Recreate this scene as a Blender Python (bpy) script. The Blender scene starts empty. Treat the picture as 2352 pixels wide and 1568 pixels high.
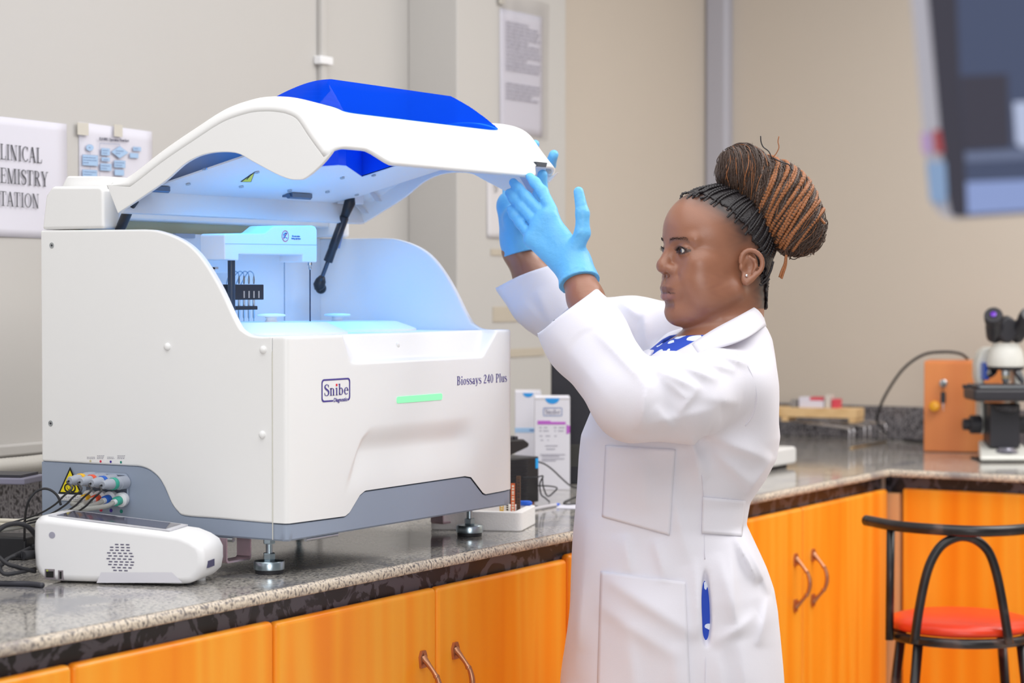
import bpy, bmesh, math, random
import numpy as np
from mathutils import Vector, Matrix
from mathutils.bvhtree import BVHTree

scene = bpy.context.scene
COL = scene.collection
rnd = random.Random(7)

# ------------------------------------------------------------------ camera
FOC = 4968.0                                   # focal length in pixels of the 2352 px wide frame
YAW = math.radians(30.9)
PIT = math.atan(119 / FOC)
CAM = np.array([-2.816, -2.110, 1.42])
DH = np.array([math.cos(YAW), math.sin(YAW), 0.0])
RT = np.array([math.sin(YAW), -math.cos(YAW), 0.0])
DV = DH * math.cos(PIT) + np.array([0, 0, -math.sin(PIT)])
UP = np.cross(RT, DV)

def ray(px, py): return DV + RT * (px - 1176.0) / FOC - UP * (py - 784.0) / FOC
def at(px, py, z): return CAM + ray(px, py) * z                      # point seen at a pixel, z metres away
def onp(px, py, ax, val):                                            # point on the plane  axis = val
    r = ray(px, py); return CAM + r * ((val - CAM[ax]) / r[ax])
def onplane(px, py, p0, n):
    r = ray(px, py); n = np.array(n); return CAM + r * (np.dot(np.array(p0) - CAM, n) / np.dot(r, n))

cam_data = bpy.data.cameras.new('camera')
cam = bpy.data.objects.new('camera', cam_data); COL.objects.link(cam)
cam_data.sensor_width = 36; cam_data.lens = FOC / 2352 * 36
cam.matrix_world = Matrix(((RT[0], UP[0], -DV[0], CAM[0]), (RT[1], UP[1], -DV[1], CAM[1]), (RT[2], UP[2], -DV[2], CAM[2]), (0, 0, 0, 1)))
cam_data.clip_start = 0.05
cam_data.dof.use_dof = True; cam_data.dof.focus_distance = 3.75; cam_data.dof.aperture_fstop = 4.0
scene.camera = cam

# ------------------------------------------------------------------ light and exposure
world = bpy.data.worlds.new('world'); scene.world = world; world.use_nodes = True
world.node_tree.nodes['Background'].inputs[0].default_value = (0.93, 0.96, 1.0, 1)
world.node_tree.nodes['Background'].inputs[1].default_value = 0.20
scene.view_settings.view_transform = 'Standard'; scene.view_settings.look = 'None'
scene.view_settings.gamma = 1; scene.view_settings.use_curve_mapping = False
scene.view_settings.exposure = 0.03

def area(name, loc, target, sx, sy, power, col=(1, 1, 1)):
    d = bpy.data.lights.new(name, 'AREA'); d.shape = 'RECTANGLE'; d.size = sx; d.size_y = sy; d.energy = power; d.color = col
    o = bpy.data.objects.new(name, d); COL.objects.link(o); o.location = loc
    o.rotation_euler = (Vector(target) - Vector(loc)).to_track_quat('-Z', 'Y').to_euler()
    return o
area('ceiling_panel_light', (-0.6, -0.9, 3.05), (-0.6, -0.9, 0), 4.8, 3.2, 100, (1, 0.99, 0.985))
area('ceiling_panel_light', (2.4, -1.9, 3.05), (2.4, -1.9, 0), 2.0, 2.2, 85, (1, 0.98, 0.95))
area('window_light', (-4.0, -3.3, 1.75), (0.6, 0.0, 0.95), 2.2, 1.7, 66, (1, 0.99, 0.99))
area('added_blue_fill', (0.37, 0.20, 1.60), (0.37, 0.27, 1.20), 0.50, 0.14, 0.95, (0.0, 0.36, 1.0)).data.spread = math.radians(125)  # added blue fill, boosts the daylight tinted by the lid window

# ------------------------------------------------------------------ materials
def lin(c):
    if isinstance(c, str): c = tuple(int(c[i:i + 2], 16) / 255 for i in (0, 2, 4))
    return tuple(x / 12.92 if x <= 0.04045 else ((x + 0.055) / 1.055) ** 2.4 for x in c) + (1.0,)
_M = {}
def mat(name, col, rough=0.5, metal=0.0, var=0.0, vscale=8.0, bump=0.0, bscale=60.0, coat=0.0, crough=0.06, trans=0.0, emit=0.0, spec=0.5, sss=0.0, attr=None, sheen=0.0):
    if name in _M: return _M[name]
    m = bpy.data.materials.new(name); m.use_nodes = True; _M[name] = m
    nt = m.node_tree; b = nt.nodes['Principled BSDF']
    b.inputs['Base Color'].default_value = lin(col); b.inputs['Roughness'].default_value = rough; b.inputs['Metallic'].default_value = metal
    b.inputs['Specular IOR Level'].default_value = spec
    if coat: b.inputs['Coat Weight'].default_value = coat; b.inputs['Coat Roughness'].default_value = crough
    if trans: b.inputs['Transmission Weight'].default_value = trans
    if sheen: b.inputs['Sheen Weight'].default_value = sheen
    if sss: b.inputs['Subsurface Weight'].default_value = sss; b.inputs['Subsurface Radius'].default_value = (0.012, 0.005, 0.003); b.inputs['Subsurface Scale'].default_value = 0.5
    if emit: b.inputs['Emission Color'].default_value = lin(col); b.inputs['Emission Strength'].default_value = emit
    tc = nt.nodes.new('ShaderNodeTexCoord')
    if attr:
        a = nt.nodes.new('ShaderNodeAttribute'); a.attribute_name = attr; nt.links.new(a.outputs['Color'], b.inputs['Base Color'])
    if var:
        n = nt.nodes.new('ShaderNodeTexNoise'); n.inputs['Scale'].default_value = vscale; n.inputs['Detail'].default_value = 4
        nt.links.new(tc.outputs['Object'], n.inputs['Vector'])
        hv = nt.nodes.new('ShaderNodeHueSaturation'); mp = nt.nodes.new('ShaderNodeMapRange')
        mp.inputs['To Min'].default_value = 1 - var; mp.inputs['To Max'].default_value = 1 + var
        nt.links.new(n.outputs['Fac'], mp.inputs['Value']); nt.links.new(mp.outputs[0], hv.inputs['Value'])
        hv.inputs['Color'].default_value = lin(col)
        if attr: nt.links.new(a.outputs['Color'], hv.inputs['Color'])
        nt.links.new(hv.outputs[0], b.inputs['Base Color'])
    if bump:
        n2 = nt.nodes.new('ShaderNodeTexNoise'); n2.inputs['Scale'].default_value = bscale; n2.inputs['Detail'].default_value = 3
        nt.links.new(tc.outputs['Object'], n2.inputs['Vector'])
        bp = nt.nodes.new('ShaderNodeBump'); bp.inputs['Strength'].default_value = bump; bp.inputs['Distance'].default_value = 0.002
        nt.links.new(n2.outputs['Fac'], bp.inputs['Height']); nt.links.new(bp.outputs[0], b.inputs['Normal'])
    return m

def ramp_mat(name, stops, rough, scale=(1, 1, 1), kind='noise', tscale=10, detail=6, coat=0.0, bump=0.0, distort=0.0, stain=None, ior=0.5):
    m = bpy.data.materials.new(name); m.use_nodes = True; _M[name] = m
    nt = m.node_tree; b = nt.nodes['Principled BSDF']; b.inputs['Roughness'].default_value = rough
    b.inputs['Specular IOR Level'].default_value = ior
    if coat: b.inputs['Coat Weight'].default_value = coat; b.inputs['Coat Roughness'].default_value = 0.08
    tc = nt.nodes.new('ShaderNodeTexCoord'); mp = nt.nodes.new('ShaderNodeMapping'); mp.inputs['Scale'].default_value = scale
    nt.links.new(tc.outputs['Object'], mp.inputs['Vector'])
    n = nt.nodes.new('ShaderNodeTexNoise'); n.inputs['Scale'].default_value = tscale; n.inputs['Detail'].default_value = detail; n.inputs['Distortion'].default_value = distort
    n.inputs['Roughness'].default_value = 0.20
    nt.links.new(mp.outputs[0], n.inputs['Vector'])
    r = nt.nodes.new('ShaderNodeValToRGB'); nt.links.new(n.outputs['Fac'], r.inputs['Fac'])
    e = r.color_ramp.elements
    while len(e) < len(stops): e.new(0.5)
    for el, (p, c) in zip(e, stops): el.position = p; el.color = lin(c)
    out = r.outputs[0]
    if stain:                                                    # a second, larger pattern laid over the first
        n2 = nt.nodes.new('ShaderNodeTexNoise'); n2.inputs['Scale'].default_value = stain[0]; n2.inputs['Detail'].default_value = 5; n2.inputs['Distortion'].default_value = stain[4] if len(stain) > 4 else 0
        nt.links.new(tc.outputs['Object'], n2.inputs['Vector'])
        r2 = nt.nodes.new('ShaderNodeValToRGB'); r2.color_ramp.elements[0].position = stain[1]; r2.color_ramp.elements[1].position = stain[2]
        nt.links.new(n2.outputs['Fac'], r2.inputs['Fac'])
        mx = nt.nodes.new('ShaderNodeMix'); mx.data_type = 'RGBA'; mx.inputs['B'].default_value = lin(stain[3])
        nt.links.new(r2.outputs[0], mx.inputs['Factor']); nt.links.new(out, mx.inputs['A']); out = mx.outputs['Result']
    nt.links.new(out, b.inputs['Base Color'])
    if bump:
        bp = nt.nodes.new('ShaderNodeBump'); bp.inputs['Strength'].default_value = bump; bp.inputs['Distance'].default_value = 0.003
        nt.links.new(n.outputs['Fac'], bp.inputs['Height']); nt.links.new(bp.outputs[0], b.inputs['Normal'])
    return m

def clear_mat(name, col, gloss=0.12, rough=0.03, body=0.0, bcol='0050ff'):                # tinted see-through plastic that lets coloured light through
    m = bpy.data.materials.new(name); m.use_nodes = True; _M[name] = m
    nt = m.node_tree; nt.nodes.remove(nt.nodes['Principled BSDF']); out = nt.nodes['Material Output']
    t = nt.nodes.new('ShaderNodeBsdfTransparent'); t.inputs[0].default_value = lin(col)
    g = nt.nodes.new('ShaderNodeBsdfGlossy'); g.inputs['Roughness'].default_value = rough
    f = nt.nodes.new('ShaderNodeLayerWeight'); f.inputs[0].default_value = 0.2
    a = nt.nodes.new('ShaderNodeMath'); a.operation = 'MULTIPLY_ADD'; a.inputs[1].default_value = gloss; a.inputs[2].default_value = 0.02
    nt.links.new(f.outputs['Facing'], a.inputs[0])
    mx = nt.nodes.new('ShaderNodeMixShader'); nt.links.new(a.outputs[0], mx.inputs[0]); nt.links.new(t.outputs[0], mx.inputs[1]); nt.links.new(g.outputs[0], mx.inputs[2])
    last = mx.outputs[0]
    if body:
        d = nt.nodes.new('ShaderNodeBsdfDiffuse'); d.inputs[0].default_value = lin(bcol); m2 = nt.nodes.new('ShaderNodeMixShader'); m2.inputs[0].default_value = body
        nt.links.new(last, m2.inputs[1]); nt.links.new(d.outputs[0], m2.inputs[2]); last = m2.outputs[0]
    nt.links.new(last, out.inputs[0])
    return m

WALL = mat('wall_paint', 'c3c0bc', 0.7, var=0.025, vscale=1.6, bump=0.08, bscale=40)
WALLD = mat('wall_paint_beige', 'cfc4b7', 0.7, var=0.03, vscale=1.4, bump=0.08, bscale=40)
WHITE = mat('white_plastic', 'f3f3f3', 0.32, spec=0.45)
WHITE2 = mat('white_satin_plastic', 'f0f0f2', 0.45)
SLATE = mat('slate_grey_plastic', '96a2b6', 0.42)
BLACK = mat('black_plastic', '1f1f24', 0.4)
BLACKR = mat('black_rubber', '26262b', 0.6)
DARK = mat('dark_grey_plastic', '3a3a42', 0.45)
STEEL = mat('brushed_steel', 'c3c8cc', 0.28, 1.0)
ZINC = mat('zinc_plated_steel', 'b9c9d2', 0.3, 1.0)
IRID = mat('yellow_zinc_bracket', 'cdb4bd', 0.35, 0.9, var=0.2, vscale=30)
PAPER = mat('paper', 'dcdae4', 0.8)
INK = mat('black_ink', '55555c', 0.8)
INKP = mat('violet_ink', '4b3f93', 0.5)
GRANITE = ramp_mat('polished_granite', [(0.28, '5a585b'), (0.40, '8f8c88'), (0.50, 'aeaaa4'), (0.60, 'c6c0b7'), (0.75, '9a9896')], 0.09, (1, 1, 1), tscale=160, detail=7, distort=0.2, stain=(7, 0.50, 0.72, '74747c', 1.0), ior=0.75)
GRANITEV = ramp_mat('rough_granite_edge', [(0.30, '6b6563'), (0.40, 'a3978c'), (0.50, 'cabcaa'), (0.60, 'ddcfbb'), (0.75, 'b3a69b')], 0.45, (1, 1, 0.8), tscale=210, detail=6, distort=0.2, bump=0.4, stain=(8, 0.52, 0.70, '8a8280', 0.6))
GRANITED = ramp_mat('dark_granite', [(0.32, '2c2a2e'), (0.46, '5f5d61'), (0.55, '8a868a'), (0.68, '55545a')], 0.2, (1, 1, 0.7), tscale=150, detail=6, distort=0.3)
WOOD = ramp_mat('orange_cherry_veneer', [(0.25, 'f78414'), (0.45, 'ff9a22'), (0.58, 'ffa832'), (0.75, 'fb8e1a')], 0.32, (1, 1, 0.05), tscale=16, detail=5, distort=0.4, coat=0.08, ior=0.3)
WOODE = mat('pale_veneer_edge', 'd9a878', 0.4, var=0.06, vscale=6)
FASCIA = ramp_mat('scuffed_black_fascia', [(0.3, '17161a'), (0.5, '2a272c'), (0.7, '1d1b20')], 0.35, (1, 1, 1), tscale=9, detail=4, stain=(14, 0.50, 0.54, '5d5a64', 2.0))
COPPER = mat('antique_copper', 'c08a6a', 0.35, 0.85)

# ------------------------------------------------------------------ mesh helpers
class MB:
    def __init__(s): s.v = []; s.f = []
    def add(s, vs, fs):
        o = len(s.v); s.v += [tuple(map(float, p)) for p in vs]; s.f += [tuple(i + o for i in f) for f in fs]; return s
    def box(s, lo, hi, M=None):
        x0, y0, z0 = lo; x1, y1, z1 = hi
        vs = [(x0, y0, z0), (x1, y0, z0), (x1, y1, z0), (x0, y1, z0), (x0, y0, z1), (x1, y0, z1), (x1, y1, z1), (x0, y1, z1)]
        if M is not None: vs = [M @ Vector(p) for p in vs]
        return s.add(vs, [(3, 2, 1, 0), (4, 5, 6, 7), (0, 1, 5, 4), (1, 2, 6, 5), (2, 3, 7, 6), (3, 0, 4, 7)])
    def prism(s, pts, ax, a, b, M=None):                          # polygon in the two other axes, extruded along ax
        n = len(pts)
        def mk(p, h):
            q = {0: (h, p[0], p[1]), 1: (p[0], h, p[1]), 2: (p[0], p[1], h)}[ax]
            return tuple(M @ Vector(q)) if M is not None else q
        area2 = sum(pts[i][0] * pts[(i + 1) % n][1] - pts[(i + 1) % n][0] * pts[i][1] for i in range(n))
        if (area2 < 0) != (ax == 1): pts = pts[::-1]
        vs = [mk(p, a) for p in pts] + [mk(p, b) for p in pts]
        return s.add(vs, [tuple(range(n - 1, -1, -1)), tuple(range(n, 2 * n))] + [(i, (i + 1) % n, n + (i + 1) % n, n + i) for i in range(n)])
    def tube(s, pts, r, seg=10, cap=True, closed=False):
        pts = [Vector(p) for p in pts]; n = len(pts)
        rs = r if isinstance(r, (list, tuple, np.ndarray)) else [r] * n
        vs = []; prev = None
        for i, p in enumerate(pts):
            a = pts[i - 1] if (i or closed) else p; b = pts[(i + 1) % n] if (i < n - 1 or closed) else p
            t = (b - a).normalized() if (b - a).length > 1e-9 else Vector((0, 0, 1))
            if prev is None:
                u = t.orthogonal().normalized()
            else:
                u = prev - t * prev.dot(t)
                u = u.normalized() if u.length > 1e-6 else t.orthogonal().normalized()
            prev = u; w = t.cross(u)
            for k in range(seg):
                an = 2 * math.pi * k / seg; vs.append(p + (u * math.cos(an) + w * math.sin(an)) * rs[i])
        fs = []
        for i in range(n if closed else n - 1):
            for k in range(seg):
                k2 = (k + 1) % seg; j = (i + 1) % n; fs.append((i * seg + k, i * seg + k2, j * seg + k2, j * seg + k))
        if cap and not closed: fs += [tuple(range(seg - 1, -1, -1)), tuple(range((n - 1) * seg, n * seg))]
        return s.add(vs, fs)
    def lathe(s, prof, c, axis=(0, 0, 1), seg=32, a0=0, a1=2 * math.pi):   # prof: (radius, height) from bottom to top
        ax = Vector(axis).normalized(); u = ax.orthogonal().normalized(); w = ax.cross(u); c = Vector(c); full = abs(a1 - a0 - 2 * math.pi) < 1e-6
        vs = []; n = len(prof); m = seg if full else seg + 1
        for r, h in prof:
            for k in range(m):
                an = a0 + (a1 - a0) * k / seg; vs.append(c + ax * h + (u * math.cos(an) + w * math.sin(an)) * r)
        fs = [(i * m + k, i * m + (k + 1) % m, (i + 1) * m + (k + 1) % m, (i + 1) * m + k) for i in range(n - 1) for k in range(seg)]
        if full:
            if prof[0][0] > 1e-6: fs.append(tuple(range(m - 1, -1, -1)))
            if prof[-1][0] > 1e-6: fs.append(tuple(range((n - 1) * m, n * m)))
        return s.add(vs, fs)
    def ball(s, c, r, seg=16, rings=10, sc=(1, 1, 1)):
        prof = [(max(1e-5, math.sin(math.pi * i / rings)), -math.cos(math.pi * i / rings)) for i in range(rings + 1)]
        o = len(s.v); s.lathe(prof, (0, 0, 0), seg=seg)
        for i in range(o, len(s.v)):
            p = s.v[i]; s.v[i] = (c[0] + p[0] * r * sc[0], c[1] + p[1] * r * sc[1], c[2] + p[2] * r * sc[2])
        return s
    def grid(s, P, wrap=False):                                   # P[i][j] points
        ni = len(P); nj = len(P[0]); vs = [p for row in P for p in row]
        fs = [(i * nj + j, i * nj + (j + 1) % nj, (i + 1) * nj + (j + 1) % nj, (i + 1) * nj + j) for i in range(ni - 1) for j in range(nj if wrap else nj - 1)]
        return s.add(vs, fs)
    def build(s, name, m, parent=None, smooth=False, bevel=0.0, bseg=3, solid=0.0, soff=-1, sub=0, weld=False, angle=40):
        vs = s.v
        if parent is not None:
            Mi = root_matrix(parent).inverted(); vs = [tuple(Mi @ Vector(p)) for p in vs]
            org = (0, 0, 0)
        else:
            A = np.array(vs); org = ((A[:, 0].min() + A[:, 0].max()) / 2, (A[:, 1].min() + A[:, 1].max()) / 2, A[:, 2].min())
            vs = [(p[0] - org[0], p[1] - org[1], p[2] - org[2]) for p in vs]
        me = bpy.data.meshes.new(name); me.from_pydata(vs, [], s.f); me.validate(); me.update()
        if weld:
            bm = bmesh.new(); bm.from_mesh(me); bmesh.ops.remove_doubles(bm, verts=bm.verts, dist=1e-5); bmesh.ops.recalc_face_normals(bm, faces=bm.faces); bm.to_mesh(me); bm.free()
        o = bpy.data.objects.new(name, me); COL.objects.link(o); o.location = org
        me.materials.append(m)
        if parent is not None: o.parent = parent
        if smooth or bevel:
            me.polygons.foreach_set('use_smooth', [True] * len(me.polygons))
            if not bevel and smooth != 'all': me.set_sharp_from_angle(angle=math.radians(angle))
        if solid:
            k = o.modifiers.new('solid', 'SOLIDIFY'); k.thickness = solid; k.offset = soff
        if bevel:
            k = o.modifiers.new('bevel', 'BEVEL'); k.width = bevel; k.segments = bseg; k.limit_method = 'ANGLE'; k.angle_limit = math.radians(35); k.harden_normals = True
        if sub:
            k = o.modifiers.new('sub', 'SUBSURF'); k.levels = sub; k.render_levels = sub
        return o
_RM = {}
def root_matrix(o):
    M = _RM.get(o.name)
    if M is None:
        M = Matrix.LocRotScale(o.location, o.rotation_euler, o.scale)
        if o.parent is not None: M = root_matrix(o.parent) @ M
    return M
def tag(o, label, cat, group=None, kind=None):
    o['label'] = label; o['category'] = cat
    if group: o['group'] = group
    if kind: o['kind'] = kind
    return o
def thing(name, loc, label, cat, rz=0.0, group=None):
    o = bpy.data.objects.new(name, None); COL.objects.link(o); o.location = loc; o.rotation_euler = (0, 0, rz); o.empty_display_size = 0.05
    _RM[o.name] = Matrix.LocRotScale(Vector(loc), o.rotation_euler, None)
    return tag(o, label, cat, group)
def struct(o): o['kind'] = 'structure'; return o
def part_label(o, s): o['label'] = s; return o
def spline(pts, n=8, closed=False):                              # Catmull-Rom through points
    P = [np.array(p, float) for p in pts]; out = []; N = len(P)
    rng = range(N if closed else N - 1)
    for i in rng:
        p0 = P[(i - 1) % N] if (i or closed) else 2 * P[0] - P[1]; p1 = P[i]; p2 = P[(i + 1) % N]
        p3 = P[(i + 2) % N] if (i + 2 < N or closed) else 2 * P[-1] - P[-2]
        for k in range(n):
            t = k / n; out.append(0.5 * ((2 * p1) + (p2 - p0) * t + (2 * p0 - 5 * p1 + 4 * p2 - p3) * t * t + (3 * p1 - p0 - 3 * p2 + p3) * t ** 3))
    if not closed: out.append(P[-1])
    return out
def rrect(w, h, r, n=5, cx=0, cy=0):
    out = []
    for sx, sy, a in ((1, 1, 0), (-1, 1, 90), (-1, -1, 180), (1, -1, 270)):
        for k in range(n + 1):
            t = math.radians(a + 90 * k / n); out.append((cx + sx * (w / 2 - r) + r * math.cos(t), cy + sy * (h / 2 - r) + r * math.sin(t)))
    return out

# ------------------------------------------------------------------ lettering
def _ring(cx, cy, rx, ry, a0, a1, th, tn, n=14):
    q = []
    for k in range(n):
        quad = []
        for t, sgn in ((k, 1), (k + 1, 1), (k + 1, -1), (k, -1)):
            a = math.radians(a0 + (a1 - a0) * t / n); w = (tn + (th - tn) * abs(math.cos(a)) ** 1.3) / 2 * sgn
            quad.append((cx + (rx + w) * math.cos(a), cy + (ry + w) * math.sin(a)))
        q.append(quad)
    return q
def _str(pts, ws):
    pts = spline([(a, b) for a, b in pts], 4); W = np.interp(np.linspace(0, 1, len(pts)), np.linspace(0, 1, len(ws)), ws); q = []
    nrm = []
    for i in range(len(pts)):
        d = pts[min(i + 1, len(pts) - 1)] - pts[max(i - 1, 0)]; d = d / (np.linalg.norm(d) + 1e-9); nrm.append(np.array((-d[1], d[0])))
    for i in range(len(pts) - 1):
        q.append([pts[i] + nrm[i] * W[i] / 2, pts[i + 1] + nrm[i + 1] * W[i + 1] / 2, pts[i + 1] - nrm[i + 1] * W[i + 1] / 2, pts[i] - nrm[i] * W[i] / 2])
    return q
def _rc(x0, y0, x1, y1): return [[(x0, y0), (x1, y0), (x1, y1), (x0, y1)]]
def _dg(x0, y0, x1, y1, w): return [[(x0 - w / 2, y0), (x0 + w / 2, y0), (x1 + w / 2, y1), (x1 - w / 2, y1)]]
T_, t_, X_ = 0.112, 0.045, 0.66
def _st(x, y0=0, y1=1, w=T_, sv=0.09):
    q = _rc(x - w / 2, y0, x + w / 2, y1)
    if sv: q += _rc(x - w / 2 - sv, y0, x + w / 2 + sv, y0 + 0.04) + _rc(x - w / 2 - sv, y1 - 0.04, x + w / 2 + sv, y1)
    return q
def _ls(x, h, bot=True):                                         # lower-case stem with flag serif
    return _rc(x - T_ / 2, 0, x + T_ / 2, h) + _rc(x - T_ / 2 - 0.08, h - 0.07, x, h - 0.03) + (_rc(x - T_ / 2 - 0.07, 0, x + T_ / 2 + 0.07, 0.035) if bot else [])
_S = [(0.45, 0.76), (0.40, 0.91), (0.27, 0.98), (0.13, 0.91), (0.09, 0.77), (0.16, 0.64), (0.28, 0.54), (0.41, 0.43), (0.46, 0.28), (0.41, 0.10), (0.27, 0.02), (0.12, 0.08), (0.06, 0.26)]
_SW = [0.05, 0.05, 0.06, 0.10, 0.13, 0.15, 0.15, 0.15, 0.13, 0.10, 0.06, 0.05, 0.05]
G = {
 'C': (0.68, _ring(0.37, 0.5, 0.29, 0.47, 42, 318, T_, t_, 20) + _rc(0.56, 0.70, 0.60, 0.98)),
 'L': (0.60, _st(0.18) + _rc(0.1, 0, 0.56, 0.045) + _dg(0.53, 0, 0.56, 0.25, 0.05)),
 'I': (0.36, _st(0.18)),
 'N': (0.78, _st(0.14, w=t_, sv=0.08) + _rc(0.58, 0, 0.625, 1) + _rc(0.5, 0.96, 0.72, 1) + _dg(0.585, 0, 0.14, 1, 0.15)),
 'A': (0.72, _dg(0.10, 0, 0.34, 1, t_ + 0.01) + _dg(0.60, 0, 0.35, 1, 0.14) + _rc(0.18, 0.33, 0.52, 0.37) + _rc(0.0, 0, 0.2, 0.04) + _rc(0.47, 0, 0.72, 0.04)),
 'H': (0.76, _st(0.17) + _st(0.59) + _rc(0.17, 0.49, 0.59, 0.535)),
 'E': (0.63, _st(0.18) + _rc(0.1, 0, 0.57, 0.045) + _rc(0.1, 0.955, 0.55, 1) + _rc(0.18, 0.5, 0.45, 0.545) + _dg(0.54, 0, 0.57, 0.25, 0.05) + _dg(0.53, 0.78, 0.53, 1, 0.045) + _rc(0.43, 0.4, 0.465, 0.65)),
 'M': (0.92, _st(0.13, w=t_, sv=0.08) + _st(0.76) + _dg(0.43, 0, 0.15, 1, 0.14) + _dg(0.43, 0, 0.72, 1, t_)),
 'S': (0.53, _str(_S, _SW) + _rc(0.435, 0.72, 0.47, 0.98) + _rc(0.06, 0.02, 0.09, 0.3)),
 'T': (0.64, _rc(0.255, 0, 0.38, 1) + _rc(0.16, 0, 0.475, 0.04) + _rc(0.03, 0.955, 0.61, 1) + _dg(0.055, 0.76, 0.04, 1, 0.045) + _dg(0.585, 0.76, 0.6, 1, 0.045)),
 'R': (0.70, _st(0.18) + _ring(0.3, 0.75, 0.2, 0.225, -90, 90, T_, t_, 10) + _rc(0.18, 0.505, 0.31, 0.55) + _rc(0.18, 0.955, 0.31, 1) + _dg(0.6, 0, 0.34, 0.53, 0.14) + _rc(0.5, 0, 0.71, 0.04)),
 'Y': (0.70, _dg(0.35, 0.42, 0.12, 1, 0.13) + _dg(0.36, 0.42, 0.58, 1, t_ + 0.01) + _rc(0.29, 0, 0.415, 0.47) + _rc(0.2, 0, 0.5, 0.04) + _rc(0.0, 0.96, 0.26, 1) + _rc(0.48, 0.96, 0.7, 1)),
 'O': (0.76, _ring(0.38, 0.5, 0.3, 0.47, 0, 360, T_, t_, 26)),
 'B': (0.64, _st(0.18) + _ring(0.3, 0.75, 0.17, 0.22, -90, 90, T_, t_, 10) + _ring(0.3, 0.265, 0.21, 0.24, -90, 90, T_, t_, 10) + _rc(0.18, 0, 0.31, 0.045) + _rc(0.18, 0.505, 0.31, 0.55) + _rc(0.18, 0.955, 0.31, 1)),
 'P': (0.58, _st(0.18) + _ring(0.3, 0.73, 0.19, 0.245, -90, 90, T_, t_, 10) + _rc(0.18, 0.465, 0.31, 0.51) + _rc(0.18, 0.955, 0.31, 1)),
 'n': (0.54, _ls(0.14, X_) + _ring(0.26, X_ - 0.2, 0.14, 0.17, 15, 150, T_ * 0.9, t_, 8) + _rc(0.34, 0, 0.46, 0.5) + _rc(0.29, 0, 0.52, 0.035)),
 'i': (0.30, _ls(0.16, X_)),
 'b': (0.54, _ls(0.13, 1.0, False) + _ring(0.27, 0.32, 0.16, 0.3, -150, 150, T_, t_, 16)),
 'e': (0.48, _ring(0.25, 0.33, 0.165, 0.3, 0, 318, T_, t_, 18) + _rc(0.1, 0.36, 0.44, 0.4)),
 'o': (0.52, _ring(0.26, 0.33, 0.165, 0.3, 0, 360, T_, t_, 20)),
 's': (0.42, _str([(a * 0.8, b * X_) for a, b in _S], [w * 0.8 for w in _SW])),
 'a': (0.48, _ring(0.2, 0.18, 0.12, 0.15, 60, 330, T_ * 0.9, t_, 12) + _str([(0.09, 0.5), (0.14, 0.6), (0.24, 0.63), (0.32, 0.55), (0.33, 0.3), (0.33, 0.08), (0.4, 0.02), (0.46, 0.07)], [0.07, 0.06, 0.06, 0.11, 0.12, 0.12, 0.07, 0.04]) + _str([(0.33, 0.4), (0.2, 0.34)], [0.05, 0.05])),
 'y': (0.52, _dg(0.28, 0.02, 0.11, X_, 0.12) + _dg(0.27, 0, 0.44, X_, t_) + _str([(0.28, 0.05), (0.22, -0.16), (0.08, -0.2)], [0.05, 0.06, 0.09]) + _rc(0.0, X_ - 0.035, 0.23, X_) + _rc(0.34, X_ - 0.035, 0.52, X_)),
 'l': (0.28, _ls(0.15, 1.0)),
 'u': (0.54, _rc(0.08, 0.2, 0.2, X_) + _rc(0.02, X_ - 0.035, 0.14, X_) + _ring(0.26, 0.2, 0.13, 0.17, 180, 330, T_ * 0.9, t_, 8) + _rc(0.36, 0, 0.48, X_) + _rc(0.3, X_ - 0.035, 0.42, X_) + _rc(0.42, 0, 0.54, 0.035)),
 '2': (0.52, _str([(0.08, 0.74), (0.13, 0.9), (0.26, 0.96), (0.38, 0.86), (0.4, 0.7), (0.3, 0.45), (0.08, 0.06)], [0.05, 0.07, 0.08, 0.13, 0.14, 0.1, 0.05]) + _rc(0.06, 0, 0.45, 0.1)),
 '4': (0.52, _rc(0.29, 0, 0.40, 1) + _dg(0.05, 0.28, 0.34, 0.97, 0.055) + _rc(0.03, 0.24, 0.48, 0.32)),
 '0': (0.52, _ring(0.26, 0.5, 0.165, 0.47, 0, 360, T_, t_, 22)),
 ' ': (0.30, []),
}
def letters(mb, text, org, u, v, n, h, sx=1.0, lift=0.0004):      # serif text; u along the line, v up, n out of the surface
    org, u, v, n = (np.array(a, float) for a in (org, u, v, n)); x = 0.0
    for ch in text:
        w, quads = G[ch]
        for q in quads:
            mb.add([org + u * (x + a * sx) * h + v * b * h + n * lift for a, b in q], [tuple(range(len(q)))])
        x += (w + 0.02) * sx
    return x * h
def sans(text, name, m, org, u, v, h, parent, ext=0.0003, align='LEFT', sx=1.0, shear=0.0):
    c = bpy.data.curves.new(name, 'FONT'); c.body = text; c.size = h * 1.37; c.extrude = ext; c.align_x = align; c.shear = shear; c.resolution_u = 3
    o = bpy.data.objects.new(name, c); COL.objects.link(o)
    dg = bpy.context.evaluated_depsgraph_get(); me = bpy.data.meshes.new_from_object(o.evaluated_get(dg)); bpy.data.objects.remove(o)
    u, v = Vector(u), Vector(v); n = u.cross(v)
    mb = MB(); mb.add([Vector(org) + u * p.co.x * sx + v * p.co.y + n * p.co.z for p in me.vertices], [tuple(p.vertices) for p in me.polygons])
    return mb.build(name, m, parent)

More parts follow.
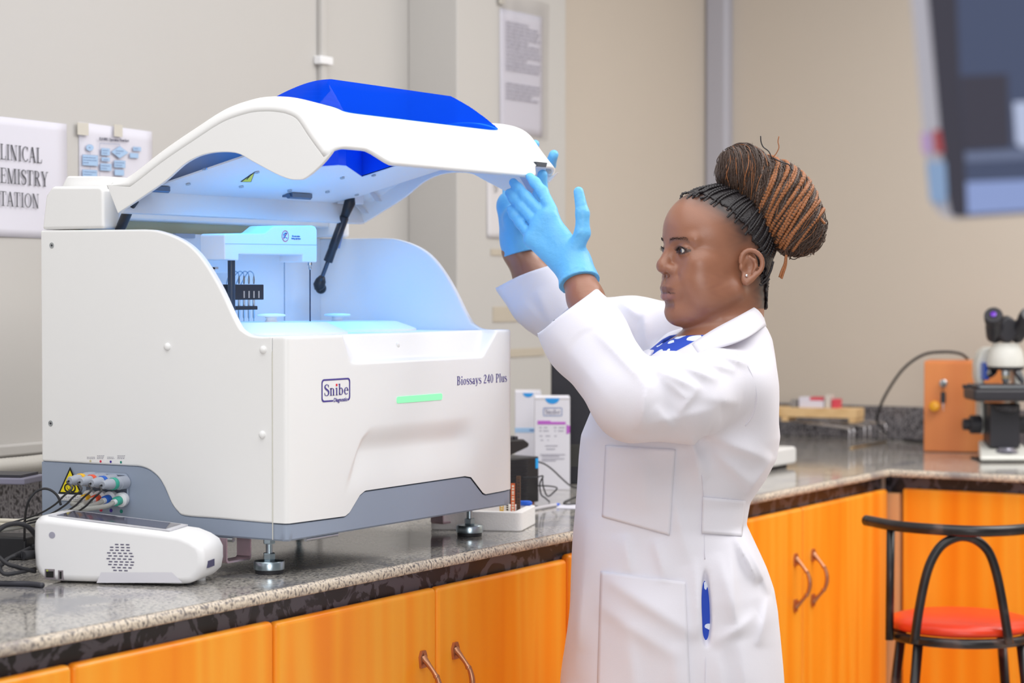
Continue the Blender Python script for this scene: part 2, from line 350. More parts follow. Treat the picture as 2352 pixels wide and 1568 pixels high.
# ================================================================== room
CT = 0.95                                                        # worktop height
def boxo(name, lo, hi, m, parent=None, bevel=0.0, bseg=3): return MB().box(lo, hi).build(name, m, parent, bevel=bevel, bseg=bseg)
FLOOR = ramp_mat('terrazzo_floor', [(0.3, 'a9a49c'), (0.5, 'c0bab1'), (0.7, 'b4aea6')], 0.3, tscale=40, detail=6)
struct(boxo('floor', (-4.2, -5.2, -0.1), (3.8, 1.2, 0), FLOOR))
struct(boxo('wall_back', (-4.2, 1.0, 0), (3.8, 1.2, 3.1), WALL))
struct(boxo('wall_right', (3.62, -5.2, 0), (3.82, 1.0, 3.1), WALLD))
struct(boxo('wall_pillar', (1.857, 0.85, 0), (2.422, 1.0, 3.1), WALL, bevel=0.004, bseg=2))
struct(boxo('wall_alcove', (2.422, 0.985, 0), (3.62, 1.0, 3.1), WALLD))
GREYT = mat('grey_trunking', 'b4b3bd', 0.5)
struct(MB().prism([(3.62, 0.985), (3.585, 0.985), (3.575, 0.975), (3.575, 0.915), (3.585, 0.902), (3.62, 0.902)], 2, 0.95, 3.1).build('trim_1', GREYT, bevel=0.004))

# conduit with a clip, on the wall behind the analyzer
c = thing('wall_conduit', (1.471, 0.99, 1.3), 'thin white vertical conduit with a clip on the wall behind the blue lid', 'conduit')
boxo('duct', (1.459, 0.985, 1.05), (1.483, 1.0, 3.1), WALL, c, bevel=0.004)
MB().box((1.445, 0.978, 1.966), (1.497, 1.0, 1.986)).build('clip', WHITE2, c, bevel=0.003)

# ------------------------------------------------------------------ papers on the wall
def sheet(name, x0, x1, z0, z1, y, m, parent, tilt=0.0, nx=10, nz=14, wav=0.0015, seed=0, th=0.0006):
    P = []; r = random.Random(seed); ph = r.random() * 6
    for j in range(nz + 1):
        row = []
        for i in range(nx + 1):
            u, v = i / nx, j / nz
            row.append((x0 + (x1 - x0) * u, y - 0.0015 - wav * (1 + math.sin(5 * u + 4 * v + ph)) * (0.3 + u * (1 - u) * 3), z0 + (z1 - z0) * v + tilt * (u - 0.5)))
        P.append(row)
    return MB().grid(P).build(name, m, parent, smooth='all', solid=th)
TAPE = mat('yellowed_tape', 'cfcabf', 0.45)
p = thing('wall_notice', (0.45, 0.998, 1.526), 'white paper notice reading CLINICAL CHEMISTRY STATION taped to the left wall', 'notice')
sheet('paper_sheet', 0.228, 0.575, 1.526, 1.766, 1.0, PAPER, p, tilt=-0.004, seed=1)
mb = MB()
for txt, y0, y1, xr in (('CLINICAL', 371, 337, 97), ('CHEMISTRY', 424, 391, 111), ('STATION', 475, 443, 91)):
    a = onp(xr, y0 + 1, 1, 0.994); b = onp(xr, y1, 1, 0.994); h = b[2] - a[2]
    w0 = sum(G[ch][0] + 0.02 for ch in txt) - 0.02
    ref = {'CLINICAL': (0, 'LINICAL'), 'CHEMISTRY': (0, 'EMISTRY'), 'STATION': (0, 'TATION')}[txt]
    aL = onp(ref[0], y0, 1, 0.994); wv = sum(G[ch][0] + 0.02 for ch in ref[1]) - 0.02
    sx = (a[0] - aL[0]) / (wv * h)
    letters(mb, txt, (a[0] - w0 * sx * h, 0.994, a[2]), (1, 0, -0.02), (0, 0, 1), (0, -1, 0), h, sx, lift=0.0)
mb.build('lettering', INK, p)

p = thing('flowchart_sheet', (0.72, 0.998, 1.45), 'white sheet with a pale blue operation flowchart, taped beside the notice', 'paper')
sheet('paper_sheet', 0.612, 0.845, 1.45, 1.768, 1.0, PAPER, p, tilt=-0.006, seed=2, wav=0.0008)
BOXB = mat('flowchart_blue', 'a9c6e6', 0.8); LINEB = mat('flowchart_line', '7d8db0', 0.8); INKD = mat('flowchart_ink', '3d3d55', 0.8)
def F(px, py, y=0.9935): q = onp(px, py, 1, y); return (q[0], q[1], q[2])
fill = MB(); edge = MB(); ink = MB()
def fshape(pts):
    P = [np.array(F(*q, y=0.9932)) for q in pts]; c0 = sum(P) / len(P)
    edge.add([c0 + (q - c0) * 1.045 + np.array((0, 0.0004, 0)) for q in P], [tuple(range(len(P)))]); fill.add(P, [tuple(range(len(P)))])
def fbox(x0, y0, x1, y1, s=0.06): fshape([(x0, y0), (x0, y1), (x1, y1 + s * (x1 - x0)), (x1, y0 + s * (x1 - x0))])
fshape([(206.5 + 8.7 * math.cos(-k * math.pi / 10), 339 + 7.3 * math.sin(-k * math.pi / 10)) for k in range(20)])
for q in ((190, 355, 225, 379), (190, 389, 223, 408), (233, 340, 252.5, 356), (233.5, 361, 252.5, 369.5), (231, 375, 256, 391), (262.5, 368, 288, 384), (306, 337, 324, 346), (298.5, 351, 318, 362), (263.5, 389, 285, 402)): fbox(*q)
fshape([(275, 335.5), (256, 348.5), (275, 363.5), (295, 350.5)])
def fline(x0, y0, x1, y1, w=0.5):
    a, b = np.array(F(x0, y0)), np.array(F(x1, y1)); d = (b - a) / np.linalg.norm(b - a); n = np.array((-d[2], 0, d[0])) * w * 0.0008
    edge.add([a - n, b - n, b + n, a + n], [(0, 1, 2, 3)])
for q in ((207, 346, 207, 355), (207, 379, 207, 389), (229, 329, 229, 408), (229, 329, 275, 331), (275, 331, 275, 336), (243, 357, 243, 362), (243, 370, 243, 376), (275, 363, 275, 369), (256, 379, 263, 380), (253, 348, 257, 348.5)): fline(*q)
for x0, y, x1 in ((192, 361, 222), (192, 367, 222), (192, 373, 204), (193, 394, 221), (193, 400, 211), (236, 345, 249), (236, 351, 246), (238, 366, 249), (233, 380, 252), (233, 386, 247), (266, 346, 284), (266, 352, 276), (265, 373, 285), (265, 379, 281), (204, 338.5, 208.5), (309, 341, 318)):
    x = x0
    while x < x1 - 1:
        w = rnd.uniform(1.5, 4); xe = min(x1, x + w); q = [F(x, y + 0.06 * (x - x0) - 0.8, 0.9926), F(x, y + 0.06 * (x - x0) + 0.9, 0.9926), F(xe, y + 0.06 * (xe - x0) + 0.9, 0.9926), F(xe, y + 0.06 * (xe - x0) - 0.8, 0.9926)]
        ink.add(q, [(0, 1, 2, 3)]); x = xe + 1.0
edge.build('flowchart_line', LINEB, p); fill.build('flowchart_box', BOXB, p); ink.build('small_print', mat('small_print_ink', '7688ad', 0.8), p)
a = np.array(F(228, 322, 0.9925)); b = np.array(F(296, 326.5, 0.9925)); u = (b - a) / np.linalg.norm(b - a)
t = sans('ELK4005 Operation Flowchart', 'heading', INKD, a, u, (0, 0, 1), 0.0068, p, sx=1.0)
w = max(v.co.x for v in t.data.vertices) - min(v.co.x for v in t.data.vertices); s = np.linalg.norm(b - a) / max(w, 1e-6)
x0 = min(v.co.x for v in t.data.vertices)
for v in t.data.vertices: v.co.x = x0 + (v.co.x - x0) * s
for x0, y0, x1, y1 in ((178, 283, 203, 309), (262, 287, 281, 313)):
    a, b = onp(x0, y1, 1, 0.9925), onp(x1, y0, 1, 0.9925); boxo('tape', (a[0], 0.9918, a[2]), (b[0], 0.9928, b[2]), TAPE, p)

# document in a clear sleeve on the pillar
for o_ in [q for q in bpy.data.objects if q.name.startswith('small_print')]: o_['kind'] = 'stuff'
p = thing('sleeved_document', (2.17, 0.848, 1.82), 'printed page in a shiny clear plastic sleeve on the pillar above the lid tip', 'paper')
sheet('paper_sheet', 2.066, 2.288, 1.835, 2.16, 0.85, PAPER, p, seed=3, wav=0.001)
ink = MB()
for k in range(22):
    z = 2.125 - k * 0.0095
    if 14 <= k <= 16: continue
    x = 2.09
    while x < (2.26 if k % 5 else 2.2):
        w = rnd.uniform(0.01, 0.035); ink.add([(x, 0.8425, z), (x, 0.8425, z + 0.0035), (min(x + w, 2.27), 0.8425, z + 0.0035), (min(x + w, 2.27), 0.8425, z)], [(3, 2, 1, 0)]); x += w + 0.004
ink.build('small_print', mat('grey_print_ink', 'a9a7b6', 0.8), p)['kind'] = 'stuff'
P = []
for j in range(31):
    P.append([(2.052 + 0.25 * i / 16, 0.838 - 0.004 * math.sin(3.1 * i / 16) - 0.0035 * math.sin(9 * i / 16 + 2 * j / 30) * (j / 30) ** 2 - (0.008 * (j / 30) ** 3 if i > 2 else 0), 1.825 + 0.37 * j / 30) for i in range(17)])
MB().grid(P).build('clear_sleeve', clear_mat('clear_sleeve', 'f4f4f6', gloss=0.5, rough=0.12), p, smooth='all')
boxo('tape', (2.05, 0.838, 2.17), (2.075, 0.842, 2.195), TAPE, p)
p = thing('lower_notice', (2.13, 0.848, 1.53), 'white sheet with a letter S below the lid tip, half hidden by blue gloves', 'paper')
sheet('paper_sheet', 2.0, 2.25, 1.555, 1.775, 0.85, mat('paper_cream', 'd5d2d4', 0.8), p, seed=4)
mb = MB(); a = onp(1135, 441, 1, 0.845); letters(mb, 'S', (a[0], 0.8435, a[2]), (1, 0, 0), (0, 0, 1), (0, -1, 0), 0.026, 1.0); mb.build('lettering', INK, p)
for k, (x0, x1, z0, z1, lab) in enumerate(((2.02, 2.30, 1.51, 1.527, 'strip of yellowed tape on the pillar below the white sheet'), (2.03, 2.34, 1.335, 1.375, 'torn tape scrap low on the pillar left of the raised sleeve'), (2.03, 2.30, 1.24, 1.262, 'lowest tape scrap on the pillar above the white boxes'))):
    tag(boxo('tape_scrap', (x0, 0.8475, z0), (x1, 0.85, z1), mat('old_tape', 'c0b6a6', 0.6)), lab, 'tape')

# ------------------------------------------------------------------ worktops with upstands and fascias
def nosing(p0, p1, nrm):                                         # rough rounded front edge strip, joined to the slab
    p0, p1, nrm = np.array(p0, float), np.array(p1, float), np.array(nrm, float)
    prof = [(0.0, CT - 0.0005)] + [(0.010 * math.sin(a), CT - 0.0105 + 0.010 * math.cos(a)) for a in (0.3, 0.6, 0.9, 1.2, 1.57)] + [(0.010, CT - 0.017), (0.007, CT - 0.019), (0.0, CT - 0.019)]
    n = int(np.linalg.norm(p1 - p0) / 0.012) + 1; P = []
    for i in range(n + 1):
        q = p0 + (p1 - p0) * i / n; j = rnd.uniform(-0.0006, 0.0006)
        P.append([(q[0] + nrm[0] * (h + j), q[1] + nrm[1] * (h + j), z) for h, z in prof])
    return MB().grid(P)
w = thing('granite_worktop', (1.0, 0.5, CT - 0.02), 'long grey speckled granite worktop along the back wall, under the analyzer', 'worktop')
MB().prism([(-1.8, -0.05), (3.62, -0.05), (3.62, 0.985), (2.423, 0.985), (2.423, 0.849), (1.856, 0.849), (1.856, 1.0), (-1.8, 1.0)], 2, CT - 0.018, CT).build('slab', GRANITE, w)
nosing((-1.8, -0.047, 0), (2.55, -0.047, 0), (0, -1, 0)).build('front_edge', GRANITEV, w, smooth='all', weld=True)
struct(boxo('trim_6', (-1.8, 0.975, CT), (1.856, 0.9995, CT + 0.095), GRANITED, bevel=0.003)); struct(boxo('trim_7', (2.423, 0.96, CT), (3.596, 0.9845, CT + 0.105), GRANITED, bevel=0.003))
w = thing('granite_worktop', (3.1, -1.3, CT - 0.02), 'grey speckled granite worktop along the right wall, under the microscope', 'worktop')
boxo('slab', (2.55, -2.6, CT - 0.018), (3.62, -0.0502, CT), GRANITE, w)
nosing((2.553, -0.05, 0), (2.553, -2.6, 0), (-1, 0, 0)).build('front_edge', GRANITEV, w, smooth='all', weld=True)
struct(boxo('trim_8', (3.597, -2.6, CT), (3.6195, 0.9, CT + 0.105), GRANITED, bevel=0.003))
struct(boxo('trim_2', (-1.8, -0.0255, 0.886), (2.56, -0.015, CT - 0.019), FASCIA)); struct(boxo('trim_3', (2.592, -2.6, 0.886), (2.60, -0.015, CT - 0.019), FASCIA))
struct(boxo('trim_4', (2.557, -0.075, 0.1), (2.59, -0.02, 0.886), WOODE, bevel=0.002)); struct(boxo('trim_5', (2.5605, -0.033, 0.886), (2.57, -0.014, CT - 0.019), mat('pale_mortar', 'b9a89a', 0.8)))

# ------------------------------------------------------------------ base cabinets
def handle(parent, x, z, door):                                  # vertical bow pull, about 13 cm
    mb = MB()
    for s in (1, -1):
        zc = z + s * 0.058
        mb.prism([(x - 0.008, zc - s * 0.018), (x + 0.008, zc - s * 0.018), (x + 0.011, zc + s * 0.002), (x + 0.006, zc + s * 0.012), (x - 0.006, zc + s * 0.012), (x - 0.011, zc + s * 0.002)][::1], 1, -0.0525, -0.0475)
        mb.tube(spline([(x, -0.050, zc), (x, -0.060, zc - s * 0.010), (x, -0.071, zc - s * 0.022), (x, -0.077, zc - s * 0.030)], 4), [0.007, 0.0065, 0.006, 0.0052, 0.005, 0.0045, 0.0042, 0.004, 0.004, 0.004, 0.0042, 0.0045, 0.005][:13], 8)
        mb.lathe([(0.0048, -0.003), (0.0062, 0), (0.0048, 0.003)], (x, -0.078, zc - s * 0.031), seg=10)
        mb.lathe([(0.0025, 0), (0.003, 0.0012), (0.001, 0.0016)], (x, -0.0525, zc + s * 0.006), axis=(0, -1, 0), seg=10)
    mb.tube(spline([(x, -0.078, z + 0.03), (x, -0.084, z + 0.014), (x, -0.086, z), (x, -0.084, z - 0.014), (x, -0.078, z - 0.03)], 5), [0.0042, 0.0044, 0.0046, 0.0048, 0.005, 0.0052, 0.0053, 0.0054, 0.0055, 0.0055, 0.0055, 0.0055, 0.0055, 0.0054, 0.0053, 0.0052, 0.005, 0.0048, 0.0046, 0.0044, 0.0042], 8)
    return mb
def cabinet(x0, xm, x1, ztop, label, hl=True):
    c = thing('base_cabinet', ((x0 + x1) / 2, 0.2, 0), label, 'cabinet', group='orange base cabinets under the worktop')
    boxo('body', (x0 + 0.002, -0.026, 0.1), (x1 - 0.002, 0.55, 0.884), WOODE, c); boxo('plinth', (x0 + 0.002, 0.02, 0), (x1 - 0.002, 0.5, 0.1), DARK, c)
    for a, b, hx in ((x0, xm, xm - 0.05), (xm, x1, xm + 0.055)):
        d = boxo('door', (a + 0.0018, -0.048, 0.11), (b - 0.0018, -0.027, ztop), WOOD, c, bevel=0.009, bseg=4)
        if hl:
            _RM[d.name] = root_matrix(c)
            h = handle(c, hx, 0.722, d).build('handle', COPPER, c, smooth=True, angle=50); h.parent = d
    return c
cabinet(-1.03, -0.557, -0.096, 0.899, 'orange wooden cabinet farthest left under the white portable device')
cabinet(-0.094, 0.374, 0.842, 0.896, 'orange wooden cabinet with copper handles directly below the analyzer')
cabinet(0.844, 1.144, 1.44, 0.904, 'orange wooden cabinet mostly hidden behind the woman in the lab coat')
cabinet(1.442, 1.994, 2.553, 0.897, 'orange wooden cabinet with copper handles between the woman and the room corner')
def cabinet_side(y0, ym, y1, ztop, label):
    c = thing('base_cabinet', (2.8, (y0 + y1) / 2, 0), label, 'cabinet', group='orange base cabinets under the worktop')
    boxo('body', (2.592, y0 + 0.002, 0.1), (3.15, y1 - 0.002, 0.884), WOODE, c); boxo('plinth', (2.64, y0 + 0.002, 0), (3.1, y1 - 0.002, 0.1), DARK, c)
    for a, b in ((y0, ym), (ym, y1)): boxo('door', (2.57, a + 0.0018, 0.11), (2.591, b - 0.0018, ztop), WOOD, c, bevel=0.007, bseg=4)
cabinet_side(-1.32, -0.70, -0.078, 0.899, 'orange wooden cabinet behind the red-seated stool')

# ================================================================== chemistry analyzer
AN = thing('chemistry_analyzer', (0.365, 0.267, CT), 'large white chemistry analyzer with slate grey base and raised blue-windowed lid', 'analyzer')
def sub(parent, child): child.parent = parent; return child      # hang a finished part under another part (both are in the thing's frame)
_RM_fix = []
def subpart(mbx, name, m, part, root, **k):
    o = mbx.build(name, m, root, **k); o.parent = part; return o
PX0 = lambda px, py, x=0.0: tuple(onp(px, py, 0, x)[1:])         # pixel on a plane x = const  -> (y, z)
PY0 = lambda px, py, y=0.0: (lambda q: (q[0], q[2]))(onp(px, py, 1, y))
ZB = 1.011                                                       # underside of the base
bl = [(92, 1058.8), (215, 1065.6), (291, 1069.7), (322, 1072), (344, 1080.6), (363.6, 1097.6), (378, 1121.8), (392.6, 1155.7), (407, 1175), (424, 1185), (499, 1191), (600, 1200), (659.6, 1204.8)]
BL = [PX0(*q) for q in bl]; BL = [(0.534, BL[0][1])] + [tuple(q) for q in spline(BL[1:-1], 4)] + [(0.0, BL[-1][1])]
bf = [(658, 1204), (793, 1186.6), (803, 1178), (827, 1138), (839, 1128), (1068, 1094.6), (1082, 1097), (1109.5, 1133), (1116, 1136), (1190, 1122)]
BF = [PY0(*q) for q in bf]; zc = (BL[-1][1] + BF[0][1]) / 2; BL[-1] = (0.0, zc); BF[0] = (0.0, zc); zr = BF[-1][1]; BF.append((0.73, zr))
def zb_left(y): return float(np.interp(y, [q[0] for q in BL[::-1]], [q[1] for q in BL[::-1]]))
def zb_front(x): return float(np.interp(x, [q[0] for q in BF], [q[1] for q in BF]))
top = [(330, 526.5), (360, 529), (400, 542), (433, 561), (461, 589), (489, 631), (512, 674), (531, 716), (548, 749), (557, 759), (575, 769.5), (600, 773)]
TOPC = [(0.534, 1.5235)] + [tuple(q) for q in spline([PX0(*q) for q in top], 4)] + [(0.030, 1.3445)]
ZT = 1.3445
# side panels, 14 mm thick with a rolled rim
SEAM = 0.030
bl_poly = [q for q in BL if q[0] > SEAM + 1e-4] + [(SEAM, zb_left(SEAM))]
left = MB().prism(TOPC + bl_poly[::-1], 0, 0.0, 0.014).build('side_panel', WHITE, AN, bevel=0.004, bseg=3)
right = MB().prism(TOPC + [(SEAM, zr), (0.534, zr)], 0, 0.716, 0.73).build('side_panel', WHITE, AN, bevel=0.004, bseg=3)
# front panel: a path round both front corners, with the hand scoop and the pressed-in lower field
def plan_path():
    P = []
    for y in (SEAM - 0.0015, 0.022, 0.016): P.append((0.0, y, 'L'))
    r = 0.009
    for k in range(7):
        a = math.radians(180 + 90 * k / 6); P.append((r + r * math.cos(a), r + r * math.sin(a), 'C'))
    x = 0.013
    while x < 0.688: P.append((x, 0.0, 'F')); x += 0.0035
    r = 0.036
    for k in range(10):
        a = math.radians(270 + 90 * k / 9); P.append((0.73 - r + r * math.cos(a), r + r * math.sin(a), 'R'))
    return P
sc_l, sc_r = PY0(803, 833)[0], PY0(1110, 818)[0]; sc_z = (PY0(803, 834)[1] + PY0(1110, 819)[1]) / 2; sc_lt, sc_rt = PY0(786, 780)[0], PY0(1143, 762)[0]
e_a, e_b, e_c, e_d = PY0(782, 1147), PY0(829, 1010), PY0(861, 978), PY0(1070, 957.6)
def sst(a, b, x): t = min(1, max(0, (x - a) / (b - a))); return t * t * (3 - 2 * t)
def depth(x, z):
    t = (z - sc_z) / (ZT - sc_z); d = 0.0
    if t > -0.08:
        tt = min(1.0, max(0.0, t)); xl = sc_l + (sc_lt - sc_l) * tt; xr = sc_r + (sc_rt - sc_r) * tt
        m = sst(xl - 0.004, xl + 0.035, x) * (1 - sst(xr - 0.016, xr + 0.002, x))
        d += 0.026 * m * sst(-0.03, 0.10, t) * (0.35 + 0.65 * tt)
    zt = e_c[1] + (e_d[1] - e_c[1]) * (x - e_c[0]) / (e_d[0] - e_c[0])
    xl = np.interp(z, [e_a[1], e_b[1], zt], [e_a[0], e_b[0], e_b[0] + 0.028])
    m = sst(xl - 0.002, xl + 0.016, x) * (1 - sst(e_d[0] - 0.03, e_d[0] + 0.05, x)) * (1 - sst(zt - 0.045, zt + 0.003, z))
    d += 0.011 * m * sst(1.07, 1.16, z)
    return d
path = plan_path(); NZ = 96; P = []
for (x, y, s) in path:
    zb = (zb_left(y) if s == 'L' else zb_front(x) if s in 'CF' else zr) + 0.0012
    row = []
    for j in range(NZ + 1):
        z = zb + (ZT - 0.004 - zb) * j / NZ
        row.append((x, y + (depth(x, z) if s == 'F' else 0), z))
    nx, ny = (1, 0) if s == 'L' else (0, 1) if s == 'F' else (0.7, 0.7) if s == 'C' else (-0.7, 0.7)
    xx, yy, zz = row[-1]
    row += [(xx + nx * 0.0012, yy + ny * 0.0012, ZT - 0.0012), (xx + nx * 0.004, yy + ny * 0.004, ZT), (xx + nx * 0.012, max(yy + ny * 0.02, 0.040) if s == 'F' else yy + ny * 0.038, ZT - 0.0006)]
    P.append(row)
fp = MB().grid(P).build('front_panel', WHITE, AN, smooth='all')
# slate grey base, slightly set back behind the white skins
def base_ring(o, h0, h1, fz):
    P = []
    pts = [(0.0, y, 'L') for y in np.linspace(0.534, 0.012, 60)] + [q for q in path if q[2] in 'CFR'] + [(0.73, y, 'S') for y in np.linspace(0.05, 0.534, 8)]
    for x, y, s in pts:
        zt = zb_left(y) if s == 'L' else zb_front(x) if s in 'CF' else zr
        nx, ny = (1, 0) if s == 'L' else (0, 1) if s == 'F' else (0.7, 0.7) if s == 'C' else (-1, 0) if s == 'S' else (-0.7, 0.7)
        a = (x + nx * o, y + ny * o)
        P.append([(a[0] + nx * 0.012, a[1] + ny * 0.012, ZB + 0.001), (a[0] + nx * 0.003, a[1] + ny * 0.003, ZB), (a[0], a[1], ZB + 0.003), (a[0], a[1], (ZB + zt) / 2), (a[0], a[1], zt - 0.0015), (a[0] + nx * 0.006, a[1] + ny * 0.006, zt + 0.001)])
    return MB().grid(P)
base = base_ring(0.0015, 0, 0, 0).build('base', SLATE, AN, smooth=True)
subpart(MB().box((0.012, 0.014, ZB + 0.002), (0.716, 0.53, ZB + 0.02)), 'underside', DARK, base, AN)
subpart(MB().box((0.016, 0.528, ZB + 0.02), (0.714, 0.534, 1.52)), 'rear_panel', WHITE2, base, AN)
mb = MB(); mb.tube([(-0.0006, SEAM - 0.0008, ZB + 0.002), (-0.0006, SEAM - 0.0008, 1.32)], 0.0009, 6)
mb.build('panel_seam', mat('pale_seam', 'd8d6cc', 0.5), AN)
# domes and screws on the left side
for px, py in ((385, 796), (605, 803), (603, 998)):
    y, z = PX0(px, py); MB().lathe([(0.0066, 0), (0.0062, 0.0022), (0.0048, 0.0042), (0.0025, 0.0053), (0.0001, 0.0056)], (0, y, z), axis=(-1, 0, 0), seg=20).build('plug_cap', WHITE, AN, smooth=True)
for px, py in ((119, 563.5), (116.5, 972)):
    y, z = PX0(px, py); s = MB().lathe([(0.0052, 0), (0.0052, 0.0006), (0.0043, 0.0007), (0.0042, 0.0003)], (0, y, z), axis=(-1, 0, 0), seg=20).build('screw', STEEL, AN, smooth=True)
    subpart(MB().lathe([(0.002, 0), (0.002, 0.0008)], (0, y, z), axis=(-1, 0, 0), seg=6), 'socket', DARK, s, AN)
# status light, logo, model name
q = [PY0(911, 911), PY0(1015, 902), PY0(1015, 917.5), PY0(911, 926)]
GREEN = mat('green_status_light', '86e8a8', 0.35, emit=0.55)
cx = (q[0][0] + q[1][0]) / 2; cz = (q[0][1] + q[2][1]) / 2; wd = q[1][0] - q[0][0]; hg = (q[0][1] - q[3][1] + q[1][1] - q[2][1]) / 2
MB().prism(rrect(wd, hg, hg * 0.32, 5, cx, cz), 1, -0.0012, 0.001).build('status_light', GREEN, AN, bevel=0.0006, bseg=2)

a, b, c_, d = PY0(738, 872), PY0(804, 866), PY0(804.5, 918.5), PY0(738.5, 924.5)
cx = (a[0] + b[0]) / 2; cz = (a[1] + d[1] + b[1] + c_[1]) / 4; wd = b[0] - a[0]; hg = ((a[1] - d[1]) + (b[1] - c_[1])) / 2
ro, ri = rrect(wd, hg, hg * 0.17, 6, cx, cz), rrect(wd - 0.0062, hg - 0.0055, hg * 0.13, 6, cx, cz); n = len(ro); fr = MB()
xg0, xg1 = cx - wd * 0.10, cx + wd * 0.40
for i in range(n):
    j = (i + 1) % n; A, B, C, D = ro[i], ro[j], ri[j], ri[i]
    def put(A, B, C, D): fr.add([(p[0], -0.0005, p[1]) for p in (A, B, C, D)], [(0, 1, 2, 3)])
    if abs(A[1] - B[1]) < 1e-6 and A[1] < cz:                     # bottom run: leave the gap
        put(A, (xg0, A[1]), (xg0, D[1]), D); put((xg1, B[1]), B, C, (xg1, C[1]))
    else: put(A, B, C, D)
logo = fr.build('logo', INKP, AN)
x0, z0 = PY0(744, 909.5); h = PY0(744, 883)[1] - z0; x1 = PY0(800, 906)[0]; tw = sum(G[c][0] + 0.02 for c in 'Snibe') - 0.02
sx = (x1 - x0) / (tw * h); mb = MB(); letters(mb, 'Snibe', (x0, 0, z0), (1, 0, 0), (0, 0, 1), (0, -1, 0), h, sx, lift=0.0006); subpart(mb, 'lettering', INKP, logo, AN)
xi = x0 + h * sx * (G['S'][0] + G['n'][0] + 0.04 + 0.16); subpart(MB().box((xi - 0.0021, -0.0006, z0 + h * 0.80), (xi + 0.0021, 0, z0 + h * 1.0)), 'red_dot', mat('red_ink', 'e8213a', 0.5), logo, AN)
s = sans('Diagnostic', 'small_lettering', INKP, (xg0 + 0.001, -0.0004, cz - hg / 2 - 0.0008), (1, 0, 0), (0, 0, 1), 0.0072, AN, shear=0.2); s.parent = logo
w0 = max(v.co.x for v in s.data.vertices) - min(v.co.x for v in s.data.vertices); m0 = min(v.co.x for v in s.data.vertices)
for v in s.data.vertices: v.co.x = m0 + (v.co.x - m0) * (xg1 - xg0 - 0.002) / w0
x0, z0 = PY0(1048.5, 884.5); h = PY0(1048.5, 864)[1] - z0; x1 = PY0(1164, 878)[0]; tw = sum(G[c][0] + 0.02 for c in 'Biossays 240 Plus') - 0.02
mb = MB(); letters(mb, 'Biossays 240 Plus', (x0, 0, z0), (1, 0, 0), (0, 0, 1), (0, -1, 0), h, (x1 - x0) / (tw * h), lift=0.0006)
xi = x0 + h * (x1 - x0) / (tw * h) * (G['B'][0] + 0.02 + 0.16); mb.box((xi - 0.0012, -0.0006, z0 + h * 0.82), (xi + 0.0012, 0, z0 + h * 0.96)); mb.build('model_lettering', INKP, AN)
x, z = PY0(934, 792); MB().ball((x, depth(x, z) , z), 0.005, 14, 8, (1, 0.6, 1.1)).build('catch_button', WHITE, AN, smooth='all')

# feet: threaded rod, two nuts, rubber-soled disc
def foot(x, y):
    f = MB().lathe([(0.0225, 0.0), (0.0235, 0.001), (0.0235, 0.007)], (x, y, CT), seg=36).build('foot', BLACKR, AN, smooth=True)
    subpart(MB().lathe([(0.0255, 0.007), (0.0257, 0.008), (0.0257, 0.019), (0.0245, 0.021), (0.009, 0.023), (0.008, 0.0235)], (x, y, CT), seg=36), 'foot_disc', ZINC, f, AN, smooth=True)
    subpart(MB().tube([(x, y, CT + 0.023), (x, y, ZB + 0.004)], [0.0056, 0.0056], 14), 'threaded_rod', ZINC, f, AN, smooth=True)
    for h in (0.023, 0.049): subpart(MB().lathe([(0.0098, h), (0.0104, h + 0.0012), (0.0104, h + 0.0098), (0.0098, h + 0.011)], (x, y, CT), seg=6), 'nut', ZINC, f, AN)
f1 = onp(618.5, 1316, 2, CT); f2 = onp(1078.5, 1230, 2, CT)
for x, y in ((f1[0], f1[1]), (f2[0], f2[1]), (0.05, 0.48), (0.68, 0.48)): foot(x, y)
def bracket(x0, x1, y, z0):
    mb = MB(); t = 0.003
    mb.prism([(x0, ZB + 0.003), (x0, z0 + 0.004), (x0 + 0.004, z0), (x1 - 0.004, z0), (x1, z0 + 0.004), (x1, ZB + 0.003), (x1 - t, ZB + 0.003), (x1 - t, z0 + t + 0.003), (x1 - t - 0.003, z0 + t), (x0 + t + 0.003, z0 + t), (x0 + t, z0 + t + 0.003), (x0 + t, ZB + 0.003)], 1, y, y + 0.028)
    mb.build('bracket', IRID, AN)
b1 = onp(520, 1294, 1, 0.10); bracket(b1[0], b1[0] + 0.066, 0.10, b1[2]); b2 = onp(1017, 1204, 1, 0.16); bracket(b2[0], b2[0] + 0.058, 0.16, b2[2])
MB().tube([(0.006, 0.21, ZB - 0.004), (0.006, 0.115, ZB - 0.004)], 0.004, 12).build('hinge_pin', STEEL, AN, smooth=True)
MB().tube([(0.06, 0.008, ZB - 0.003), (0.15, 0.008, ZB - 0.003)], 0.003, 12).build('hinge_pin', STEEL, AN, smooth=True)
MB().tube([(0.60, 0.05, ZB - 0.003), (0.70, 0.05, ZB - 0.003)], 0.003, 12).build('hinge_pin', STEEL, AN, smooth=True)

